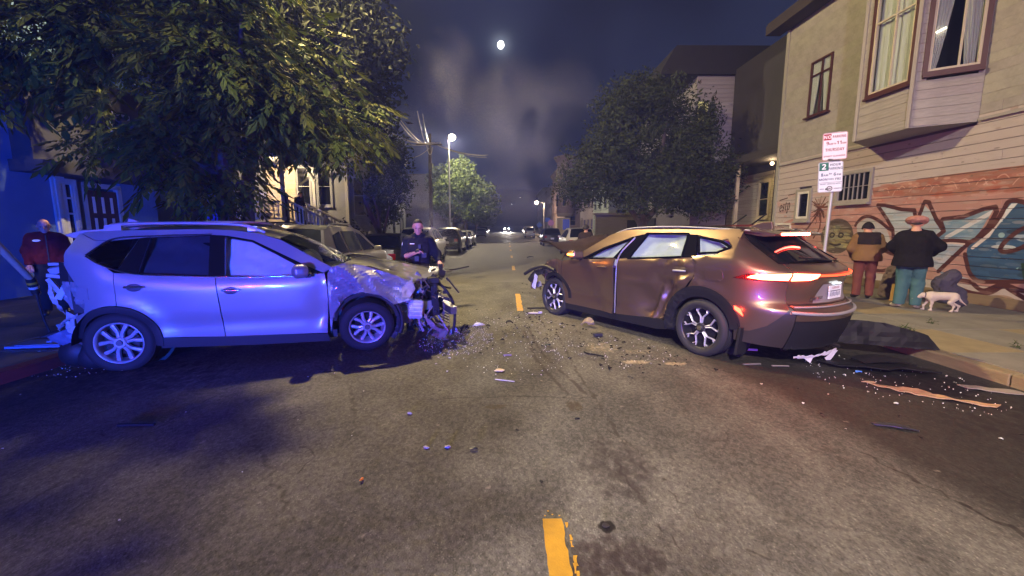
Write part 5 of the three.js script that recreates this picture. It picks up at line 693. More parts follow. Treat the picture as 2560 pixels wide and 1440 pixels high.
  { const r = rnd(8), cs = []; for (const [cu, cv, n] of [[0.3, 0.25, 26], [0.62, 0.18, 20], [0.45, 0.5, 14]]) for (let i = 0; i < n; i++) { let u = cu, v = cv; const a = i / n * 6.28 + r() * 0.3; for (let k = 0; k < 4; k++) { const u2 = u + Math.cos(a + (r() - 0.5)) * 0.05, v2 = v + Math.sin(a + (r() - 0.5)) * 0.07; if (u2 < 0.02 || u2 > 0.98 || v2 < 0.02 || v2 > 0.98) break; const A = wsf(u, v), B = wsf(u2, v2); cs.push(tube([[A[0] + 0.004, A[1] + 0.004, A[2]], [(A[0] + B[0]) / 2 + 0.004, (A[1] + B[1]) / 2 + 0.004, (A[2] + B[2]) / 2], [B[0] + 0.004, B[1] + 0.004, B[2]]], 0.0016, 2, 3)); u = u2; v = v2; } } mesh('glass_cracks', cs, MT(lin(0.6, 0.65, 0.66), 0.3), ws); }
  mesh('rear_screen', [sheet(8, 6, (u, v) => [lerp(-0.52, -0.36, v), lerp(1.2, 1.56, v), lerp(0.6, -0.6, u)])], M.tint, C);
  mesh('tailgate', [sheet(18, 12, (u, v) => [-0.52 - 0.03 * Math.sin(u * 3.1) + 0.05 * folds(u, v, 2, 3), lerp(0.55, 1.2, v), lerp(0.55, -0.6, u)])], silver, C);
  // bonnet: buckled on the near edge, sprung at the nose
  const hood = (u, v) => { const z = lerp(0.74, -0.72, u), x = lerp(2.47 + 0.12 * (1 - (2 * u - 1) ** 2), lerp(3.36, 4.12, Math.pow(u, 0.8)), v); const ed = Math.exp(-((u / 0.16) ** 2)); return [x, 1.185 - 0.17 * v - 0.09 * v * v + 0.035 * Math.sin(Math.PI * u) + ed * (0.35 * c1(x, z) + 0.3 * c2(x, z)) + 0.012 * folds(x * 0.5, z, 1.6, 9) * v - 0.03 * v * u, z + 0.02 * ed * folds(x, v, 4, 6)]; };
  const hs = sheet(40, 34, hood), hu = sheet(20, 16, (u, v) => { const p = hood(u, v); p[1] -= 0.028; return p; }); const bon = mesh('bonnet', [hs, hu, sheet(40, 1, (u, v) => { const p = hood(u, 1); p[1] -= 0.028 * v; return p; }), sheet(34, 1, (u, v) => { const p = hood(0, u); p[1] -= 0.03 * v; return p; })], silver, C); tag(bon, 'buckled bonnet sprung at the nose');
  mesh('bonnet_seal', [tube([[3.75, 0.905, -0.1], [3.95, 0.93, -0.5], [4.13, 0.915, -0.66], [4.42, 0.95, -0.75]], 0.012, 20, 6)], M.black, C);
  mesh('wiper', [tube([[2.48, 1.2, 0.3], [2.42, 1.215, -0.1], [2.36, 1.24, -0.5]], 0.012, 10, 5), tube([[2.46, 1.2, 0.66], [2.42, 1.22, 0.3]], 0.012, 8, 5)], M.black, C); mesh('cowl', [box(0.24, 0.1, 1.45, 2.46, 1.11, 0)], M.black, C);
  // mirror, handles
  const mir = mesh('door_mirror', [at(new RoundedBoxGeometry(0.19, 0.17, 0.2, 5, 0.07), 2.0, 1.14, 1.02, 0, 0.15, 0.05)], paintMat(lin(0.22, 0.22, 0.24), 0.3), C); mesh('mirror_arm', [box(0.1, 0.05, 0.14, 2.06, 1.08, 0.93)], M.black, mir);
  for (const [x, y, p] of [[0.27, 0.995, rd], [1.22, 0.922, fd]]) { const cup = mesh('handle_cup', [at(new THREE.SphereGeometry(1, 20, 10), x - 0.01, y - 0.005, W(x, y) + 0.001, 0, 0, 0, [0.075, 0.045, 0.008])], MT(lin(0.06, 0.06, 0.08), 0.4), p); mesh('handle', [rbox(0.19, 0.026, 0.026, 0.012, x, y + 0.004, W(x, y) + 0.034, 0, 0, -0.03)], M.chrome, p); }
  wheel(C, RC[0], RC[1], 0.785, 0.35, 0.237, TEN, { turn: 0.35 }); wheel(C, FC[0] - 0.01, 0.372, 0.79, 0.35, 0.228, TEN, { turn: 0.94, lean: 0.2, toe: 0.1 });
  wheel(C, RC[0], RC[1], -0.785, 0.35, 0.237, TEN, { side: -1 }); wheel(C, FC[0], 0.35, -0.785, 0.35, 0.228, TEN, { side: -1 });
  // stripped nose: radiator pack, inner structure, liner, washer bottle, dangling bumper bar
  mesh('radiator', [rbox(0.1, 0.48, 1.15, 0.01, 3.62, 0.62, -0.05, 0, 0.1, 0.08), rbox(0.16, 0.08, 1.2, 0.01, 3.6, 0.9, -0.05, 0, 0.1), box(0.06, 0.4, 0.06, 3.72, 0.62, 0.2), box(0.06, 0.44, 0.06, 3.75, 0.6, -0.3), cyl(0.17, 0.17, 0.06, 20, 3.7, 0.62, -0.05, 0, 0, Math.PI / 2)], M.black, C);
  mesh('engine', [rbox(0.5, 0.5, 0.7, 0.05, 3.05, 0.66, -0.1), rbox(0.34, 0.14, 0.5, 0.04, 3.2, 0.93, 0.1), cyl(0.06, 0.06, 0.5, 10, 3.35, 0.82, 0.2, 1.2, 0, 0.3), rbox(0.2, 0.2, 0.2, 0.02, 3.35, 0.6, 0.45), box(0.4, 0.12, 0.12, 3.3, 0.9, -0.45)], M.plasticGrey, C);
  mesh('chassis_leg', [box(0.85, 0.13, 0.09, 3.2, 0.52, 0.5, 0, 0.08, 0.05), box(0.85, 0.13, 0.09, 3.2, 0.52, -0.5), box(0.09, 0.11, 1.5, 3.78, 0.5, -0.1, 0.05, 0.2, 0)], M.steel, C);
  mesh('inner_wing', [panel([[2.95, 0.75], [3.3, 0.7], [3.45, 0.45], [3.3, 0.3], [3.12, 0.45], [3.1, 0.6]], 0.06, (u, v) => [u, v, 0.64 + 0.07 * folds(u, v, 4, 7)], { facet: true }), panel([[3.1, 1.0], [3.45, 0.95], [3.5, 0.72], [3.1, 0.72]], 0.06, (u, v) => [u, v, 0.55 + 0.06 * folds(u, v, 4, 2)], { facet: true })], silver, C);
  const bot = mesh('washer_bottle', [at(new RoundedBoxGeometry(0.2, 0.27, 0.16, 4, 0.035), 3.38, 0.53, 0.68, 0, 0.1, -0.12), cyl(0.035, 0.04, 0.12, 12, 3.31, 0.72, 0.68)], MT(lin(0.6, 0.62, 0.66), 0.35, { transmission: 0.2, thickness: 0 }), C); for (let i = 0; i < 4; i++) mesh('bottle_rib', [box(0.17, 0.012, 0.012, 3.38, 0.45 + i * 0.055, 0.765, 0, 0.1, -0.12)], M.cloth, bot); mesh('filler_cap', [ball(0.04, 3.3, 0.81, 0.66, 1, 0.6, 1, 12)], MT(lin(0.6, 0.5, 0.2), 0.5), bot);
  mesh('wheel_liner', [tube(arc(...FC, 0.4, -25, 60, 10).map(([x, y]) => [x + 0.05, y, 0.86]), 0.035, 20, 6), panel(ringPoly(FC[0] + 0.02, FC[1], 0.36, 0.42, -40, 80, 12), 0.05, (u, v) => [u, v, 0.8 + 0.02 * folds(u, v, 5, 3)])], clad, C);
  mesh('headlamp_shard', [flat(geom([3.55, 0.12, 0.5, 3.78, 0.02, 0.62, 3.9, 0.16, 0.45, 3.7, 0.26, 0.4, 3.74, 0.1, 0.3], [0, 1, 2, 0, 2, 3, 0, 3, 4, 1, 4, 2, 0, 4, 1]))], MT(lin(0.55, 0.55, 0.5), 0.2, { metalness: 0.5 }), C);
  const scrap = MT(lin(0.36, 0.29, 0.28), 0.6, { metalness: 0.2 });
  for (const [pts, w, k] of [[[[3.4, 0.66, 0.62], [3.48, 0.48, 0.64], [3.58, 0.3, 0.62], [3.74, 0.16, 0.56], [3.9, 0.18, 0.42]], 0.035, 3], [[[3.45, 0.92, 0.55], [3.5, 0.74, 0.58], [3.46, 0.58, 0.6]], 0.028, 5], [[[3.72, 0.18, 0.55], [3.68, 0.08, 0.6], [3.84, 0.03, 0.62]], 0.04, 7], [[[3.42, 0.46, 0.7], [3.43, 0.32, 0.7], [3.48, 0.2, 0.72]], 0.02, 9], [[[3.6, 0.12, 0.66], [3.75, 0.1, 0.5], [3.95, 0.05, 0.35]], 0.03, 11], [[[3.75, 0.75, 0.3], [3.82, 0.5, 0.35], [3.8, 0.25, 0.4]], 0.022, 13]]) mesh('bracket', [ribbon(pts, w, k)], scrap, C);
  mesh('bumper_hose', [tube([[3.72, 0.86, 0.25], [3.86, 0.72, 0.32], [3.97, 0.5, 0.36], [3.98, 0.25, 0.38], [3.94, 0.04, 0.4]], 0.021, 30, 8), tube([[3.65, 0.95, 0.1], [3.75, 0.98, -0.2], [3.8, 0.85, -0.45]], 0.02, 20, 6)], M.black, C);
  { const r = rnd(17), mess = [], mess2 = []; for (let i = 0; i < 130; i++) { const x = 3.1 + r() * 0.78, y = 0.12 + r() * 0.84, z = 0.72 - r() * 1.2; (i % 4 ? mess : mess2).push(i % 2 ? box(0.03 + r() * 0.1, 0.012 + r() * 0.05, 0.02 + r() * 0.09, x, y, z, r() * 3, r() * 3, r() * 3) : tube([[x, y, z], [x + (r() - 0.5) * 0.3, y + (r() - 0.5) * 0.25, z + (r() - 0.5) * 0.2], [x + (r() - 0.5) * 0.4, y - r() * 0.3, z]], 0.008 + r() * 0.01, 8, 5)); } mesh('torn_parts', mess, M.black, C); mesh('torn_parts', mess2, M.steel, C); }
  mesh('grille_slats', [0, 1, 2, 3].map((i) => box(0.02, 0.02, 0.34, 3.86, 0.2 + i * 0.045, 0.1, 0, 0.3, 0.2)), M.steel, C);
  // smashed tail
  mesh('crushed_rear_panel', [panel([[-0.26, 0.98], [-0.24, 0.74], [-0.39, 0.68], [-0.5, 0.72], [-0.62, 0.88], [-0.55, 1.05], [-0.4, 1.04]], 0.04, (u, v) => [u, v, 0.75 + 0.5 * (u + 0.24) + 0.1 * folds(u, v, 3, 4)], { facet: true, skirt: 0.01 })], silver, C);
  mesh('tail_lamp_cavity', [panel([[-0.3, 1.06], [-0.4, 1.25], [-0.56, 1.27], [-0.58, 1.0], [-0.4, 1.02]], 0.08, (u, v) => [u, v, 0.7 + 0.35 * (u + 0.3)])], M.black, C);
  mesh('torn_bumper_skin', [ribbon([[-0.4, 0.66, 0.72], [-0.55, 0.6, 0.7], [-0.62, 0.5, 0.66]], 0.05, 21), panel([[-0.37, 0.42], [-0.38, 0.66], [-0.5, 0.72], [-0.52, 0.5], [-0.45, 0.42]], 0.035, (u, v) => [u - 0.05, v, 0.74 + 0.7 * (u + 0.38) + 0.06 * folds(u, v, 5, 9)], { facet: true, skirt: 0.006 }), ribbon([[-0.7, 1.08, 0.55], [-0.68, 0.9, 0.6], [-0.6, 0.72, 0.62], [-0.55, 0.65, 0.62]], 0.02, 15)], MT(lin(0.5, 0.5, 0.54), 0.5), C);
  { const bits = [box(0.16, 0.03, 0.08, -0.62, 1.24, 0.5), box(0.13, 0.07, 0.05, -0.64, 1.17, 0.52, 0.3, 0, 0.2), box(0.2, 0.04, 0.05, -0.62, 1.1, 0.54, 0, 0, -0.15), box(0.05, 0.22, 0.03, -0.66, 0.98, 0.55, 0, 0, 0.5), box(0.06, 0.2, 0.04, -0.58, 0.93, 0.58, 0, 0.3, -0.5)]; mesh('lamp_bracket', bits, MT(lin(0.42, 0.43, 0.46), 0.4), C); }
  mesh('exhaust_box', [rbox(0.3, 0.22, 0.34, 0.08, -0.42, 0.27, 0.5, 0, 0.2), limb([[-0.5, 0.5, 0.55], [-0.75, 0.42, 0.55], [-0.85, 0.4, 0.6]], [0.03, 0.04, 0.01], 6, 0.5), ball(0.17, -0.52, 0.2, 0.62, 1, 1, 0.6, 12), ball(0.16, -0.35, 0.15, 0.66, 1, 1, 0.5, 12)], M.black, C);
  mesh('splash_shield', [panel([[-0.5, 0.52], [-0.42, 0.36], [-0.6, 0.3], [-0.74, 0.42]], 0.05, (u, v) => [u, v, 0.68 + 0.06 * folds(u, v, 6, 1)], { facet: true })], MT(lin(0.12, 0.15, 0.24), 0.5), C);
}
// ---------------- bronze car, doors dented, nose destroyed, tail lights on
{
  const C = thing('crashed_bronze_car', 'bronze crossover with dented doors, raised crumpled bonnet and glowing red tail lights', 'car', [3.34, 0, -5.757], 121.5 * Math.PI / 180);
  const bronze = paintMat(lin(0.15, 0.1, 0.07), 0.66, 0.36), clad = MT(lin(0.012, 0.012, 0.014), 0.6, { specularIntensity: 0.5 }), gloss = M.blackGloss;
  const belt = curve([[-1.1, 1.22], [-0.6, 1.27], [-0.2, 1.31], [0.3, 1.265], [1.5, 1.18], [2.4, 1.125], [3.6, 1.05]]);
  const wt = curve([[0, 0.88], [0.22, 0.91], [0.4, 0.925], [0.55, 0.935], [0.8, 0.962], [0.9, 0.967], [0.97, 0.95], [1, 0.93], [1.25, 0.865], [1.6, 0.765], [1.85, 0.7], [2, 0.66], [2.2, 0.6]]);
  const xr = curve([[0.25, -0.98], [0.45, -1.06], [0.62, -1.1], [0.72, -1.09], [0.78, -1.0], [0.9, -0.975], [1.05, -1.0], [1.12, -1.03], [1.17, -1.0], [1.25, -0.86], [1.36, -0.68], [1.5, -0.46], [1.6, -0.36]]), ws = curve([[0.2, 0.66], [0.7, 0.69], [1.1, 0.675], [1.25, 0.64], [1.5, 0.58], [1.6, 0.55]]);
  const RC = [0.1, 0.36], FC = [3.15, 0.36];
  const W = (x, y) => { const b = belt(x), k = y < b ? y / b : 1 + (y - b) / (1.64 - b); let w = wt(k); w += 0.02 * Math.exp(-(((Math.hypot(x - RC[0], y - RC[1]) - 0.52) / 0.1) ** 2)) * (y < 1 ? 1 : 0); if (x > 3.0) w -= 0.16 * Math.pow((x - 3.0) / 0.8, 2); w -= 0.014 * Math.exp(-(((y - 0.5) / 0.1) ** 2)) * sstep(0.4, 0.8, x); return w; };
  const S = (u, y) => { if (u >= -0.25) return [u, y, W(u, y)]; const t = (-0.25 - u) / 0.7, w = W(-0.25, y), e = xr(y) + 0.2; return [lerp(-0.25, e, t), y, w - (w - ws(y)) * Math.pow(t, 2.1)]; };
  const add = flank(C, S, -1), rearF = (z, y) => [xr(y) + 0.2 * Math.abs(z / ws(y)) ** 2.6, y, z];
  // doors: big dents round the rear door and sill
  const G = (x, y, cx, cy, a, b2, k, rot = 0) => { const dx = x - cx, dy = y - cy, c = Math.cos(rot), q = Math.sin(rot); return k * Math.exp(-(((dx * c + dy * q) / a) ** 2 + ((-dx * q + dy * c) / b2) ** 2)); };
  const dentR = (x, y) => G(x, y, 0.68, 0.78, 0.16, 0.2, -0.15, 0.5) + G(x, y, 0.95, 0.55, 0.24, 0.22, -0.14) + G(x, y, 0.8, 0.6, 0.045, 0.3, 0.085, 0.35) + G(x, y, 0.62, 0.42, 0.05, 0.16, 0.07, -0.5) + G(x, y, 0.45, 0.9, 0.06, 0.16, 0.07, 0.9) + G(x, y, 0.36, 1.07, 0.2, 0.06, -0.05) + G(x, y, 1.2, 0.85, 0.3, 0.05, 0.02) + 0.05 * folds(x, y, 2.2, 6) * sstep(1.1, 0.5, x);
  const rd = add('rear_door', [[0.3, 1.262], [0.8, 1.23], [1.545, 1.176], [1.56, 0.8], [1.592, 0.29], [1.2, 0.32], [0.74, 0.36], ...arc(...RC, 0.545, 10, 62, 8), [0.22, 1.0], [0.2, 1.2]], bronze, { step: 0.035, disp: dentR }); tag(rd, 'deeply dented rear door');
  const fd = add('front_door', [[1.6, 1.172], [2.0, 1.15], [2.42, 1.12], [2.9, 1.06], [2.92, 0.7], [2.85, 0.28], [2.2, 0.285], [1.645, 0.285], [1.615, 0.8]], bronze, { step: 0.05, disp: (x, y) => 0.035 * sstep(1.95, 1.6, x) + 0.006 * folds(x, y, 1.5, 2) });
  const qp = add('rear_quarter_panel', [[0.185, 1.2], [0.285, 1.275], [0.1, 1.296], [-0.05, 1.31], [-0.2, 1.425], [-0.1, 1.5], [-0.05, 1.6], [-0.5, 1.6], [-0.8, 1.585], [-0.95, 1.53], [-0.95, 0.775], [-0.9, 0.72], [-0.72, 0.52], [-0.55, 0.44], [-0.35, 0.42], ...arc(...RC, 0.54, 172, 68, 14), [0.21, 1.0]], bronze, { step: 0.04, disp: (x, y) => 0.03 * folds(x, y, 3, 3) * sstep(-0.05, 0.2, x) * sstep(1.2, 1.0, y) * sstep(0.6, 0.8, y) });
  mesh('fuel_flap', [panel([[-0.16, 1.0], [0.02, 0.99], [0.05, 1.02], [0.06, 1.1], [0.03, 1.13], [-0.15, 1.14], [-0.18, 1.11], [-0.19, 1.03]], 0.04, (u, v) => [u, v, -W(u, v) - 0.007], { skirt: 0.014, flip: true })], bronze, qp);
  add('roof_side', [[-0.95, 1.6], [-0.9, 1.53], [-0.1, 1.515], [-0.02, 1.49], [0.38, 1.555], [1.216, 1.562], [1.44, 1.51], [1.99, 1.322], [2.4, 1.122], [2.6, 1.15], [2.3, 1.33], [1.95, 1.53], [1.7, 1.602], [1.2, 1.642], [0.7, 1.642], [0, 1.632], [-0.5, 1.615]], bronze, { skirt: 0.03, step: 0.05 });
  add('sill', [[0.7, 0.36], [1.6, 0.29], [2.86, 0.28], [2.85, 0.17], [0.8, 0.2], [0.6, 0.24]], clad, { off: 0.0 });
  add('arch_trim', ringPoly(...RC, 0.41, 0.55, -12, 172), clad, { off: 0.012, skirt: 0.06, disp: (x, y) => 0.02 * folds(x, y, 5, 4) * sstep(0.2, 0.4, x), facet: true, step: 0.05 }); add('arch_trim', ringPoly(...FC, 0.4, 0.47, 20, 176), clad, { off: 0.012, skirt: 0.06 });
  add('front_wing', [[2.93, 1.05], [3.1, 1.08], [3.4, 1.02], [3.62, 0.9], [3.7, 0.72], [3.58, 0.6], ...arc(...FC, 0.48, 30, 172, 12), [2.88, 0.3], [2.935, 0.7]], bronze, { step: 0.05, facet: true, disp: (x, y) => 0.09 * folds(x, y, 2.4, 2) * sstep(2.95, 3.2, x) });
  mesh('torn_arch_liner', [tube([[3.1, 0.86, -0.98], [3.4, 0.92, -1.0], [3.65, 0.86, -1.08], [3.85, 0.74, -1.15]], 0.035, 20, 6), panel([[3.35, 0.9], [3.7, 0.82], [3.9, 0.62], [3.8, 0.56], [3.6, 0.72], [3.3, 0.8]], 0.06, (u, v) => [u, v, -0.98 - 0.12 * (u - 3.3) + 0.04 * folds(u, v, 4, 3)], { facet: true })], M.black, C);
  const pillarM = MT(lin(0.006, 0.006, 0.007), 0.95, { specularIntensity: 0.03 }), pil = (poly, m = pillarM) => add('pillar', poly, m, { off: -0.006, skirt: 0.03 });
  pil([[1.36, 1.19], [1.2, 1.556], [1.3, 1.545], [1.43, 1.505], [1.64, 1.172]]); pil([[0.285, 1.272], [0.435, 1.266], [0.5, 1.56], [0.37, 1.55], [0.24, 1.305]]); pil([[2.4, 1.126], [1.98, 1.322], [1.44, 1.508], [1.45, 1.485], [1.97, 1.298], [2.3, 1.14], [2.3, 1.124]]); for (const p of [[[0.33, 1.528], [-0.03, 1.472], [-0.2, 1.404], [-0.05, 1.338], [0.2, 1.318]], [[1.37, 1.184], [1.21, 1.56], [0.5, 1.566], [0.43, 1.26], [0.9, 1.218]], [[2.36, 1.13], [1.97, 1.312], [1.44, 1.497], [1.66, 1.165]]]) mesh('window_seal', p.map((q, i) => { const w2 = p[(i + 1) % p.length], n = 6; return tube(Array.from({ length: n + 1 }, (_, k) => { const x = lerp(q[0], w2[0], k / n), y = lerp(q[1], w2[1], k / n); return [x, y, -(W(x, y) - 0.004)]; }), 0.017, 12, 6); }), pillarM, C);
  mesh('door_gap', [tube([[1.36, 1.5, -0.79], [1.55, 1.2, -0.935], [1.585, 0.8, -0.945], [1.615, 0.3, -0.915]], 0.011, 20, 6)], MT(lin(0.5, 0.5, 0.55), 0.3, { metalness: 0.7 }), C);
  const gl = (poly, m, nmz = 'window') => add(nmz, poly, m, { off: -0.014, skirt: 0 });
  gl([[2.32, 1.14], [1.97, 1.3], [1.45, 1.486], [1.66, 1.175]], M.glass); gl([[1.355, 1.194], [1.205, 1.55], [0.505, 1.556], [0.44, 1.268], [0.9, 1.226]], M.glass); gl([[0.325, 1.518], [-0.02, 1.464], [-0.18, 1.402], [-0.04, 1.348], [0.195, 1.328]], M.glass);
  const bagM = MT(lin(0.4, 0.47, 0.46), 0.9, { bumpMap: rep(grainTex, 6), bumpScale: 0.002 });
  mesh('curtain_airbag', [panel([[-0.3, 1.05], [-0.2, 1.44], [0.35, 1.55], [1.2, 1.58], [1.5, 1.51], [2.0, 1.31], [2.4, 1.05]], 0.04, (u, v) => [u, v, -(W(u, v) - 0.05 - 0.03 * Math.cos(u * 6.3) - 0.08 * fbm(u * 4 + v * 2, v * 4, 1, 3))], { flip: true })], bagM, C);
  mesh('steering_airbag', [ball(0.32, 1.85, 1.1, -0.4, 0.6, 0.8, 1)], bagM, C);
  mesh('cabin', [box(2.9, 0.75, 1.5, 1.3, 0.62, 0), box(0.5, 0.55, 1.4, 0.45, 1.0, 0), box(0.3, 0.25, 1.5, 2.4, 1.0, 0), box(0.75, 0.5, 1.3, -0.35, 0.85, 0)], M.black, C);
  mesh('wheel_well', [cyl(0.5, 0.5, 0.02, 30, ...RC, -0.56, Math.PI / 2), cyl(0.45, 0.45, 0.02, 30, ...FC, -0.52, Math.PI / 2), new THREE.CylinderGeometry(0.52, 0.52, 0.4, 24, 1, true, Math.PI / 2, Math.PI).rotateX(Math.PI / 2).translate(RC[0], RC[1], -0.74), cyl(0.5, 0.5, 0.02, 30, ...RC, 0.56, Math.PI / 2), cyl(0.45, 0.45, 0.02, 30, ...FC, 0.52, Math.PI / 2)], M.black, C);
  mesh('underbody', [box(3.4, 0.12, 1.5, 1.6, 0.26, 0), box(0.7, 0.3, 1.2, -0.5, 0.4, 0)], M.black, C);
  const ry = curve([[-0.42, 1.59], [-0.1, 1.622], [0.6, 1.648], [1.2, 1.648], [1.6, 1.62], [1.95, 1.54]]), rw = (x) => 0.66 - 0.03 * sstep(1.3, 1.95, x) - 0.05 * sstep(0, -0.42, x);
  mesh('roof', [sheet(26, 14, (u, v) => { const x = lerp(-0.42, 1.95, u), z = lerp(1, -1, v); return [x, ry(x) - 0.012 + 0.04 * (1 - z * z), z * rw(x)]; })], bronze, C);
  for (const s of [1, -1]) mesh('roof_strip', [tube([[-0.3, 1.612, s * 0.655], [0.6, 1.655, s * 0.675], [1.2, 1.655, s * 0.675], [1.65, 1.622, s * 0.668], [2.0, 1.51, s * 0.66]], 0.011, 30, 6)], M.galv, C);
  mesh('antenna_fin', [extr([[-0.24, 1.64], [0.06, 1.655], [0.0, 1.675], [-0.12, 1.71], [-0.22, 1.715]], 0.03, 0.008).translate(0, 0, -0.015)], bronze, C);
  const wsf = (u, v) => { const c = 1 - (2 * u - 1) ** 2, b = [2.55 + 0.2 * c, 1.13, lerp(0.8, -0.8, u)], t = [1.97 + 0.08 * c, 1.53 + 0.03 * c, lerp(0.62, -0.62, u)]; return [0, 1, 2].map((k) => lerp(b[k], t[k], v) + (k === 1 ? 0.03 * Math.sin(Math.PI * v) : 0)); };
  mesh('windscreen', [sheet(14, 8, wsf)], M.glass, C);
  // tail: boot lid, glass, spoiler, lamps, plate, bumper
  const edge = (y0, y1, n = 10) => [...Array.from({ length: n + 1 }, (_, i) => { const y = lerp(y0, y1, i / n); return [-ws(y), y]; }), ...Array.from({ length: n + 1 }, (_, i) => { const y = lerp(y1, y0, i / n); return [ws(y), y]; })];
  const rear = (name, poly, mat, off = 0, step = 0.06, parent = C, facet = false, skirt = 0.01) => mesh(name, [panel(poly, step, (z, y) => { const p = rearF(z, y); return [p[0] - off, p[1], p[2]]; }, { skirt, flip: true, facet })], mat, parent);
  const lid = rear('tailgate', edge(0.775, 1.225), bronze); rear('bumper', edge(0.6, 0.77), bronze, 0.004); 
  rear('lower_bumper', edge(0.25, 0.6), clad, 0.006);
  add('lower_bumper_corner', [[-0.95, 0.775], [-0.9, 0.72], [-0.72, 0.52], [-0.55, 0.44], [-0.35, 0.42], [-0.36, 0.3], [-0.95, 0.26]], MT(lin(0.03, 0.024, 0.022), 0.35, { clearcoat: 0.5 }), { off: -0.004 });
  mesh('bumper_strip', [tube(Array.from({ length: 25 }, (_, i) => { const z = lerp(-0.74, 0.74, i / 24), p = rearF(z, 0.66); return [p[0] - 0.012, 0.665 + 0.04 * (Math.abs(z) / 0.8) ** 2, z]; }), 0.02, 50, 6), tube(Array.from({ length: 25 }, (_, i) => { const z = lerp(-0.68, 0.68, i / 24), p = rearF(z, 0.74); return [p[0] - 0.004, 0.755, z]; }), 0.01, 50, 6)], M.galv, C);
  const rg = rear('rear_screen', [...Array.from({ length: 9 }, (_, i) => { const y = lerp(1.245, 1.55, i / 8); return [-ws(y) + 0.05, y]; }), ...Array.from({ length: 9 }, (_, i) => { const y = lerp(1.55, 1.245, i / 8); return [ws(y) - 0.05, y]; })], M.darkglass, 0.012); mesh('screen_trim', [panel([[-0.69, 1.23], [-0.6, 1.58], [-0.52, 1.58], [-0.6, 1.23]], 0.05, (z, y) => { const p = rearF(z, y); return [p[0] - 0.02, p[1], p[2]]; }, { flip: true, skirt: 0.02 }), panel([[0.69, 1.23], [0.6, 1.58], [0.52, 1.58], [0.6, 1.23]], 0.05, (z, y) => { const p = rearF(z, y); return [p[0] - 0.02, p[1], p[2]]; }, { flip: true, skirt: 0.02 })], gloss, rg); mesh('rear_wiper', [tube([[-0.88, 1.25, 0.1], [-0.84, 1.28, -0.2], [-0.78, 1.3, -0.45]], 0.012, 12, 5)], M.black, rg);
  mesh('rear_headrests', [rbox(0.12, 0.2, 0.28, 0.04, 0.1, 1.36, -0.36), rbox(0.12, 0.2, 0.28, 0.04, 0.1, 1.36, 0.36)], M.plasticGrey, C);
  const sp = mesh('spoiler', [extr([[-0.56, 1.565], [-0.42, 1.6], [-0.2, 1.622], [-0.2, 1.58], [-0.42, 1.545], [-0.55, 1.55]], 1.16, 0.008).translate(0, 0, -0.58)], bronze, C);
  const RED = lin(1, 0.045, 0.02);
  mesh('brake_light', [rbox(0.02, 0.03, 0.68, 0.006, -0.57, 1.565, -0.1)], glow(lin(1, 0.09, 0.06), 60), sp);
  const lampL = add('tail_light', [[-0.33, 1.06], [-0.52, 1.115], [-0.95, 1.14], [-0.95, 1.035], [-0.62, 1.04], [-0.46, 1.05]], MT(lin(0.12, 0.004, 0.004), 0.15, { clearcoat: 1, transmission: 0.2, thickness: 0 }), { off: 0.012, step: 0.04 });
  mesh('light_element', [panel([[-0.52, 1.07], [-0.56, 1.095], [-0.66, 1.118], [-0.95, 1.132], [-0.95, 1.05], [-0.7, 1.052]], 0.03, (u, v) => { const p = S(u, v); return [p[0], p[1], -(p[2] + 0.02)]; }, { flip: true, skirt: 0.012 })], glow(lin(1, 0.075, 0.035), 48), lampL);
  mesh('light_element', [panel([[-0.68, 1.05], [-0.68, 1.132], [-0.42, 1.125], [-0.44, 1.085], [-0.5, 1.06]], 0.04, (z, y) => { const p = rearF(z, y); return [p[0] - 0.018, y, z]; }, { flip: true, skirt: 0.012 })], glow(lin(1, 0.075, 0.035), 48), lampL);
  const bar = mesh('light_bar', [panel([[-0.52, 1.1], [-0.5, 1.122], [0, 1.112], [0.5, 1.122], [0.68, 1.128], [0.68, 1.112], [0.5, 1.106], [0, 1.096]], 0.05, (z, y) => { const p = rearF(z, y); return [p[0] - 0.016, y, z]; }, { flip: true, skirt: 0.01 })], glow(lin(1, 0.07, 0.02), 4), C);
  add('side_marker', [[-0.36, 0.72], [-0.43, 0.69], [-0.46, 0.61], [-0.42, 0.64], [-0.36, 0.68]], glow(RED, 16), { off: 0.016, both: false, step: 0.03 });
  const plateR = mesh('plate_recess', [panel([[-0.42, 0.79], [-0.27, 1.0], [0.27, 1.0], [0.42, 0.79]], 0.06, (z, y) => { const p = rearF(z, y); return [p[0] - 0.006, y, z]; }, { flip: true })], MT(lin(0.3, 0.28, 0.29), 0.4, { metalness: 0.4 }), C);
  const pt = canvasTex(256, 128, (c) => { c.fillStyle = '#eef0f4'; c.fillRect(0, 0, 256, 128); c.fillStyle = '#9a2030'; c.font = 'italic bold 30px serif'; c.textAlign = 'center'; c.fillText('California', 128, 30); c.fillStyle = '#2a3560'; c.fillRect(20, 48, 216, 8); c.globalAlpha = 0.55; for (let i = 0; i < 7; i++) c.fillRect(24 + i * 31, 62 + (i % 2) * 4, 20, 40); });
  const pg = box(0.012, 0.152, 0.305, -1.0, 0.9, -0.02); mesh('number_plate', [pg], MT(0xffffff, 0.35, { map: pt }), plateR); mesh('plate_light', [box(0.02, 0.012, 0.2, -1.005, 1.0, 0)], glow(lin(0.85, 0.95, 1), 3), plateR);
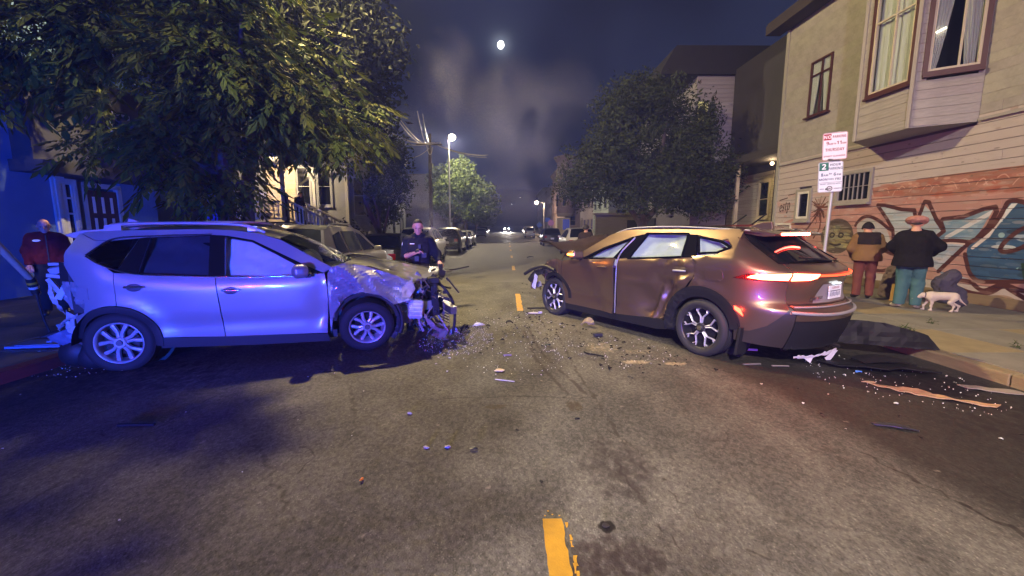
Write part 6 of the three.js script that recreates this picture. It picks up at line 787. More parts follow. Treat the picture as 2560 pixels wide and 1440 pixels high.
  const letters = []; 'VINFAST'.split('').forEach((ch, i) => { const z = -0.62 + i * 0.045, b = (w, h, dy, dz, r = 0) => letters.push(box(0.006, h, w, xr(0.86) - 0.03 - 0.0, 0.86 + dy, z + dz, r)); if (ch === 'V') { b(0.006, 0.034, 0, -0.006, 0.35); b(0.006, 0.034, 0, 0.006, -0.35); } else if (ch === 'I') b(0.006, 0.032, 0, 0); else if (ch === 'N') { b(0.006, 0.032, 0, -0.011); b(0.006, 0.032, 0, 0.011); b(0.006, 0.036, 0, 0, -0.55); } else if (ch === 'F') { b(0.006, 0.032, 0, -0.01); b(0.022, 0.006, 0.013, 0); b(0.016, 0.006, 0, -0.003); } else if (ch === 'A') { b(0.006, 0.034, 0, -0.006, -0.35); b(0.006, 0.034, 0, 0.006, 0.35); b(0.012, 0.005, -0.006, 0); } else if (ch === 'S') { b(0.02, 0.006, 0.013, 0); b(0.02, 0.006, 0, 0); b(0.02, 0.006, -0.013, 0); b(0.006, 0.014, 0.007, -0.008); b(0.006, 0.014, -0.007, 0.008); } else { b(0.006, 0.032, 0, 0); b(0.024, 0.006, 0.013, 0); } }); mesh('badge_lettering', letters, M.chrome, lid);
  mesh('mud_flap', [box(0.03, 0.34, 0.2, -0.42, 0.3, -0.86, 0, 0, 0.12)], M.black, C);
  // handles, mirror with amber repeater
  for (const [x, y, p, d] of [[0.44, 1.075, rd, dentR], [1.86, 1.02, fd, null]]) mesh('handle', [rbox(0.2, 0.026, 0.024, 0.011, x, y, -(W(x, y) + (d ? d(x, y) : 0) + 0.026), 0, 0, -0.03)], x > 1 ? bronze : M.galv, p);
  const mir = mesh('door_mirror', [at(new RoundedBoxGeometry(0.2, 0.15, 0.22, 4, 0.05), 2.42, 1.2, -1.06, 0, -0.15, 0)], bronze, C); mesh('turn_light', [rbox(0.16, 0.03, 0.02, 0.008, 2.42, 1.2, -1.175)], glow(lin(1, 0.32, 0.03), 22), mir); mesh('mirror_arm', [box(0.08, 0.05, 0.14, 2.42, 1.13, -0.94)], M.black, mir);
  wheel(C, RC[0], RC[1], -0.84, 0.372, 0.268, Y5, { side: -1, turn: 0.3, w: 0.25 }); wheel(C, FC[0] + 0.05, FC[1] - 0.01, -0.82, 0.36, 0.262, Y5, { side: -1, turn: 0.6, w: 0.25, toe: 0.06 }); wheel(C, RC[0], RC[1], 0.84, 0.372, 0.268, Y5, { side: 1, w: 0.25 }); wheel(C, FC[0], FC[1], 0.82, 0.36, 0.262, Y5, { side: 1, w: 0.25 });
  // bonnet folded up, broken nose
  const hf = (u, v) => { const z = lerp(0.85, -0.82, u), k = sstep(0.3, 1, v); return [2.72 + 1.0 * v - 0.1 * k * Math.sin(u * 5) , 1.13 + 0.12 * Math.sin(v * 2.4) + 0.3 * k * (0.75 + 0.25 * Math.cos(u * 4.2)) + 0.05 * folds(u * 1.5, v, 1.6, 3) * v, z + 0.05 * k * folds(u, v, 3, 5)]; };
  tag(mesh('bonnet', [sheet(30, 22, hf), sheet(15, 11, (u, v) => { const p = hf(u, v); return [p[0] - 0.01, p[1] - 0.03, p[2]]; }), sheet(30, 1, (u, v) => { const p = hf(u, 1); p[1] -= 0.03 * v; return p; })], bronze, C), 'bonnet folded upwards');
  { const r = rnd(23), a = [], b = [], c = []; for (let i = 0; i < 54; i++) { const x = 3.2 + r() * 0.75, y = 0.25 + r() * 0.85, z = -0.85 + r() * 1.7; (i % 3 === 0 ? a : i % 3 === 1 ? b : c).push(i % 2 ? box(0.05 + r() * 0.2, 0.02 + r() * 0.1, 0.05 + r() * 0.2, x, y, z, r() * 3, r() * 3, r() * 3) : tube([[x, y, z], [x + (r() - 0.3) * 0.3, y + (r() - 0.5) * 0.3, z + (r() - 0.5) * 0.3], [x + (r() - 0.3) * 0.3, y - r() * 0.35, z]], 0.01 + r() * 0.014, 8, 5)); } mesh('torn_parts', a, M.black, C); mesh('torn_parts', b, M.plasticGrey, C); mesh('torn_parts', c, bronze, C); }
  mesh('motor_bay', [rbox(0.7, 0.6, 1.3, 0.06, 3.2, 0.66, 0), rbox(0.1, 0.5, 1.3, 0.03, 3.62, 0.62, 0.05, 0, 0.1)], M.black, C);
  mesh('headlamp', [panel([[3.45, 1.0], [3.72, 0.92], [3.78, 0.8], [3.6, 0.82], [3.42, 0.92]], 0.05, (u, v) => [u, v, -0.78 + 0.5 * (u - 3.45) + 0.03 * folds(u, v, 4, 1)], { facet: true, skirt: 0.01 })], MT(lin(0.6, 0.52, 0.42), 0.25, { clearcoat: 1 }), C);
  mesh('bumper_fragment', [panel([[3.55, 0.72], [3.62, 0.76], [3.72, 0.5], [3.62, 0.45]], 0.05, (u, v) => [u, v, -1.05 + 0.03 * folds(u, v, 4, 2)], { facet: true, skirt: 0.008 })], MT(lin(0.55, 0.55, 0.6), 0.4), C);
  // what the lamps throw on road and paint
  const dir = V(-1, 0, 0);
  for (const [z, w, k, y] of [[-0.55, 0.36, 110, 1.1], [0.3, 0.8, 6, 1.11]]) { const L = new THREE.RectAreaLight(RED, k, w, 0.05); L.position.set(rearF(z, y)[0] - 0.05, y, z); C.add(L); L.lookAt(C.localToWorld(V(L.position.x - 1, y - 0.35, z - 0.3))); L.name = 'tail_glow'; }
  const pl = new THREE.PointLight(RED, 1.2); pl.position.set(-0.62, 1.105, -1.02); pl.name = 'tail_glow'; pl.castShadow = true; C.add(pl);
  const b3 = new THREE.RectAreaLight(RED, 26, 0.6, 0.03); b3.position.set(-0.6, 1.565, -0.1); C.add(b3); b3.lookAt(C.localToWorld(V(-2, 1.3, -0.1))); b3.name = 'brake_glow';
  const am = new THREE.PointLight(lin(1, 0.32, 0.03), 0.55); am.position.set(2.42, 1.2, -1.21); am.name = 'turn_glow'; am.castShadow = true; C.add(am);
  const sm = new THREE.PointLight(RED, 0.12); sm.position.set(-0.42, 0.66, -1.0); sm.name = 'marker_glow'; sm.castShadow = true; C.add(sm);
}
// ---------------- parked and distant cars
const carProto = {};
function bodyProfile(kind) {
  return kind === 'sedan' ? { top: [[-0.9, 0.35], [-0.95, 0.6], [-0.88, 0.95], [-0.5, 1.0], [0.1, 1.36], [0.5, 1.43], [1.2, 1.44], [1.7, 1.36], [2.5, 0.98], [3.2, 0.88], [3.55, 0.7], [3.6, 0.4]], rs: [3, 4], ws: [7, 8], win: [[0.0, 1.0], [0.3, 1.33], [0.75, 1.385], [1.25, 1.385], [1.65, 1.3], [2.25, 0.97]], H: 1.44, belt: 0.97 }
    : kind === 'van' ? { top: [[-1.0, 0.35], [-1.02, 0.7], [-1.0, 1.1], [-0.9, 1.82], [-0.5, 1.9], [2.0, 1.9], [2.3, 1.82], [2.95, 1.15], [3.4, 1.02], [3.65, 0.75], [3.7, 0.4]], rs: [2, 3], ws: [6, 7], win: [[1.3, 1.15], [1.3, 1.75], [2.1, 1.72], [2.7, 1.15]], H: 1.9, belt: 1.13 }
      : { top: [[-0.85, 0.35], [-0.92, 0.65], [-0.86, 1.0], [-0.75, 1.12], [-0.45, 1.6], [0.1, 1.68], [1.1, 1.68], [1.6, 1.58], [2.35, 1.1], [3.1, 1.0], [3.5, 0.82], [3.6, 0.4]], rs: [3, 4], ws: [7, 8], win: [[-0.35, 1.12], [-0.15, 1.5], [0.3, 1.58], [1.1, 1.58], [1.5, 1.5], [2.15, 1.12]], H: 1.68, belt: 1.1 };
}
function carGeo(kind) {
  if (carProto[kind]) return carProto[kind];
  const P = bodyProfile(kind), wt = curve([[0, 0.82], [0.4, 0.88], [0.8, 0.9], [1, 0.87], [1.5, 0.74], [2, 0.62], [2.3, 0.55]]);
  const W = (x, y) => { const k = y < P.belt ? y / P.belt : 1 + (y - P.belt) / (P.H - P.belt) * (kind === 'van' ? 0.6 : 1); let w = wt(k); if (x < -0.4) w -= 0.22 * ((-0.4 - x) / 0.5) ** 2; if (x > 2.9) w -= 0.25 * ((x - 2.9) / 0.7) ** 2; return Math.max(0.35, w); };
  const RC = [0, 0.34], FC = [2.7, 0.34], side = [...P.top.slice().reverse().map(([x, y]) => [x, y]), [-0.42, 0.3], ...arc(...RC, 0.41, 186, -6, 12), ...arc(...FC, 0.41, 186, -6, 12)];
  const fn = (s, o) => (u, v) => [u, v, s * (W(u, v) + o)], body = [], win = [], strip = { body: [], rs: [], ws: [] };
  for (const s of [1, -1]) { body.push(panel(side, 0.12, fn(s, 0), { flip: s < 0 })); const n = P.win.length; const cx = P.win.reduce((a, p) => a + p[0], 0) / n; const cuts = kind === 'van' ? [[-9, 9]] : [[-9, 0.28], [0.36, 1.16], [1.24, 9]]; for (const [a, b] of cuts) { const clip = (p, val, k) => { const o = []; for (let i = 0; i < p.length; i++) { const q = p[i], r2 = p[(i + 1) % p.length], ia = k * (q[0] - val) >= 0, ib = k * (r2[0] - val) >= 0; if (ia) o.push(q); if (ia !== ib) { const t = (val - q[0]) / (r2[0] - q[0]); o.push([val, lerp(q[1], r2[1], t)]); } } return o; }; const p = clip(clip(P.win, a, 1), b, -1); if (p.length > 2) win.push(panel(p, 0.14, fn(s, 0.008), { flip: s < 0 })); } }
  for (let i = 0; i < P.top.length - 1; i++) { const [x0, y0] = P.top[i], [x1, y1] = P.top[i + 1], mk = (o) => sheet(10, 4, (u, v) => { const z = lerp(1, -1, u), x = lerp(x0, x1, v), y = lerp(y0, y1, v), w = W(x, y), c = 0.04 * (1 - z * z), dx = y1 - y0, dy = -(x1 - x0), l = Math.hypot(dx, dy); return [x - dx / l * (c + o), y - dy / l * (c + o), z * w * (o ? 0.92 : 1)]; }); strip.body.push(mk(0)); if (i === P.rs[0]) strip.rs.push(mk(0.008)); if (i === P.ws[0]) strip.ws.push(mk(0.008)); }
  const wh = (x, s) => { const g = new THREE.LatheGeometry([[0.2, -0.09], [0.3, -0.1], [0.33, -0.08], [0.34, 0], [0.33, 0.08], [0.3, 0.1], [0.2, 0.09]].map((p) => new THREE.Vector2(...p)), 28).rotateX(Math.PI / 2); return g.translate(x, 0.34, s * 0.76); };
  const rim = (x, s) => merge([cyl(0.21, 0.21, 0.02, 20, x, 0.34, s * 0.83, Math.PI / 2), ...[0, 1, 2, 3, 4].map((k) => at(box(0.03, 0.19, 0.03, 0, 0.1, 0), x, 0.34, s * 0.845, 0, 0, k * 1.2566))]);
  const lamp = (x, y, s, a) => panel([[x, y], [x + a * 0.14, y + 0.02], [x + a * 0.14, y + 0.15], [x, y + 0.13]], 0.05, fn(s, 0.012), { flip: s < 0 });
  const yr = kind === 'sedan' ? 0.78 : 0.95;
  return carProto[kind] = { body: merge([...body, ...strip.body]), inner: box(3.6, 0.5, 1.2, 1.35, 0.5, 0), win: win, rs: strip.rs[0], ws: strip.ws[0], wheels: [wh(0, 1), wh(0, -1), wh(2.7, 1), wh(2.7, -1)], rims: [rim(0, 1), rim(0, -1), rim(2.7, 1), rim(2.7, -1)], tail: [1, -1].map((s) => rbox(0.06, 0.2, 0.26, 0.02, -0.9, yr - 0.06, s * 0.62)), head: [1, -1].map((s) => rbox(0.14, 0.14, 0.34, 0.04, 3.48, kind === 'sedan' ? 0.72 : 0.82, s * 0.5)), plate: box(0.02, 0.15, 0.31, -0.965, yr - 0.22, 0), bump: rbox(0.16, 0.2, 1.5, 0.05, -0.9, 0.46, 0), rail: [1, -1].map((s) => tube([[-0.1, P.H - 0.02, s * 0.58], [0.1, P.H + 0.04, s * 0.58], [1.1, P.H + 0.04, s * 0.58], [1.4, P.H - 0.04, s * 0.57]], 0.02, 16, 6)), H: P.H, grille: rbox(0.06, 0.16, 0.8, 0.02, 3.6, 0.66, 0), mirror: [1, -1].map((s) => rbox(0.12, 0.12, 0.18, 0.04, 2.0, P.belt + 0.05, s * 0.98)) };
}
const tailM = MT(lin(0.25, 0.008, 0.008), 0.15, { clearcoat: 1 }), headM = MT(lin(0.5, 0.5, 0.52), 0.1, { clearcoat: 1 }), plateM = MT(lin(0.55, 0.56, 0.6), 0.4);
// ry: 90 degrees points the nose away down the street (-z)
function parkedCar(label, kind, col, x, z, heading = 90, { tail = tailM, head = headM, group = null, rails = false, metal = 0.25, glassM = M.darkglass } = {}) {
  const G = carGeo(kind), T = thing('parked_car', label, kind === 'van' ? 'van' : 'car', [0, 0, 0], heading * Math.PI / 180, group), pm = paintMat(lin(...col), metal), c = V(1.35, 0, 0).applyAxisAngle(V(0, 1, 0), T.rotation.y); T.position.set(x - c.x, GY(z), z - c.z);
  mesh('body', G.body, pm, T); mesh('chassis', G.inner, M.black, T); G.win.forEach((g) => mesh('window', g, glassM, T)); mesh('rear_screen', G.rs, glassM, T); mesh('windscreen', G.ws, glassM, T); G.wheels.forEach((g, i) => { const w = mesh('wheel', g, M.rubber, T); mesh('rim', G.rims[i], M.alloy, w); }); G.tail.forEach((g) => mesh('tail_light', g, tail, T)); G.head.forEach((g) => mesh('headlight', g, head, T)); mesh('number_plate', G.plate, plateM, T); mesh('bumper', G.bump, pm, T); mesh('grille', G.grille, M.black, T); G.mirror.forEach((g) => mesh('mirror', g, pm, T)); if (rails) G.rail.forEach((g) => mesh('roof_rail', g, M.galv, T)); return T;
}
parkedCar('cream estate car with roof rails parked behind the silver wreck', 'suv', [0.5, 0.47, 0.38], -4.32, -10.4, 90, { rails: true, glassM: MT(lin(0.05, 0.055, 0.045), 0.1) });
parkedCar('white van parked at the left kerb behind the officer', 'suv', [0.6, 0.58, 0.52], -4.25, -21.8, 90);
parkedCar('dark car with blue gleaming rear lamps parked beyond the white van', 'suv', [0.012, 0.013, 0.017], -4.0, -30.5, 90);
parkedCar('black car parked at the left kerb, third beyond the officer', 'sedan', [0.02, 0.022, 0.03], -4.0, -36.5, 90);
parkedCar('silver car parked at the left kerb, just before the crossing', 'sedan', [0.3, 0.31, 0.34], -4.1, -42.5, 90);
parkedCar('far silver car parked on the left beyond the crossing', 'sedan', [0.35, 0.36, 0.38], -4.3, -73, 90);
parkedCar('farthest dark car parked on the left beyond the crossing', 'suv', [0.05, 0.05, 0.06], -4.3, -80, 90);
parkedCar('dark low car in shadow behind the silver wreck roof, left kerb', 'sedan', [0.015, 0.015, 0.018], -4.4, -16.2, 90);
parkedCar('red car shoved against the kerb behind the bronze wreck', 'suv', [0.28, 0.012, 0.014], 5.15, -10.35, 93, { metal: 0.1 });
parkedCar('white car parked on the right behind the raised bronze bonnet', 'suv', [0.6, 0.58, 0.56], 4.35, -27, 90);
parkedCar('dark off-roader parked on the right before the crossing', 'suv', [0.015, 0.017, 0.024], 4.2, -42, 90);
parkedCar('white hatchback with lit rear, parked on the right beyond the crossing', 'suv', [0.65, 0.65, 0.65], 3.7, -71, 90);
parkedCar('silver car parked on the right, next beyond the white hatchback', 'sedan', [0.35, 0.35, 0.37], 3.9, -78.5, 90);
parkedCar('grey car parked farthest down the right kerb', 'suv', [0.15, 0.15, 0.17], 4.0, -86, 90);
{ const hm = glow(lin(1, 0.9, 0.78), 420), T = parkedCar('distant car coming up the middle of the street with blazing headlights', 'sedan', [0.2, 0.2, 0.2], -0.1, -112, -90, { head: hm }); T.name = nm('oncoming_car'); used.parked_car--; for (const s of [1, -1]) { const L = new THREE.SpotLight(lin(1, 0.9, 0.78), 900, 0, 0.35, 0.8); L.position.set(3.62, 0.74, s * 0.5); L.target.position.set(40, -0.6, s * 1.2); L.castShadow = true; L.name = 'headlight_beam'; T.add(L, L.target); } }
// police car behind the photographer, its roof bar flashing blue and red
{
  const T = parkedCar('police car with flashing blue and red roof bar, standing behind the photographer', 'suv', [0.02, 0.02, 0.025], -2.6, 10.5, 84); T.name = nm('police_car'); used.parked_car--; T.userData.category = 'car';
  mesh('light_bar', [rbox(0.3, 0.06, 1.2, 0.02, 0.95, 1.75, 0)], M.black, T);
  const lampsAt = (name, z, col, k, aim, cone, x, y, em) => { mesh(name, [rbox(x > 3 ? 0.06 : 0.24, 0.1, 0.36, 0.025, x, y, z)], glow(col, em), T); const L = new THREE.SpotLight(col, k, 0, cone, 1); L.position.set(x + 0.16, y, z); L.shadow.radius = 6; L.castShadow = true; L.name = name + '_glow'; T.add(L); T.updateMatrixWorld(true); L.target.position.copy(T.worldToLocal(V(...aim))); T.add(L.target); };
  lampsAt('blue_beacon', 0.4, lin(0.015, 0.085, 1), 330, [-2.5, 1.5, -8], 0.85, 0.95, 1.84, 60); lampsAt('red_beacon', -0.4, lin(1, 0.04, 0.07), 260, [6, 2.5, -8], 0.75, 0.95, 1.84, 60); lampsAt('blue_grille_light', 0.2, lin(0.015, 0.085, 1), 1350, [-5.5, 1.1, -8], 0.72, 3.62, 0.7, 200);
}
// ---------------------------------------------------------------- people and the dog
// joints in metres, the figure faces +z and stands on y = 0; l = its left (+x)
const lerp3 = (a, b, t) => [lerp(a[0], b[0], t), lerp(a[1], b[1], t), lerp(a[2], b[2], t)];
function handBones(w, dir, curl, side) { // wrist, pointing direction, curl angle, thumb side
  const d = V(...dir).normalize(), up = Math.abs(d.y) > 0.9 ? V(0, 0, 1) : V(0, 1, 0), s = V().crossVectors(d, up).normalize().multiplyScalar(side), n = V().crossVectors(s, d).normalize().multiplyScalar(side), W = V(...w), B = [], at2 = (a, b, c) => W.clone().addScaledVector(d, a).addScaledVector(s, b).addScaledVector(n, c).toArray();
  B.push([at2(0, 0, 0), at2(0.075, 0.018, 0), 0.026, 0.022], [at2(0.01, -0.008, 0), at2(0.078, -0.024, 0), 0.022, 0.018]);
  [[0.03, 0.07], [0.01, 0.078], [-0.011, 0.074], [-0.031, 0.058]].forEach(([o, L]) => { let p = [0.078, o, 0], a = curl * 0.5; for (const [f, r] of [[0.45, 0.0095], [0.32, 0.0088], [0.23, 0.008]]) { const q = [p[0] + Math.cos(a) * L * f, p[1], p[2] - Math.sin(a) * L * f]; B.push([at2(...p), at2(...q), r, r * 0.95]); p = q; a += curl * 0.7; } });
  B.push([at2(0.02, 0.024, -0.004), at2(0.055, 0.05, -0.018), 0.013, 0.011], [at2(0.055, 0.05, -0.018), at2(0.082, 0.046, -0.03), 0.011, 0.009]); return B;
}
function sdf(bones, k) { return (x, y, z) => { let d = 1e3; for (const [a, b, ra, rb] of bones) { const q = cap(x, y, z, a, b, ra, rb); d = d > 0.5 ? Math.min(d, q) : smin(d, q, k); } return d; }; }
function bounds(bones, m) { const lo = [9, 9, 9], hi = [-9, -9, -9]; for (const [a, b, ra, rb] of bones) for (const p of [a, b]) for (let i = 0; i < 3; i++) { lo[i] = Math.min(lo[i], p[i] - Math.max(ra, rb) - m); hi[i] = Math.max(hi[i], p[i] + Math.max(ra, rb) + m); } return [lo, hi]; }
function person(label, [x, y, z], ry, o) {
  const T = thing('person', label, 'person', [x, y, z], ry), J = Object.assign({ pel: [0, 0.96, 0], ch: [0, 1.28, 0], nk: [0, 1.47, 0.01], hd: [0, 1.63, 0.03], ls: [0.18, 1.42, 0], rs: [-0.18, 1.42, 0], le: [0.24, 1.14, -0.02], re: [-0.24, 1.14, -0.02], lw: [0.25, 0.88, 0.06], rw: [-0.25, 0.88, 0.06], lh: [0.1, 0.92, 0], rh: [-0.1, 0.92, 0], lk: [0.11, 0.5, 0.03], rk: [-0.11, 0.5, 0.03], la: [0.11, 0.09, 0], ra: [-0.11, 0.09, 0], lf: [0.13, 0.035, 0.17], rf: [-0.13, 0.035, 0.17], tilt: 0, yaw: 0 }, o.J ?? {}), fat = o.fat ?? 1;
  const mid = lerp3(J.pel, J.ch, 0.5);
  const torso = [[[J.pel[0] - 0.06, J.pel[1], J.pel[2]], [J.pel[0] + 0.06, J.pel[1], J.pel[2]], 0.115 * fat, 0.115 * fat], [[mid[0] - 0.05, mid[1], mid[2]], [mid[0] + 0.05, mid[1], mid[2]], 0.11 * fat, 0.11 * fat], [[J.ch[0] - 0.08, J.ch[1], J.ch[2]], [J.ch[0] + 0.08, J.ch[1], J.ch[2]], 0.115 * fat, 0.115 * fat], [lerp3(J.ls, J.nk, 0.18).map((v, i) => i === 1 ? v - 0.035 : v), lerp3(J.rs, J.nk, 0.18).map((v, i) => i === 1 ? v - 0.035 : v), 0.055, 0.055], [J.ch, J.nk, 0.085, 0.05], [lerp3(J.ls, J.nk, 0.5).map((v, i) => i === 1 ? v - 0.02 : v), lerp3(J.nk, J.hd, 0.25), 0.045, 0.045], [lerp3(J.rs, J.nk, 0.5).map((v, i) => i === 1 ? v - 0.02 : v), lerp3(J.nk, J.hd, 0.25), 0.045, 0.045]];
  const sd = (p) => [p[0] * 0.93, p[1] - 0.03, p[2]], armL = [[sd(J.ls), J.le, 0.056, 0.043], [J.le, J.lw, 0.043, 0.03]], armR = [[sd(J.rs), J.re, 0.056, 0.043], [J.re, J.rw, 0.043, 0.03]], legs = [[J.lh, J.lk, 0.088, 0.06], [J.lk, J.la, 0.058, 0.038], [J.rh, J.rk, 0.088, 0.06], [J.rk, J.ra, 0.058, 0.038]], feet = [[J.la, J.lf, 0.042, 0.03], [J.ra, J.rf, 0.042, 0.03]];
  const neck = [[J.nk, lerp3(J.nk, J.hd, 0.7), 0.056, 0.054]];
  const bodyB = [...torso, ...armL, ...armR, ...legs, ...feet, ...neck], [bl, bh] = bounds(bodyB, 0.02);
  const parts = [nets(sdf(bodyB, 0.05), bl, bh, o.far ? 0.026 : 0.019)];
  // head with brow, nose, mouth, chin, ears
  const c = Math.cos(J.tilt), s = Math.sin(J.tilt), cy = Math.cos(J.yaw), sy = Math.sin(J.yaw);
  const toHead = (X, Y, Z) => { const a = X - J.hd[0], b = Y - J.hd[1], d = Z - J.hd[2], x1 = cy * a - sy * d, z1 = sy * a + cy * d; return [x1, c * b + s * z1, -s * b + c * z1]; };
  const fromHead = (a, b, d) => { const y1 = c * b - s * d, z1 = s * b + c * d; return [J.hd[0] + cy * a + sy * z1, J.hd[1] + y1, J.hd[2] - sy * a + cy * z1]; };
  const headF = (X, Y, Z) => { const [a, b, d] = toHead(X, Y, Z), el = (ex, ey, ez, rx, ry2, rz) => { const q = Math.hypot((a - ex) / rx, (b - ey) / ry2, (d - ez) / rz); return (q - 1) * Math.min(rx, ry2, rz); }; let f = el(0, 0.025, -0.012, 0.077, 0.098, 0.095); f = smin(f, el(0, -0.055, 0.025, 0.056, 0.062, 0.062), 0.03); f = smin(f, cap(a, b, d, [0, 0.012, 0.082], [0, -0.028, 0.104], 0.009, 0.014), 0.016); f = smin(f, cap(a, b, d, [-0.035, 0.024, 0.07], [0.035, 0.024, 0.07], 0.011, 0.011), 0.015); f = smin(f, cap(a, b, d, [-0.018, -0.064, 0.08], [0.018, -0.064, 0.08], 0.007, 0.007), 0.012); f = smin(f, el(0, -0.098, 0.058, 0.028, 0.02, 0.024), 0.025); for (const e of [-1, 1]) { f = Math.max(f, -(Math.hypot(a - e * 0.033, b - 0.004, d - 0.092) - 0.014)); f = smin(f, el(e * 0.08, -0.008, -0.012, 0.012, 0.032, 0.02), 0.01); } return f; };
  const hb = 0.155; parts.push(nets(headF, [J.hd[0] - hb, J.hd[1] - hb, J.hd[2] - hb], [J.hd[0] + hb, J.hd[1] + hb, J.hd[2] + hb], o.far ? 0.012 : 0.0072));
  for (const [w, e, sd] of [[J.lw, J.le, -1], [J.rw, J.re, 1]]) { const dir = o.hand?.[sd < 0 ? 'l' : 'r'] ?? [w[0] - e[0], w[1] - e[1], w[2] - e[2]], B = handBones(w, dir, o.curl ?? 0.7, sd), [l2, h2] = bounds(B, 0.008); parts.push(nets(sdf(B, 0.008), l2, h2, o.far ? 0.008 : 0.0055)); }
  mesh('body', parts, o.skin ?? M.skin, T);
  mesh('eyes', [-1, 1].map((e) => ball(0.0125, ...fromHead(e * 0.033, 0.004, 0.081), 1, 0.6, 1, 10)), MT(lin(0.1, 0.08, 0.07), 0.2), T);
  if (o.hair) mesh('hair', [nets((X, Y, Z) => { const [a, b, d] = toHead(X, Y, Z); const f = headF(X, Y, Z) - o.hair; return Math.max(f, -(b - 0.05 - 0.6 * Math.max(0, d) - 0.9 * Math.min(0, d)) * 0.7); }, [J.hd[0] - hb, J.hd[1] - hb, J.hd[2] - hb], [J.hd[0] + hb, J.hd[1] + hb, J.hd[2] + hb], 0.009)], M.hair, T);
  const wrinkle = (x2, y2, z2, a) => a * (noise3(x2 * 14, y2 * 9, z2 * 14) + 0.5 * noise3(x2 * 30, y2 * 22, z2 * 30) - 0.75);
  const garment = (name, bones, off, cut, mat, k = 0.06, cell = o.far ? 0.026 : 0.017, wr = 0.018) => { const b = bones.map(([a, q, ra, rb]) => [a, q, ra + off, rb + off]), [lo, hi] = bounds(b, 0.03), f = sdf(b, k); return mesh(name, [nets((X, Y, Z) => { let d = f(X, Y, Z); if (Math.abs(d) < 0.06) d += wrinkle(X, Y, Z, wr); for (const [p, n] of cut) d = Math.max(d, (X - p[0]) * n[0] + (Y - p[1]) * n[1] + (Z - p[2]) * n[2]); return d; }, lo, hi, cell)], mat, T); };
  const sleeve = (A, t) => t >= 1 ? A : t <= 0.5 ? [[A[0][0], lerp3(A[0][0], A[0][1], t * 2), A[0][2], A[0][3]]] : [A[0], [A[1][0], lerp3(A[1][0], A[1][1], t * 2 - 1), A[1][2], A[1][3]]];
  const sk = o.skirt ? [[[J.pel[0] - 0.05, J.pel[1] - o.skirt, J.pel[2]], [J.pel[0] + 0.05, J.pel[1] - o.skirt, J.pel[2]], 0.15 * fat, 0.15 * fat]] : [];
  garment('trousers', [[J.lh, J.lk, 0.092, 0.068], [J.lk, J.la, 0.068, 0.058], [J.rh, J.rk, 0.092, 0.068], [J.rk, J.ra, 0.068, 0.058], torso[0]], o.legOff ?? 0.018, [[[0, 0.075, 0], [0, -1, 0]], [[0, J.pel[1] + 0.06, 0], [0, 1, 0]]], o.legs, 0.03);
  garment('shoes', feet, 0.016, [[[0, 0.0, 0], [0, -1, 0]], [[0, 0.12, 0], [0, 1, 0]]], o.shoes ?? M.black, 0.02, 0.011, 0.002);
  const topBones = [...torso, ...sk, ...sleeve(armL, o.sleeveL ?? 0.97), ...sleeve(armR, o.sleeveR ?? 0.97)];
  garment('jacket', topBones, o.topOff ?? 0.024, [[[0, J.pel[1] - (o.hem ?? 0.06), 0], [0, -1, 0]], [lerp3(J.nk, J.hd, 0.36), [0, 0.95, -0.3]]], o.top, 0.06);
  o.extra?.(T, { J, fromHead, toHead, headF, garment, torso, armL, armR, hb });
  return T;
}
const fab = (r, g, b) => MT(lin(r, g, b), 0.85, { bumpMap: rep(grainTex, 8), bumpScale: 0.004, specularIntensity: 0.4 });
person('police officer in dark uniform and vest, looking down behind the silver bonnet', [-1.5, 0, -7.25], 0.12, {
  J: { hd: [0.0, 1.66, 0.08], tilt: 0.32, yaw: 0.1, nk: [0, 1.5, 0.02], ch: [0, 1.3, 0.0], ls: [0.2, 1.45, 0], rs: [-0.2, 1.45, 0], re: [-0.25, 1.16, 0.06], rw: [-0.03, 1.24, 0.22], le: [0.3, 1.2, 0.05], lw: [0.35, 1.08, 0.26] }, fat: 1.12, sleeveR: 0.5, sleeveL: 0.9, hand: { r: [0.9, 0.35, 0.2], l: [0.2, -0.3, 0.9] }, curl: 1.1, hair: 0.005, skin: MT(lin(0.55, 0.26, 0.2), 0.5),
  top: fab(0.012, 0.014, 0.022), legs: fab(0.012, 0.014, 0.022), topOff: 0.02,
  extra: (T, { garment, torso, J }) => {
    garment('vest', torso, 0.045, [[[0, J.pel[1] + 0.12, 0], [0, -1, 0]], [[0, J.ls[1] + 0.045, 0], [0, 1, 0]], [[0.17, 0, 0], [1, 0, 0]], [[-0.17, 0, 0], [-1, 0, 0]]], fab(0.018, 0.017, 0.019), 0.05);
    mesh('name_tag', [rbox(0.075, 0.014, 0.008, 0.002, -0.09, 1.385, 0.172)], MT(lin(0.8, 0.78, 0.75), 0.3), T); mesh('shoulder_patch', [ball(0.042, -0.262, 1.36, 0.02, 0.35, 1.25, 0.9, 12)], MT(lin(0.55, 0.56, 0.62), 0.7), T); mesh('radio', [rbox(0.055, 0.1, 0.04, 0.01, 0.03, 1.33, 0.185)], M.black, T); mesh('pouches', [rbox(0.09, 0.1, 0.05, 0.012, 0.1, 1.2, 0.18), rbox(0.09, 0.1, 0.05, 0.012, -0.02, 1.14, 0.19), rbox(0.36, 0.06, 0.3, 0.03, 0, 1.02, 0.0)], M.black, T); mesh('glove', [ball(0.055, 0.02, 1.262, 0.235, 1.2, 0.75, 0.7, 12)], M.black, T); mesh('held_device', [rbox(0.07, 0.13, 0.03, 0.008, 0.37, 1.01, 0.36, 0.5, 0, 0)], M.black, T);
  } });
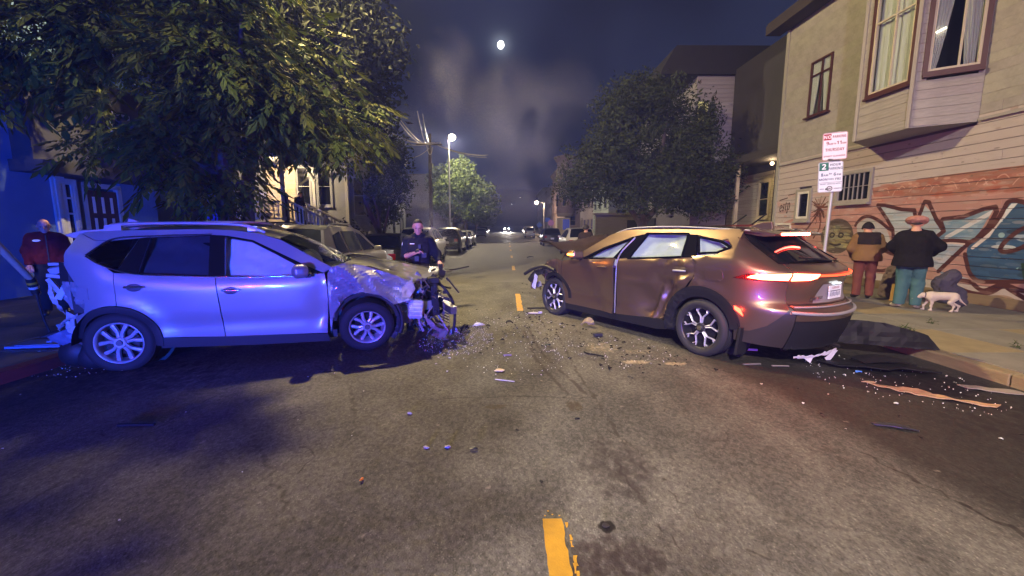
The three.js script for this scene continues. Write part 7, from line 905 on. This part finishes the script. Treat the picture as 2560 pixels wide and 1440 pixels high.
person('man in dark vest over tan jacket and rust trousers, back turned, beside the mural', [7.72, 0.13, -9.05], Math.PI - 0.5, {
  J: { hd: [0.0, 1.5, 0.14], tilt: 0.3, nk: [0, 1.38, 0.06], ch: [0, 1.2, 0.03], pel: [0, 0.94, -0.03], ls: [0.19, 1.34, 0.02], rs: [-0.19, 1.34, 0.02], le: [0.27, 1.08, 0.04], re: [-0.26, 1.08, 0.04], lw: [0.2, 0.92, 0.22], rw: [-0.18, 0.94, 0.22] }, fat: 1.15, hair: 0.012, top: fab(0.17, 0.095, 0.04), legs: fab(0.14, 0.045, 0.035), shoes: MT(lin(0.03, 0.015, 0.012), 0.6), topOff: 0.035, hem: 0.12, skirt: 0.08,
  extra: (T, { garment, torso, J, hb, headF, toHead }) => { garment('vest', torso, 0.055, [[[0, J.ch[1] - 0.03, 0], [0, -1, 0]], [[0.2, 0, 0], [1, 0, 0]], [[-0.2, 0, 0], [-1, 0, 0]], [[0, J.nk[1] + 0.05, 0], [0, 1, 0]]], fab(0.015, 0.01, 0.01), 0.05); mesh('knit_cap', [nets((X, Y, Z) => { const [, b] = toHead(X, Y, Z); return Math.max(headF(X, Y, Z) - 0.02, -(b + 0.005)); }, J.hd.map((v) => v - hb), J.hd.map((v) => v + hb), 0.009)], fab(0.012, 0.01, 0.012), T); } });
person('woman in pink hat, black coat and teal trousers, back turned, beside the white dog', [7.62, 0.13, -7.9], Math.PI - 0.75, {
  J: { hd: [0, 1.58, 0.1], tilt: 0.25, nk: [0, 1.43, 0.04], ch: [0, 1.24, 0.02], ls: [0.19, 1.38, 0.02], rs: [-0.19, 1.38, 0.02], le: [0.3, 1.16, 0.08], re: [-0.33, 1.18, 0.02], lw: [0.16, 1.0, 0.26], rw: [-0.26, 1.05, 0.24], lk: [0.1, 0.5, 0.03], la: [0.12, 0.09, -0.03], lf: [0.2, 0.035, 0.12], rf: [-0.16, 0.035, 0.16] }, fat: 1.35, top: fab(0.005, 0.004, 0.005), legs: fab(0.05, 0.12, 0.14), shoes: MT(lin(0.6, 0.56, 0.54), 0.6), topOff: 0.045, hem: 0.16, skirt: 0.14, legOff: 0.035, hair: 0.012,
  extra: (T, { J, hb, headF, toHead }) => mesh('floppy_hat', [nets((X, Y, Z) => { const [a, b, d] = toHead(X, Y, Z), q = Math.hypot(a / 0.165, (b - 0.075) / 0.085, (d + 0.01) / 0.17); return Math.min(Math.max(headF(X, Y, Z) - 0.02, -(b - 0.03)), (q - 1) * 0.075) + 0.012 * (noise3(a * 30, b * 30, d * 30) - 0.5); }, J.hd.map((v) => v - 0.19), J.hd.map((v) => v + 0.2), 0.01)], fab(0.36, 0.17, 0.14), T) });
person('bald man in dark red jacket with white badge, behind the silver car tail', [-8.05, 0.12, -7.55], 0.75, {
  J: { hd: [0, 1.55, 0.05], tilt: 0.15, nk: [0, 1.4, 0.0], ls: [0.19, 1.36, 0], rs: [-0.19, 1.36, 0], lw: [0.2, 0.9, 0.16], rw: [-0.22, 0.9, 0.14] }, fat: 1.2, top: fab(0.085, 0.005, 0.009), legs: fab(0.015, 0.016, 0.022), topOff: 0.03, skin: MT(lin(0.42, 0.2, 0.19), 0.55), extra: (T) => { mesh('badge', [ball(0.04, -0.1, 1.31, 0.165, 1.3, 0.5, 0.2, 12)], MT(lin(0.8, 0.8, 0.82), 0.5), T); mesh('zip', [box(0.012, 0.5, 0.012, 0.01, 1.15, 0.17)], M.black, T); } });
person('dark hooded figure standing in the street behind the raised bronze bonnet', [2.85, 0, -15.5], 2.8, { J: { tilt: 0.2 }, fat: 1.2, far: true, top: fab(0.02, 0.012, 0.012), legs: fab(0.015, 0.012, 0.012), hair: 0.03, topOff: 0.035 });
person('dark figure hunched at the top of the long white stair', [-10.05, 1.82, -20.9], 1.3, { J: { hd: [0, 1.42, 0.16], tilt: 0.4, nk: [0, 1.3, 0.08], ch: [0, 1.12, 0.04], pel: [0, 0.86, 0], ls: [0.18, 1.26, 0.05], rs: [-0.18, 1.26, 0.05], le: [0.24, 1.0, 0.1], re: [-0.24, 1.0, 0.1], lw: [0.12, 0.9, 0.28], rw: [-0.12, 0.9, 0.28] }, fat: 1.1, far: true, top: fab(0.012, 0.012, 0.02), legs: fab(0.012, 0.012, 0.016), hair: 0.02 });
{ const T = thing('front_steps', 'low concrete steps where the person in blue stands, beyond the silver car', 'steps', [-8.75, 0, -13.4]); for (const i of [0, 1, 2]) mesh('step', [rbox(1.6, 0.24, 1.2 - i * 0.3, 0.02, -i * 0.25, 0.24 + i * 0.235, 0)], worn(lin(0.16, 0.16, 0.16), 0.9, 0.6), T); }
person('person in bright blue shirt under the feathery tree, seen over the silver car roof', [-8.95, 0.82, -13.4], 0.7, { far: true, top: fab(0.05, 0.08, 0.42), legs: fab(0.02, 0.02, 0.03), hair: 0.012, sleeveL: 0.5, sleeveR: 0.5 });
// dog
{
  const T = thing('dog', 'white short-haired dog with lowered head sniffing beside the woman in teal trousers', 'dog', [7.95, 0.13, -7.6], 2.62); T.scale.setScalar(0.7);
  // local +x = head
  const B = [[[-0.24, 0.41, 0], [-0.05, 0.4, 0], 0.1, 0.1], [[-0.05, 0.4, 0], [0.2, 0.38, 0], 0.1, 0.122], [[0.2, 0.42, 0], [0.36, 0.4, 0.01], 0.075, 0.055], [[0.2, 0.34, 0], [0.14, 0.32, 0], 0.09, 0.08], [[0.36, 0.4, 0.01], [0.43, 0.36, 0.02], 0.062, 0.055], [[0.43, 0.36, 0.02], [0.54, 0.29, 0.03], 0.04, 0.028],
    ...[[0.06, 0.08], [-0.06, -0.04]].flatMap(([z, o]) => [[[0.22, 0.34, z], [0.2 + o * 0.5, 0.22, z], 0.05, 0.032], [[0.2 + o * 0.5, 0.22, z], [0.23 + o, 0.12, z], 0.03, 0.022], [[0.23 + o, 0.12, z], [0.22 + o, 0.03, z], 0.021, 0.02], [[0.22 + o, 0.025, z], [0.265 + o, 0.02, z], 0.022, 0.018]]),
    ...[[0.06, -0.07], [-0.06, 0.06]].flatMap(([z, o]) => [[[-0.25, 0.37, z], [-0.19 + o * 0.5, 0.24, z], 0.075, 0.045], [[-0.19 + o * 0.5, 0.24, z], [-0.31 + o, 0.15, z], 0.036, 0.022], [[-0.31 + o, 0.15, z], [-0.28 + o, 0.03, z], 0.021, 0.019], [[-0.28 + o, 0.025, z], [-0.235 + o, 0.02, z], 0.022, 0.018]]),
    [[-0.31, 0.43, 0], [-0.38, 0.3, 0.0], 0.03, 0.02], [[-0.38, 0.3, 0], [-0.5, 0.19, 0.01], 0.02, 0.01]];
  const [lo, hi] = bounds(B, 0.02); mesh('body', [nets(sdf(B, 0.035), lo, hi, 0.009), nets(sdf([[[0.385, 0.42, 0.055], [0.36, 0.36, 0.085], 0.02, 0.012], [[0.385, 0.42, -0.035], [0.36, 0.36, -0.065], 0.02, 0.012]], 0.01), [0.3, 0.3, -0.12], [0.45, 0.5, 0.13], 0.006)], MT(lin(0.5, 0.43, 0.39), 0.9, { bumpMap: rep(grainTex, 14), bumpScale: 0.002 }), T);
  mesh('nose', [ball(0.02, 0.55, 0.262, 0.032, 1, 0.8, 1, 10)], M.black, T); mesh('eyes', [ball(0.01, 0.46, 0.37, 0.065, 1, 1, 1, 8), ball(0.01, 0.46, 0.37, -0.022, 1, 1, 1, 8)], M.black, T); mesh('collar', [at(new THREE.TorusGeometry(0.066, 0.011, 8, 20), 0.31, 0.405, 0.005, 0, Math.PI / 2 - 0.1, 0.4)], MT(lin(0.03, 0.02, 0.02), 0.6), T);
}
// belongings on the pavement behind them
function lump(name, label, cat, [x, y, z], B, mat, wr = 0.05, cell = 0.016) { const [lo, hi] = bounds(B, 0.04), f = sdf(B, 0.08), T = thing(name, label, cat, [x, y, z]); mesh('cover', [nets((X, Y, Z) => Math.max(f(X, Y, Z) + wr * (noise3(X * 9 + x, Y * 9, Z * 9) + 0.5 * noise3(X * 22, Y * 22, Z * 22) - 0.75), -Y), lo, hi, cell)], mat, T); return T; }
lump('bundle', 'tall purplish wrapped bundle leaning on the mural between the two people', 'bundle', [8.55, 0.13, -9.25], [[[0, 0.12, 0], [0.05, 0.55, -0.05], 0.24, 0.16], [[-0.1, 0.15, 0.2], [0, 0.4, 0.1], 0.2, 0.12]], fab(0.17, 0.13, 0.14));
lump('backpack', 'dark lumpy backpack on a cart behind the woman in the pink hat', 'backpack', [8.55, 0.13, -8.15], [[[0, 0.45, 0], [0.1, 0.62, 0.06], 0.16, 0.12], [[0, 0.2, 0.05], [0, 0.42, 0], 0.15, 0.15], [[0.05, 0.12, 0.25], [0.1, 0.3, 0.2], 0.12, 0.1], [[0.1, 0.5, -0.2], [0, 0.4, -0.1], 0.06, 0.09]], fab(0.06, 0.055, 0.085));
{ const T = thing('paper_bag', 'yellowish paper bag standing by the mural, left of the teal trousers', 'bag', [8.2, 0.13, -8.75], 0.4); mesh('bag', [sheet(16, 8, (u, v) => { const a = u * 2 * Math.PI, k = Math.pow(Math.abs(Math.cos(a)), 0.25) * Math.sign(Math.cos(a)), l = Math.pow(Math.abs(Math.sin(a)), 0.25) * Math.sign(Math.sin(a)); return [k * 0.13 + 0.01 * noise3(u * 9, v * 5, 1), v * 0.36, l * 0.085 * (1 - 0.35 * v) + 0.012 * noise3(u * 12, v * 6, 3)]; })], MT(lin(0.5, 0.33, 0.1), 0.8, { side: THREE.DoubleSide }), T); mesh('contents', [ball(0.09, 0, 0.3, 0, 1, 0.6, 0.7, 10)], M.black, T); mesh('handle', [tube([[-0.06, 0.36, 0.05], [-0.03, 0.44, 0.04], [0.03, 0.44, 0.04], [0.06, 0.36, 0.05]], 0.006, 10, 5)], M.wood, T); }
// ---------------------------------------------------------------- wreckage on the road and pavement, tools, smoke
{
  const bk = MT(lin(0.01, 0.01, 0.011), 0.65, { specularIntensity: 0.5 }), gy = MT(lin(0.1, 0.1, 0.105), 0.5), wh = MT(lin(0.45, 0.42, 0.37), 0.7), tan = MT(lin(0.45, 0.33, 0.22), 0.7), cl = MT(lin(0.75, 0.78, 0.8), 0.08, { clearcoat: 1 }), pur = MT(lin(0.5, 0.48, 0.56), 0.35);
  const r = rnd(77);
  // a torn shard of plastic or sheet metal: bent polygon with thickness and ragged outline
  const shard = (w, d, n, bend, th = 0.006, seed = 1) => { const q = rnd(seed), pts = []; for (let i = 0; i < n; i++) { const a = i / n * 6.283, k = 0.6 + 0.4 * q(); pts.push([Math.cos(a) * w / 2 * k, Math.sin(a) * d / 2 * k]); } return panel(pts, Math.max(w, d) / 6, (u, v) => [u, bend * (1 - (2 * u / w) ** 2) + 0.25 * bend * Math.sin(v / d * 5 + seed) + th, v], { skirt: th, flip: true, facet: true }); };
  const rock = (k) => { const g = new THREE.IcosahedronGeometry(0.016, 1), p = g.attributes.position; for (let i = 0; i < p.count; i++) { const q = 0.6 + 0.8 * hash3(Math.round(p.getX(i) * 900), Math.round(p.getY(i) * 900), Math.round(p.getZ(i) * 900) + k); p.setXYZ(i, p.getX(i) * q * 1.3, p.getY(i) * q * 0.55 + 0.006, p.getZ(i) * q); } return flat(g); };
  const put = (name, label, cat, geo, mat, x, z, ry = 0, y = 0.004, group = null, rx = 0) => { const m = mesh(name, geo, mat); m.position.set(x, y, z); m.rotation.set(rx, ry, 0); return tag(m, label, cat, group); };
  put('plastic_shard', 'long curved dark trim strip lying flat on the reddish road, lower right', 'debris', shard(0.36, 0.085, 14, 0.012, 0.008, 5), MT(lin(0.025, 0.027, 0.035), 0.4), 3.2, -3.28, -0.42);
  put('plastic_shard', 'thick black chip on the road above the yellow dash, right of centre', 'debris', shard(0.06, 0.05, 7, 0.012, 0.01, 6), bk, 0.6, -3.45, 0.3);
  put('plastic_shard', 'small black triangular splinter on the road nearest the yellow dash', 'debris', shard(0.03, 0.05, 5, 0.01, 0.006, 7), bk, 0.22, -2.54, 0.5);
  put('plastic_shard', 'dark rounded chip lying left of centre in the foreground', 'debris', shard(0.085, 0.045, 10, 0.012, 0.008, 8), MT(lin(0.02, 0.022, 0.025), 0.4), -0.25, -2.96, 0.1);
  put('plastic_shard', 'black forked splinter on the road left of the thick black chip', 'debris', shard(0.035, 0.04, 5, 0.01, 0.005, 9), bk, 0.08, -3.25, 1);
  put('plastic_shard', 'dark flat pad on the road close to the lower right of the yellow dash', 'debris', shard(0.05, 0.045, 9, 0.004, 0.004, 10), MT(lin(0.02, 0.017, 0.016), 0.8), 0.54, -2.14, 0.4);
  put('plastic_shard', 'bluish black clip near the bronze car rear wheel on the open road', 'debris', shard(0.05, 0.06, 6, 0.02, 0.01, 11), bk, 2.41, -4.7, 0.4);
  put('orange_shard', 'small bright orange plastic sliver on the left foreground road', 'debris', shard(0.03, 0.055, 7, 0.012, 0.005, 12), MT(lin(0.75, 0.2, 0.01), 0.4), -0.95, -2.58, 0.2);
  put('stone', 'pale gravel stone, left one of a pair in the left foreground', 'stone', rock(1), wh, -0.61, -2.99); put('stone', 'pale gravel stone, right one of a pair in the left foreground', 'stone', rock(2), wh, -0.45, -3.0);
  put('stone', 'lone pale stone on the road left of the centre crack', 'stone', rock(3), wh, -0.87, -3.59);
  put('dark_strip', 'thin dark rubber strip lying alone on the left road', 'debris', [rbox(0.3, 0.02, 0.028, 0.006, 0, 0.012, 0)], bk, -3.09, -3.38, 0.03);
  put('torn_foam', 'cream torn foam scrap on the road before the two wrecks', 'debris', shard(0.15, 0.12, 12, 0.012, 0.006, 14), MT(lin(0.62, 0.5, 0.42), 0.9), -0.09, -4.72, 0.2);
  put('white_rod', 'thin white rod lying just in front of the cream foam scrap', 'debris', [cyl(0.006, 0.006, 0.22, 8, 0, 0.008, 0, 0, 0, Math.PI / 2 )], wh, -0.03, -4.4, -0.32);
  put('purple_clip', 'short violet plastic bar beyond the cream foam scrap', 'debris', [rbox(0.11, 0.014, 0.016, 0.004, 0, 0.01, 0)], MT(lin(0.16, 0.12, 0.22), 0.4), 0.0, -5.32, 0.03);
  put('white_bumper_piece', 'flat lilac-white bumper piece beside the second yellow dash', 'debris', [shard(0.3, 0.12, 9, 0.015, 0.012, 15), box(0.09, 0.04, 0.02, 0.11, 0.03, 0.02, 0, 0.5, 0)], pur, 0.52, -8.05, 0.1);
  put('lamp_glass', 'clear broken headlamp half lying between the two cars', 'debris', [shard(0.2, 0.12, 10, 0.05, 0.01, 16), tube([[-0.1, 0.02, 0], [0, 0.07, 0.04], [0.1, 0.03, 0]], 0.008, 12, 5)], cl, -0.48, -6.95, 0.3);
  put('lamp_glass', 'broken headlamp shell lying at the silver car torn nose', 'debris', [shard(0.24, 0.14, 10, 0.07, 0.012, 17), shard(0.16, 0.1, 8, 0.1, 0.01, 18)], cl, -0.82, -6.4, 0.5);
  put('torn_bracket', 'black jagged bracket among glass at the silver car nose', 'debris', [shard(0.22, 0.12, 9, 0.09, 0.01, 19), tube([[-0.15, 0.01, 0.05], [0, 0.12, 0], [0.16, 0.02, -0.06]], 0.012, 12, 5)], bk, -0.68, -6.62, 0.9);
  put('torn_bracket', 'small black U shaped clip on the road between the wrecks', 'debris', [tube([[-0.05, 0.01, 0.03], [-0.03, 0.03, -0.02], [0.03, 0.03, -0.02], [0.06, 0.01, 0.03]], 0.012, 14, 6)], bk, 0.03, -7.25, 0.1);
  put('torn_bracket', 'black and white broken clip, centre of the debris field', 'debris', [shard(0.1, 0.07, 7, 0.03, 0.01, 20), box(0.03, 0.02, 0.02, 0.01, 0.04, 0)], bk, -0.08, -6.0, 0.4);
  put('crumpled_scrap', 'dark crumpled scrap far up the road beside the bronze bonnet', 'debris', [shard(0.5, 0.25, 11, 0.09, 0.02, 21)], bk, 1.3, -23.6, 0.2);
  put('undertray_piece', 'curved bronze-grey part lying beneath the front door of the bronze car', 'debris', [shard(0.28, 0.2, 12, 0.11, 0.015, 22), box(0.1, 0.03, 0.06, 0.06, 0.08, 0.02, 0.4, 0.3, 0.2)], MT(lin(0.2, 0.16, 0.12), 0.5), 1.35, -6.95, -0.6);
  put('rubber_block', 'small dark rubber block on the road below the bronze front door', 'debris', [rbox(0.13, 0.05, 0.09, 0.015, 0, 0.03, 0)], MT(lin(0.02, 0.02, 0.03), 0.6), 1.38, -6.3, 0.3);
  put('black_bar', 'long thin black bar behind the second yellow dash', 'debris', [rbox(0.42, 0.02, 0.04, 0.006, 0, 0.012, 0), box(0.1, 0.05, 0.08, 0.24, 0.03, 0)], bk, 0.62, -8.6, 0.05);
  put('bent_rod', 'bent black rod on the road left of the bronze rear wheel', 'debris', [tube([[-0.12, 0.012, -0.08], [-0.07, 0.014, 0.0], [0.02, 0.012, 0.03], [0.13, 0.012, 0.08]], 0.01, 16, 5)], bk, 1.12, -5.35, -0.2);
  put('green_scrap', 'small dark green torn scrap, middle of the road', 'debris', shard(0.12, 0.08, 6, 0.03, 0.008, 24), MT(lin(0.02, 0.035, 0.022), 0.6), 0.56, -5.75, 0.6);
  // torn bodywork along the right gutter
  put('torn_bumper', 'large black bumper skin thrown over the right kerb behind the bronze car', 'debris', [panel([[-0.75, 0], [-0.7, 0.34], [-0.3, 0.42], [0.3, 0.36], [0.7, 0.2], [0.8, 0.02], [0.3, 0.06], [-0.3, 0.1]], 0.06, (u, v) => [u, v + 0.02 * folds(u, v, 3, 2), 0.32 * (1 - (u / 0.8) ** 2) + 0.05 * folds(u, v, 2.4, 4)], { skirt: 0.012, facet: true })], bk, 4.75, -5.55, -0.75, 0.02, null, -0.2);
  put('torn_bumper', 'low black undertray slab lying in the right gutter', 'debris', [shard(1.3, 0.5, 16, 0.05, 0.012, 26), shard(0.8, 0.35, 12, 0.12, 0.01, 27)], bk, 4.35, -4.75, -0.35, 0.01);
  put('torn_bumper', 'jagged dark panel beyond the gutter slab, under the bronze tail', 'debris', [shard(0.9, 0.6, 14, 0.16, 0.012, 28), tube([[-0.4, 0.05, 0], [0, 0.2, 0.1], [0.45, 0.06, 0.2]], 0.03, 14, 6)], MT(lin(0.02, 0.016, 0.016), 0.5), 3.95, -5.5, 0.4, 0.01);
  put('broken_bumper_bar', 'pale violet broken bumper bar lying in the dark gutter', 'debris', [ribbon([[-0.24, 0.06, 0], [-0.08, 0.075, 0.02], [0.1, 0.11, 0], [0.26, 0.16, -0.04]], 0.026, 4), panel([[0.16, 0.0], [0.26, 0.16], [0.2, 0.16], [0.12, 0.06]], 0.04, (u, v) => [u, v, 0.01 * folds(u, v, 8, 2)], { skirt: 0.006 }), flat(geom([-0.14, 0.06, 0, -0.06, 0.0, 0.03, -0.02, 0.07, 0.01], [0, 1, 2]))], pur, 3.75, -4.98, -0.1, 0.01);
  put('blue_lens', 'small glossy blue lens fragment in the right gutter', 'debris', [shard(0.1, 0.04, 9, 0.015, 0.012, 30)], MT(lin(0.1, 0.25, 0.75), 0.08, { clearcoat: 1 }), 4.0, -4.62, 0.1);
  put('bodywork_scrap', 'long tan torn strip of bodywork lying near the right kerb', 'debris', [panel([[-0.45, -0.06], [-0.2, -0.08], [-0.05, -0.1], [0.05, -0.02], [0.5, 0.0], [0.46, 0.06], [0.1, 0.07], [-0.1, 0.05], [-0.3, 0.0]], 0.04, (u, v) => [u, 0.02 + 0.025 * folds(u, v, 4, 3) + 0.03 * Math.abs(v), v], { skirt: 0.01, flip: true, facet: true })], worn(lin(0.45, 0.3, 0.17), 0.6, 2), 4.12, -3.95, -0.62);
  put('bodywork_scrap', 'short pale scrap at the upper end of the tan strip', 'debris', [shard(0.16, 0.05, 9, 0.01, 0.008, 33)], tan, 3.85, -4.3, -0.2);
  put('bodywork_scrap', 'flat grey torn sheet beside the right kerb at the picture edge', 'debris', [panel([[-0.25, -0.02], [-0.2, 0.07], [0.0, 0.09], [0.3, 0.05], [0.22, -0.05], [-0.1, -0.06]], 0.04, (u, v) => [u, 0.015 + 0.016 * folds(u, v, 4, 7), v], { skirt: 0.008, flip: true, facet: true })], MT(lin(0.25, 0.22, 0.2), 0.6), 4.92, -4.08, -0.5);
  put('trim_strip', 'grey straight trim strip just before the bronze rear tyre', 'debris', [rbox(0.22, 0.016, 0.03, 0.005, 0, 0.01, 0)], MT(lin(0.16, 0.14, 0.13), 0.5), 2.95, -4.92, 0.1); put('trim_strip', 'second grey trim strip, right of the first under the bronze tail', 'debris', [rbox(0.2, 0.014, 0.024, 0.005, 0, 0.01, 0)], MT(lin(0.2, 0.17, 0.15), 0.5), 3.25, -4.85, -0.05); put('trim_strip', 'pale short strip lying under the bronze car bumper', 'debris', [rbox(0.2, 0.03, 0.03, 0.006, 0, 0.02, 0)], pur, 3.25, -5.5, -0.2);
  put('white_cup_piece', 'small white scrap on the right pavement behind the bronze car', 'debris', shard(0.09, 0.05, 8, 0.02, 0.01, 35), wh, 5.75, -6.5, 0.3, 0.132);
  put('flat_box', 'flat blue box-shaped panel on the left pavement edge', 'box', [rbox(0.62, 0.03, 0.36, 0.008, 0, 0.03, 0), box(0.5, 0.012, 0.3, 0.04, 0.05, 0.01), box(0.06, 0.03, 0.07, 0.1, 0.062, 0.03)], MT(lin(0.2, 0.26, 0.42), 0.7), -6.02, -5.45, 0.12, 0.12);  // panel for a bluish rectangle on the pavement, blue in its own colour
  // scattered fragments: each its own thing, alike ones share a label
  const dark = [1, 2, 3, 4, 5, 6].map((k) => shard(1, 0.6, 5 + k % 4, 0.22, 0.08, 40 + k)), lite = [1, 2, 3].map((k) => shard(1, 0.7, 5 + k, 0.18, 0.1, 60 + k));
  const zone = (n, x0, x1, z0, z1, fn) => { for (let i = 0; i < n; i++) fn(lerp(x0, x1, r()), lerp(z0, z1, r())); };
  const bit = (x, z, s, isDark) => { const m = mesh(isDark ? 'dark_fragment' : 'pale_fragment', isDark ? dark[Math.floor(r() * 6)] : lite[Math.floor(r() * 3)], isDark ? bk : r() < 0.5 ? wh : cl); m.position.set(x, 0.003, z); m.rotation.y = r() * 6.3; m.scale.setScalar(s); tag(m, isDark ? 'tiny black plastic fragment scattered on the road by the wrecks' : 'tiny pale or glassy fragment scattered on the road by the wrecks', 'debris', isDark ? 'dark fragments scattered around the wrecks' : 'pale fragments scattered around the wrecks'); };
  const line = (t) => [lerp(0.4, 2.4, t), lerp(-8, -4.9, t)];
  for (let i = 0; i < 130; i++) { const [x, z] = line(r()), o = Math.pow(r(), 1.3) * 1.3; bit(x - 0.85 * o, z + 0.5 * o - 0.1, 0.032 + 0.075 * r() * r(), true); }
  zone(40, -0.9, 0.6, -8.5, -5.4, (x, z) => bit(x, z, 0.03 + 0.06 * r() * r(), true)); zone(60, -1.1, 0.8, -9.5, -4.6, (x, z) => bit(x, z, 0.014 + 0.03 * r(), false)); zone(34, 2.6, 5.0, -5.2, -2.9, (x, z) => bit(x, z, 0.018 + 0.035 * r(), r() < 0.6)); zone(22, -5, -1, -5, -2, (x, z) => bit(x, z, 0.01 + 0.014 * r(), r() < 0.4)); zone(14, -6.4, -5.4, -6.4, -4.8, (x, z) => { bit(x, z, 0.02 + 0.03 * r(), r() < 0.5); scene.children.at(-1).position.y = 0.128; }); zone(30, 0.3, 1.6, -13, -8.5, (x, z) => bit(x, z, 0.03 + 0.05 * r(), r() < 0.7));
  // glass crumbs, beyond counting
  const cg = flat(new THREE.IcosahedronGeometry(1, 0)), mats = []; const crumb = (n, x, z, a, b) => { for (let i = 0; i < n; i++) { const t = r() * 6.3, q = Math.sqrt(r()); mats.push(new THREE.Matrix4().compose(V(x + Math.cos(t) * q * a, 0.004, z + Math.sin(t) * q * b), new THREE.Quaternion().setFromEuler(new THREE.Euler(r() * 6, r() * 6, r() * 6)), V(1, 0.6, 1).multiplyScalar(0.0025 + 0.0045 * r()))); } };
  crumb(520, -0.75, -6.2, 0.55, 0.9); crumb(260, 0.1, -6.6, 0.9, 2.2); crumb(160, 4.2, -4.4, 0.8, 0.9); crumb(150, -5.2, -5.0, 0.8, 0.5); crumb(160, 1.2, -5.6, 1, 0.8);
  const gi = instances('glass_crumbs', cg, MT(lin(0.78, 0.8, 0.78), 0.1, { clearcoat: 1 }), mats, scene); tag(gi, 'sparkling broken glass crumbs strewn on the asphalt between the wrecks', 'broken glass');
  // long wooden handle with dark banded ferrule, leaning at the left picture edge against the wreck
  const T = thing('wooden_pole', 'pale wooden pole with dark banded end leaning at the left picture edge', 'pole', [0, 0, 0]); const a = [-6.05, 1.95, -4.79], b = [-6.14, 1.0, -5.5], c = [-6.17, 0.8, -5.57];
  mesh('handle', [limb([a, lerp3(a, b, 0.5), b], [0.04, 0.04, 0.038], 14)], M.wood, T); mesh('ferrule', [limb([b, lerp3(b, c, 0.5), c], [0.046, 0.052, 0.04], 14)], M.black, T); mesh('yellow_band', [limb([lerp3(b, c, 0.22), lerp3(b, c, 0.36)], [0.0525, 0.0535], 12)], MT(lin(0.6, 0.34, 0.03), 0.4), T); mesh('white_band', [limb([lerp3(b, c, 0.52), lerp3(b, c, 0.68)], [0.0525, 0.051], 12)], M.white, T); mesh('end_ring', [at(new THREE.TorusGeometry(0.035, 0.012, 8, 20), ...c, 0.6, 0.5, 0)], M.chrome, T); mesh('prop_leg', [limb([c, [-6.18, 0.45, -5.62], [-6.15, 0.13, -5.68]], [0.014, 0.012, 0.012], 8)], M.black, T);
}
// smoke drifting from the wrecks: soot and ash motes too small and many to count
{
  const r = rnd(101), mats = [], puffs = [[-3.2, 3.6, -13.6, 1.6, 1.9, 0.9, 1], [-2.0, 1.6, -13, 0.9, 1.3, 0.8, 0.9], [-4.6, 4.6, -13.2, 1.5, 1.6, 0.9, 0.6], [-2.2, 6.4, -15, 1.6, 2.0, 1.2, 0.75], [0.4, 5.8, -16.5, 2.0, 2.3, 1.5, 1.1], [1.6, 4.2, -17, 1.5, 2.0, 1.2, 0.8], [0.2, 3.0, -17, 1.8, 1.4, 1.4, 0.45], [2.2, 6.8, -17, 1.5, 1.6, 1.2, 0.5]];
  for (const [x, y, z, a, b, c, k] of puffs) { const n = Math.round(185000 * k * a * b / 3); for (let i = 0; i < n; i++) { let px, py, pz, d; do { px = r() * 2 - 1; py = r() * 2 - 1; pz = r() * 2 - 1; d = px * px + py * py + pz * pz; } while (d > 1); const X = x + px * a, Y = y + py * b, Z = z + pz * c; const q = 1 - d; if (r() > q) continue; const nz = 0.65 * noise3(X * 0.9 + 0.25 * Y, Y * 0.6, Z * 0.9) + 0.35 * noise3(X * 2.3, Y * 1.6, Z * 2.3); if (r() > sstep(0.3, 0.68, nz)) continue; mats.push(new THREE.Matrix4().compose(V(X, Y, Z), new THREE.Quaternion().setFromEuler(new THREE.Euler(r() * 6, r() * 6, r() * 6)), V(1, 1, 1).multiplyScalar(0.0018 + 0.0012 * r()))); } }
  const m = instances('smoke', flat(new THREE.TetrahedronGeometry(1)), MT(lin(0.75, 0.77, 0.82), 1, { specularIntensity: 0 }), mats, scene); tag(m, 'thin bluish smoke drifting up over the street from the wrecks', 'smoke'); m.castShadow = false; console.log('smoke motes', mats.length);
}
scene.traverse((o) => { if (o.isLight && o.shadow) o.castShadow = true; });
camera.updateProjectionMatrix();
renderer.render(scene, camera);
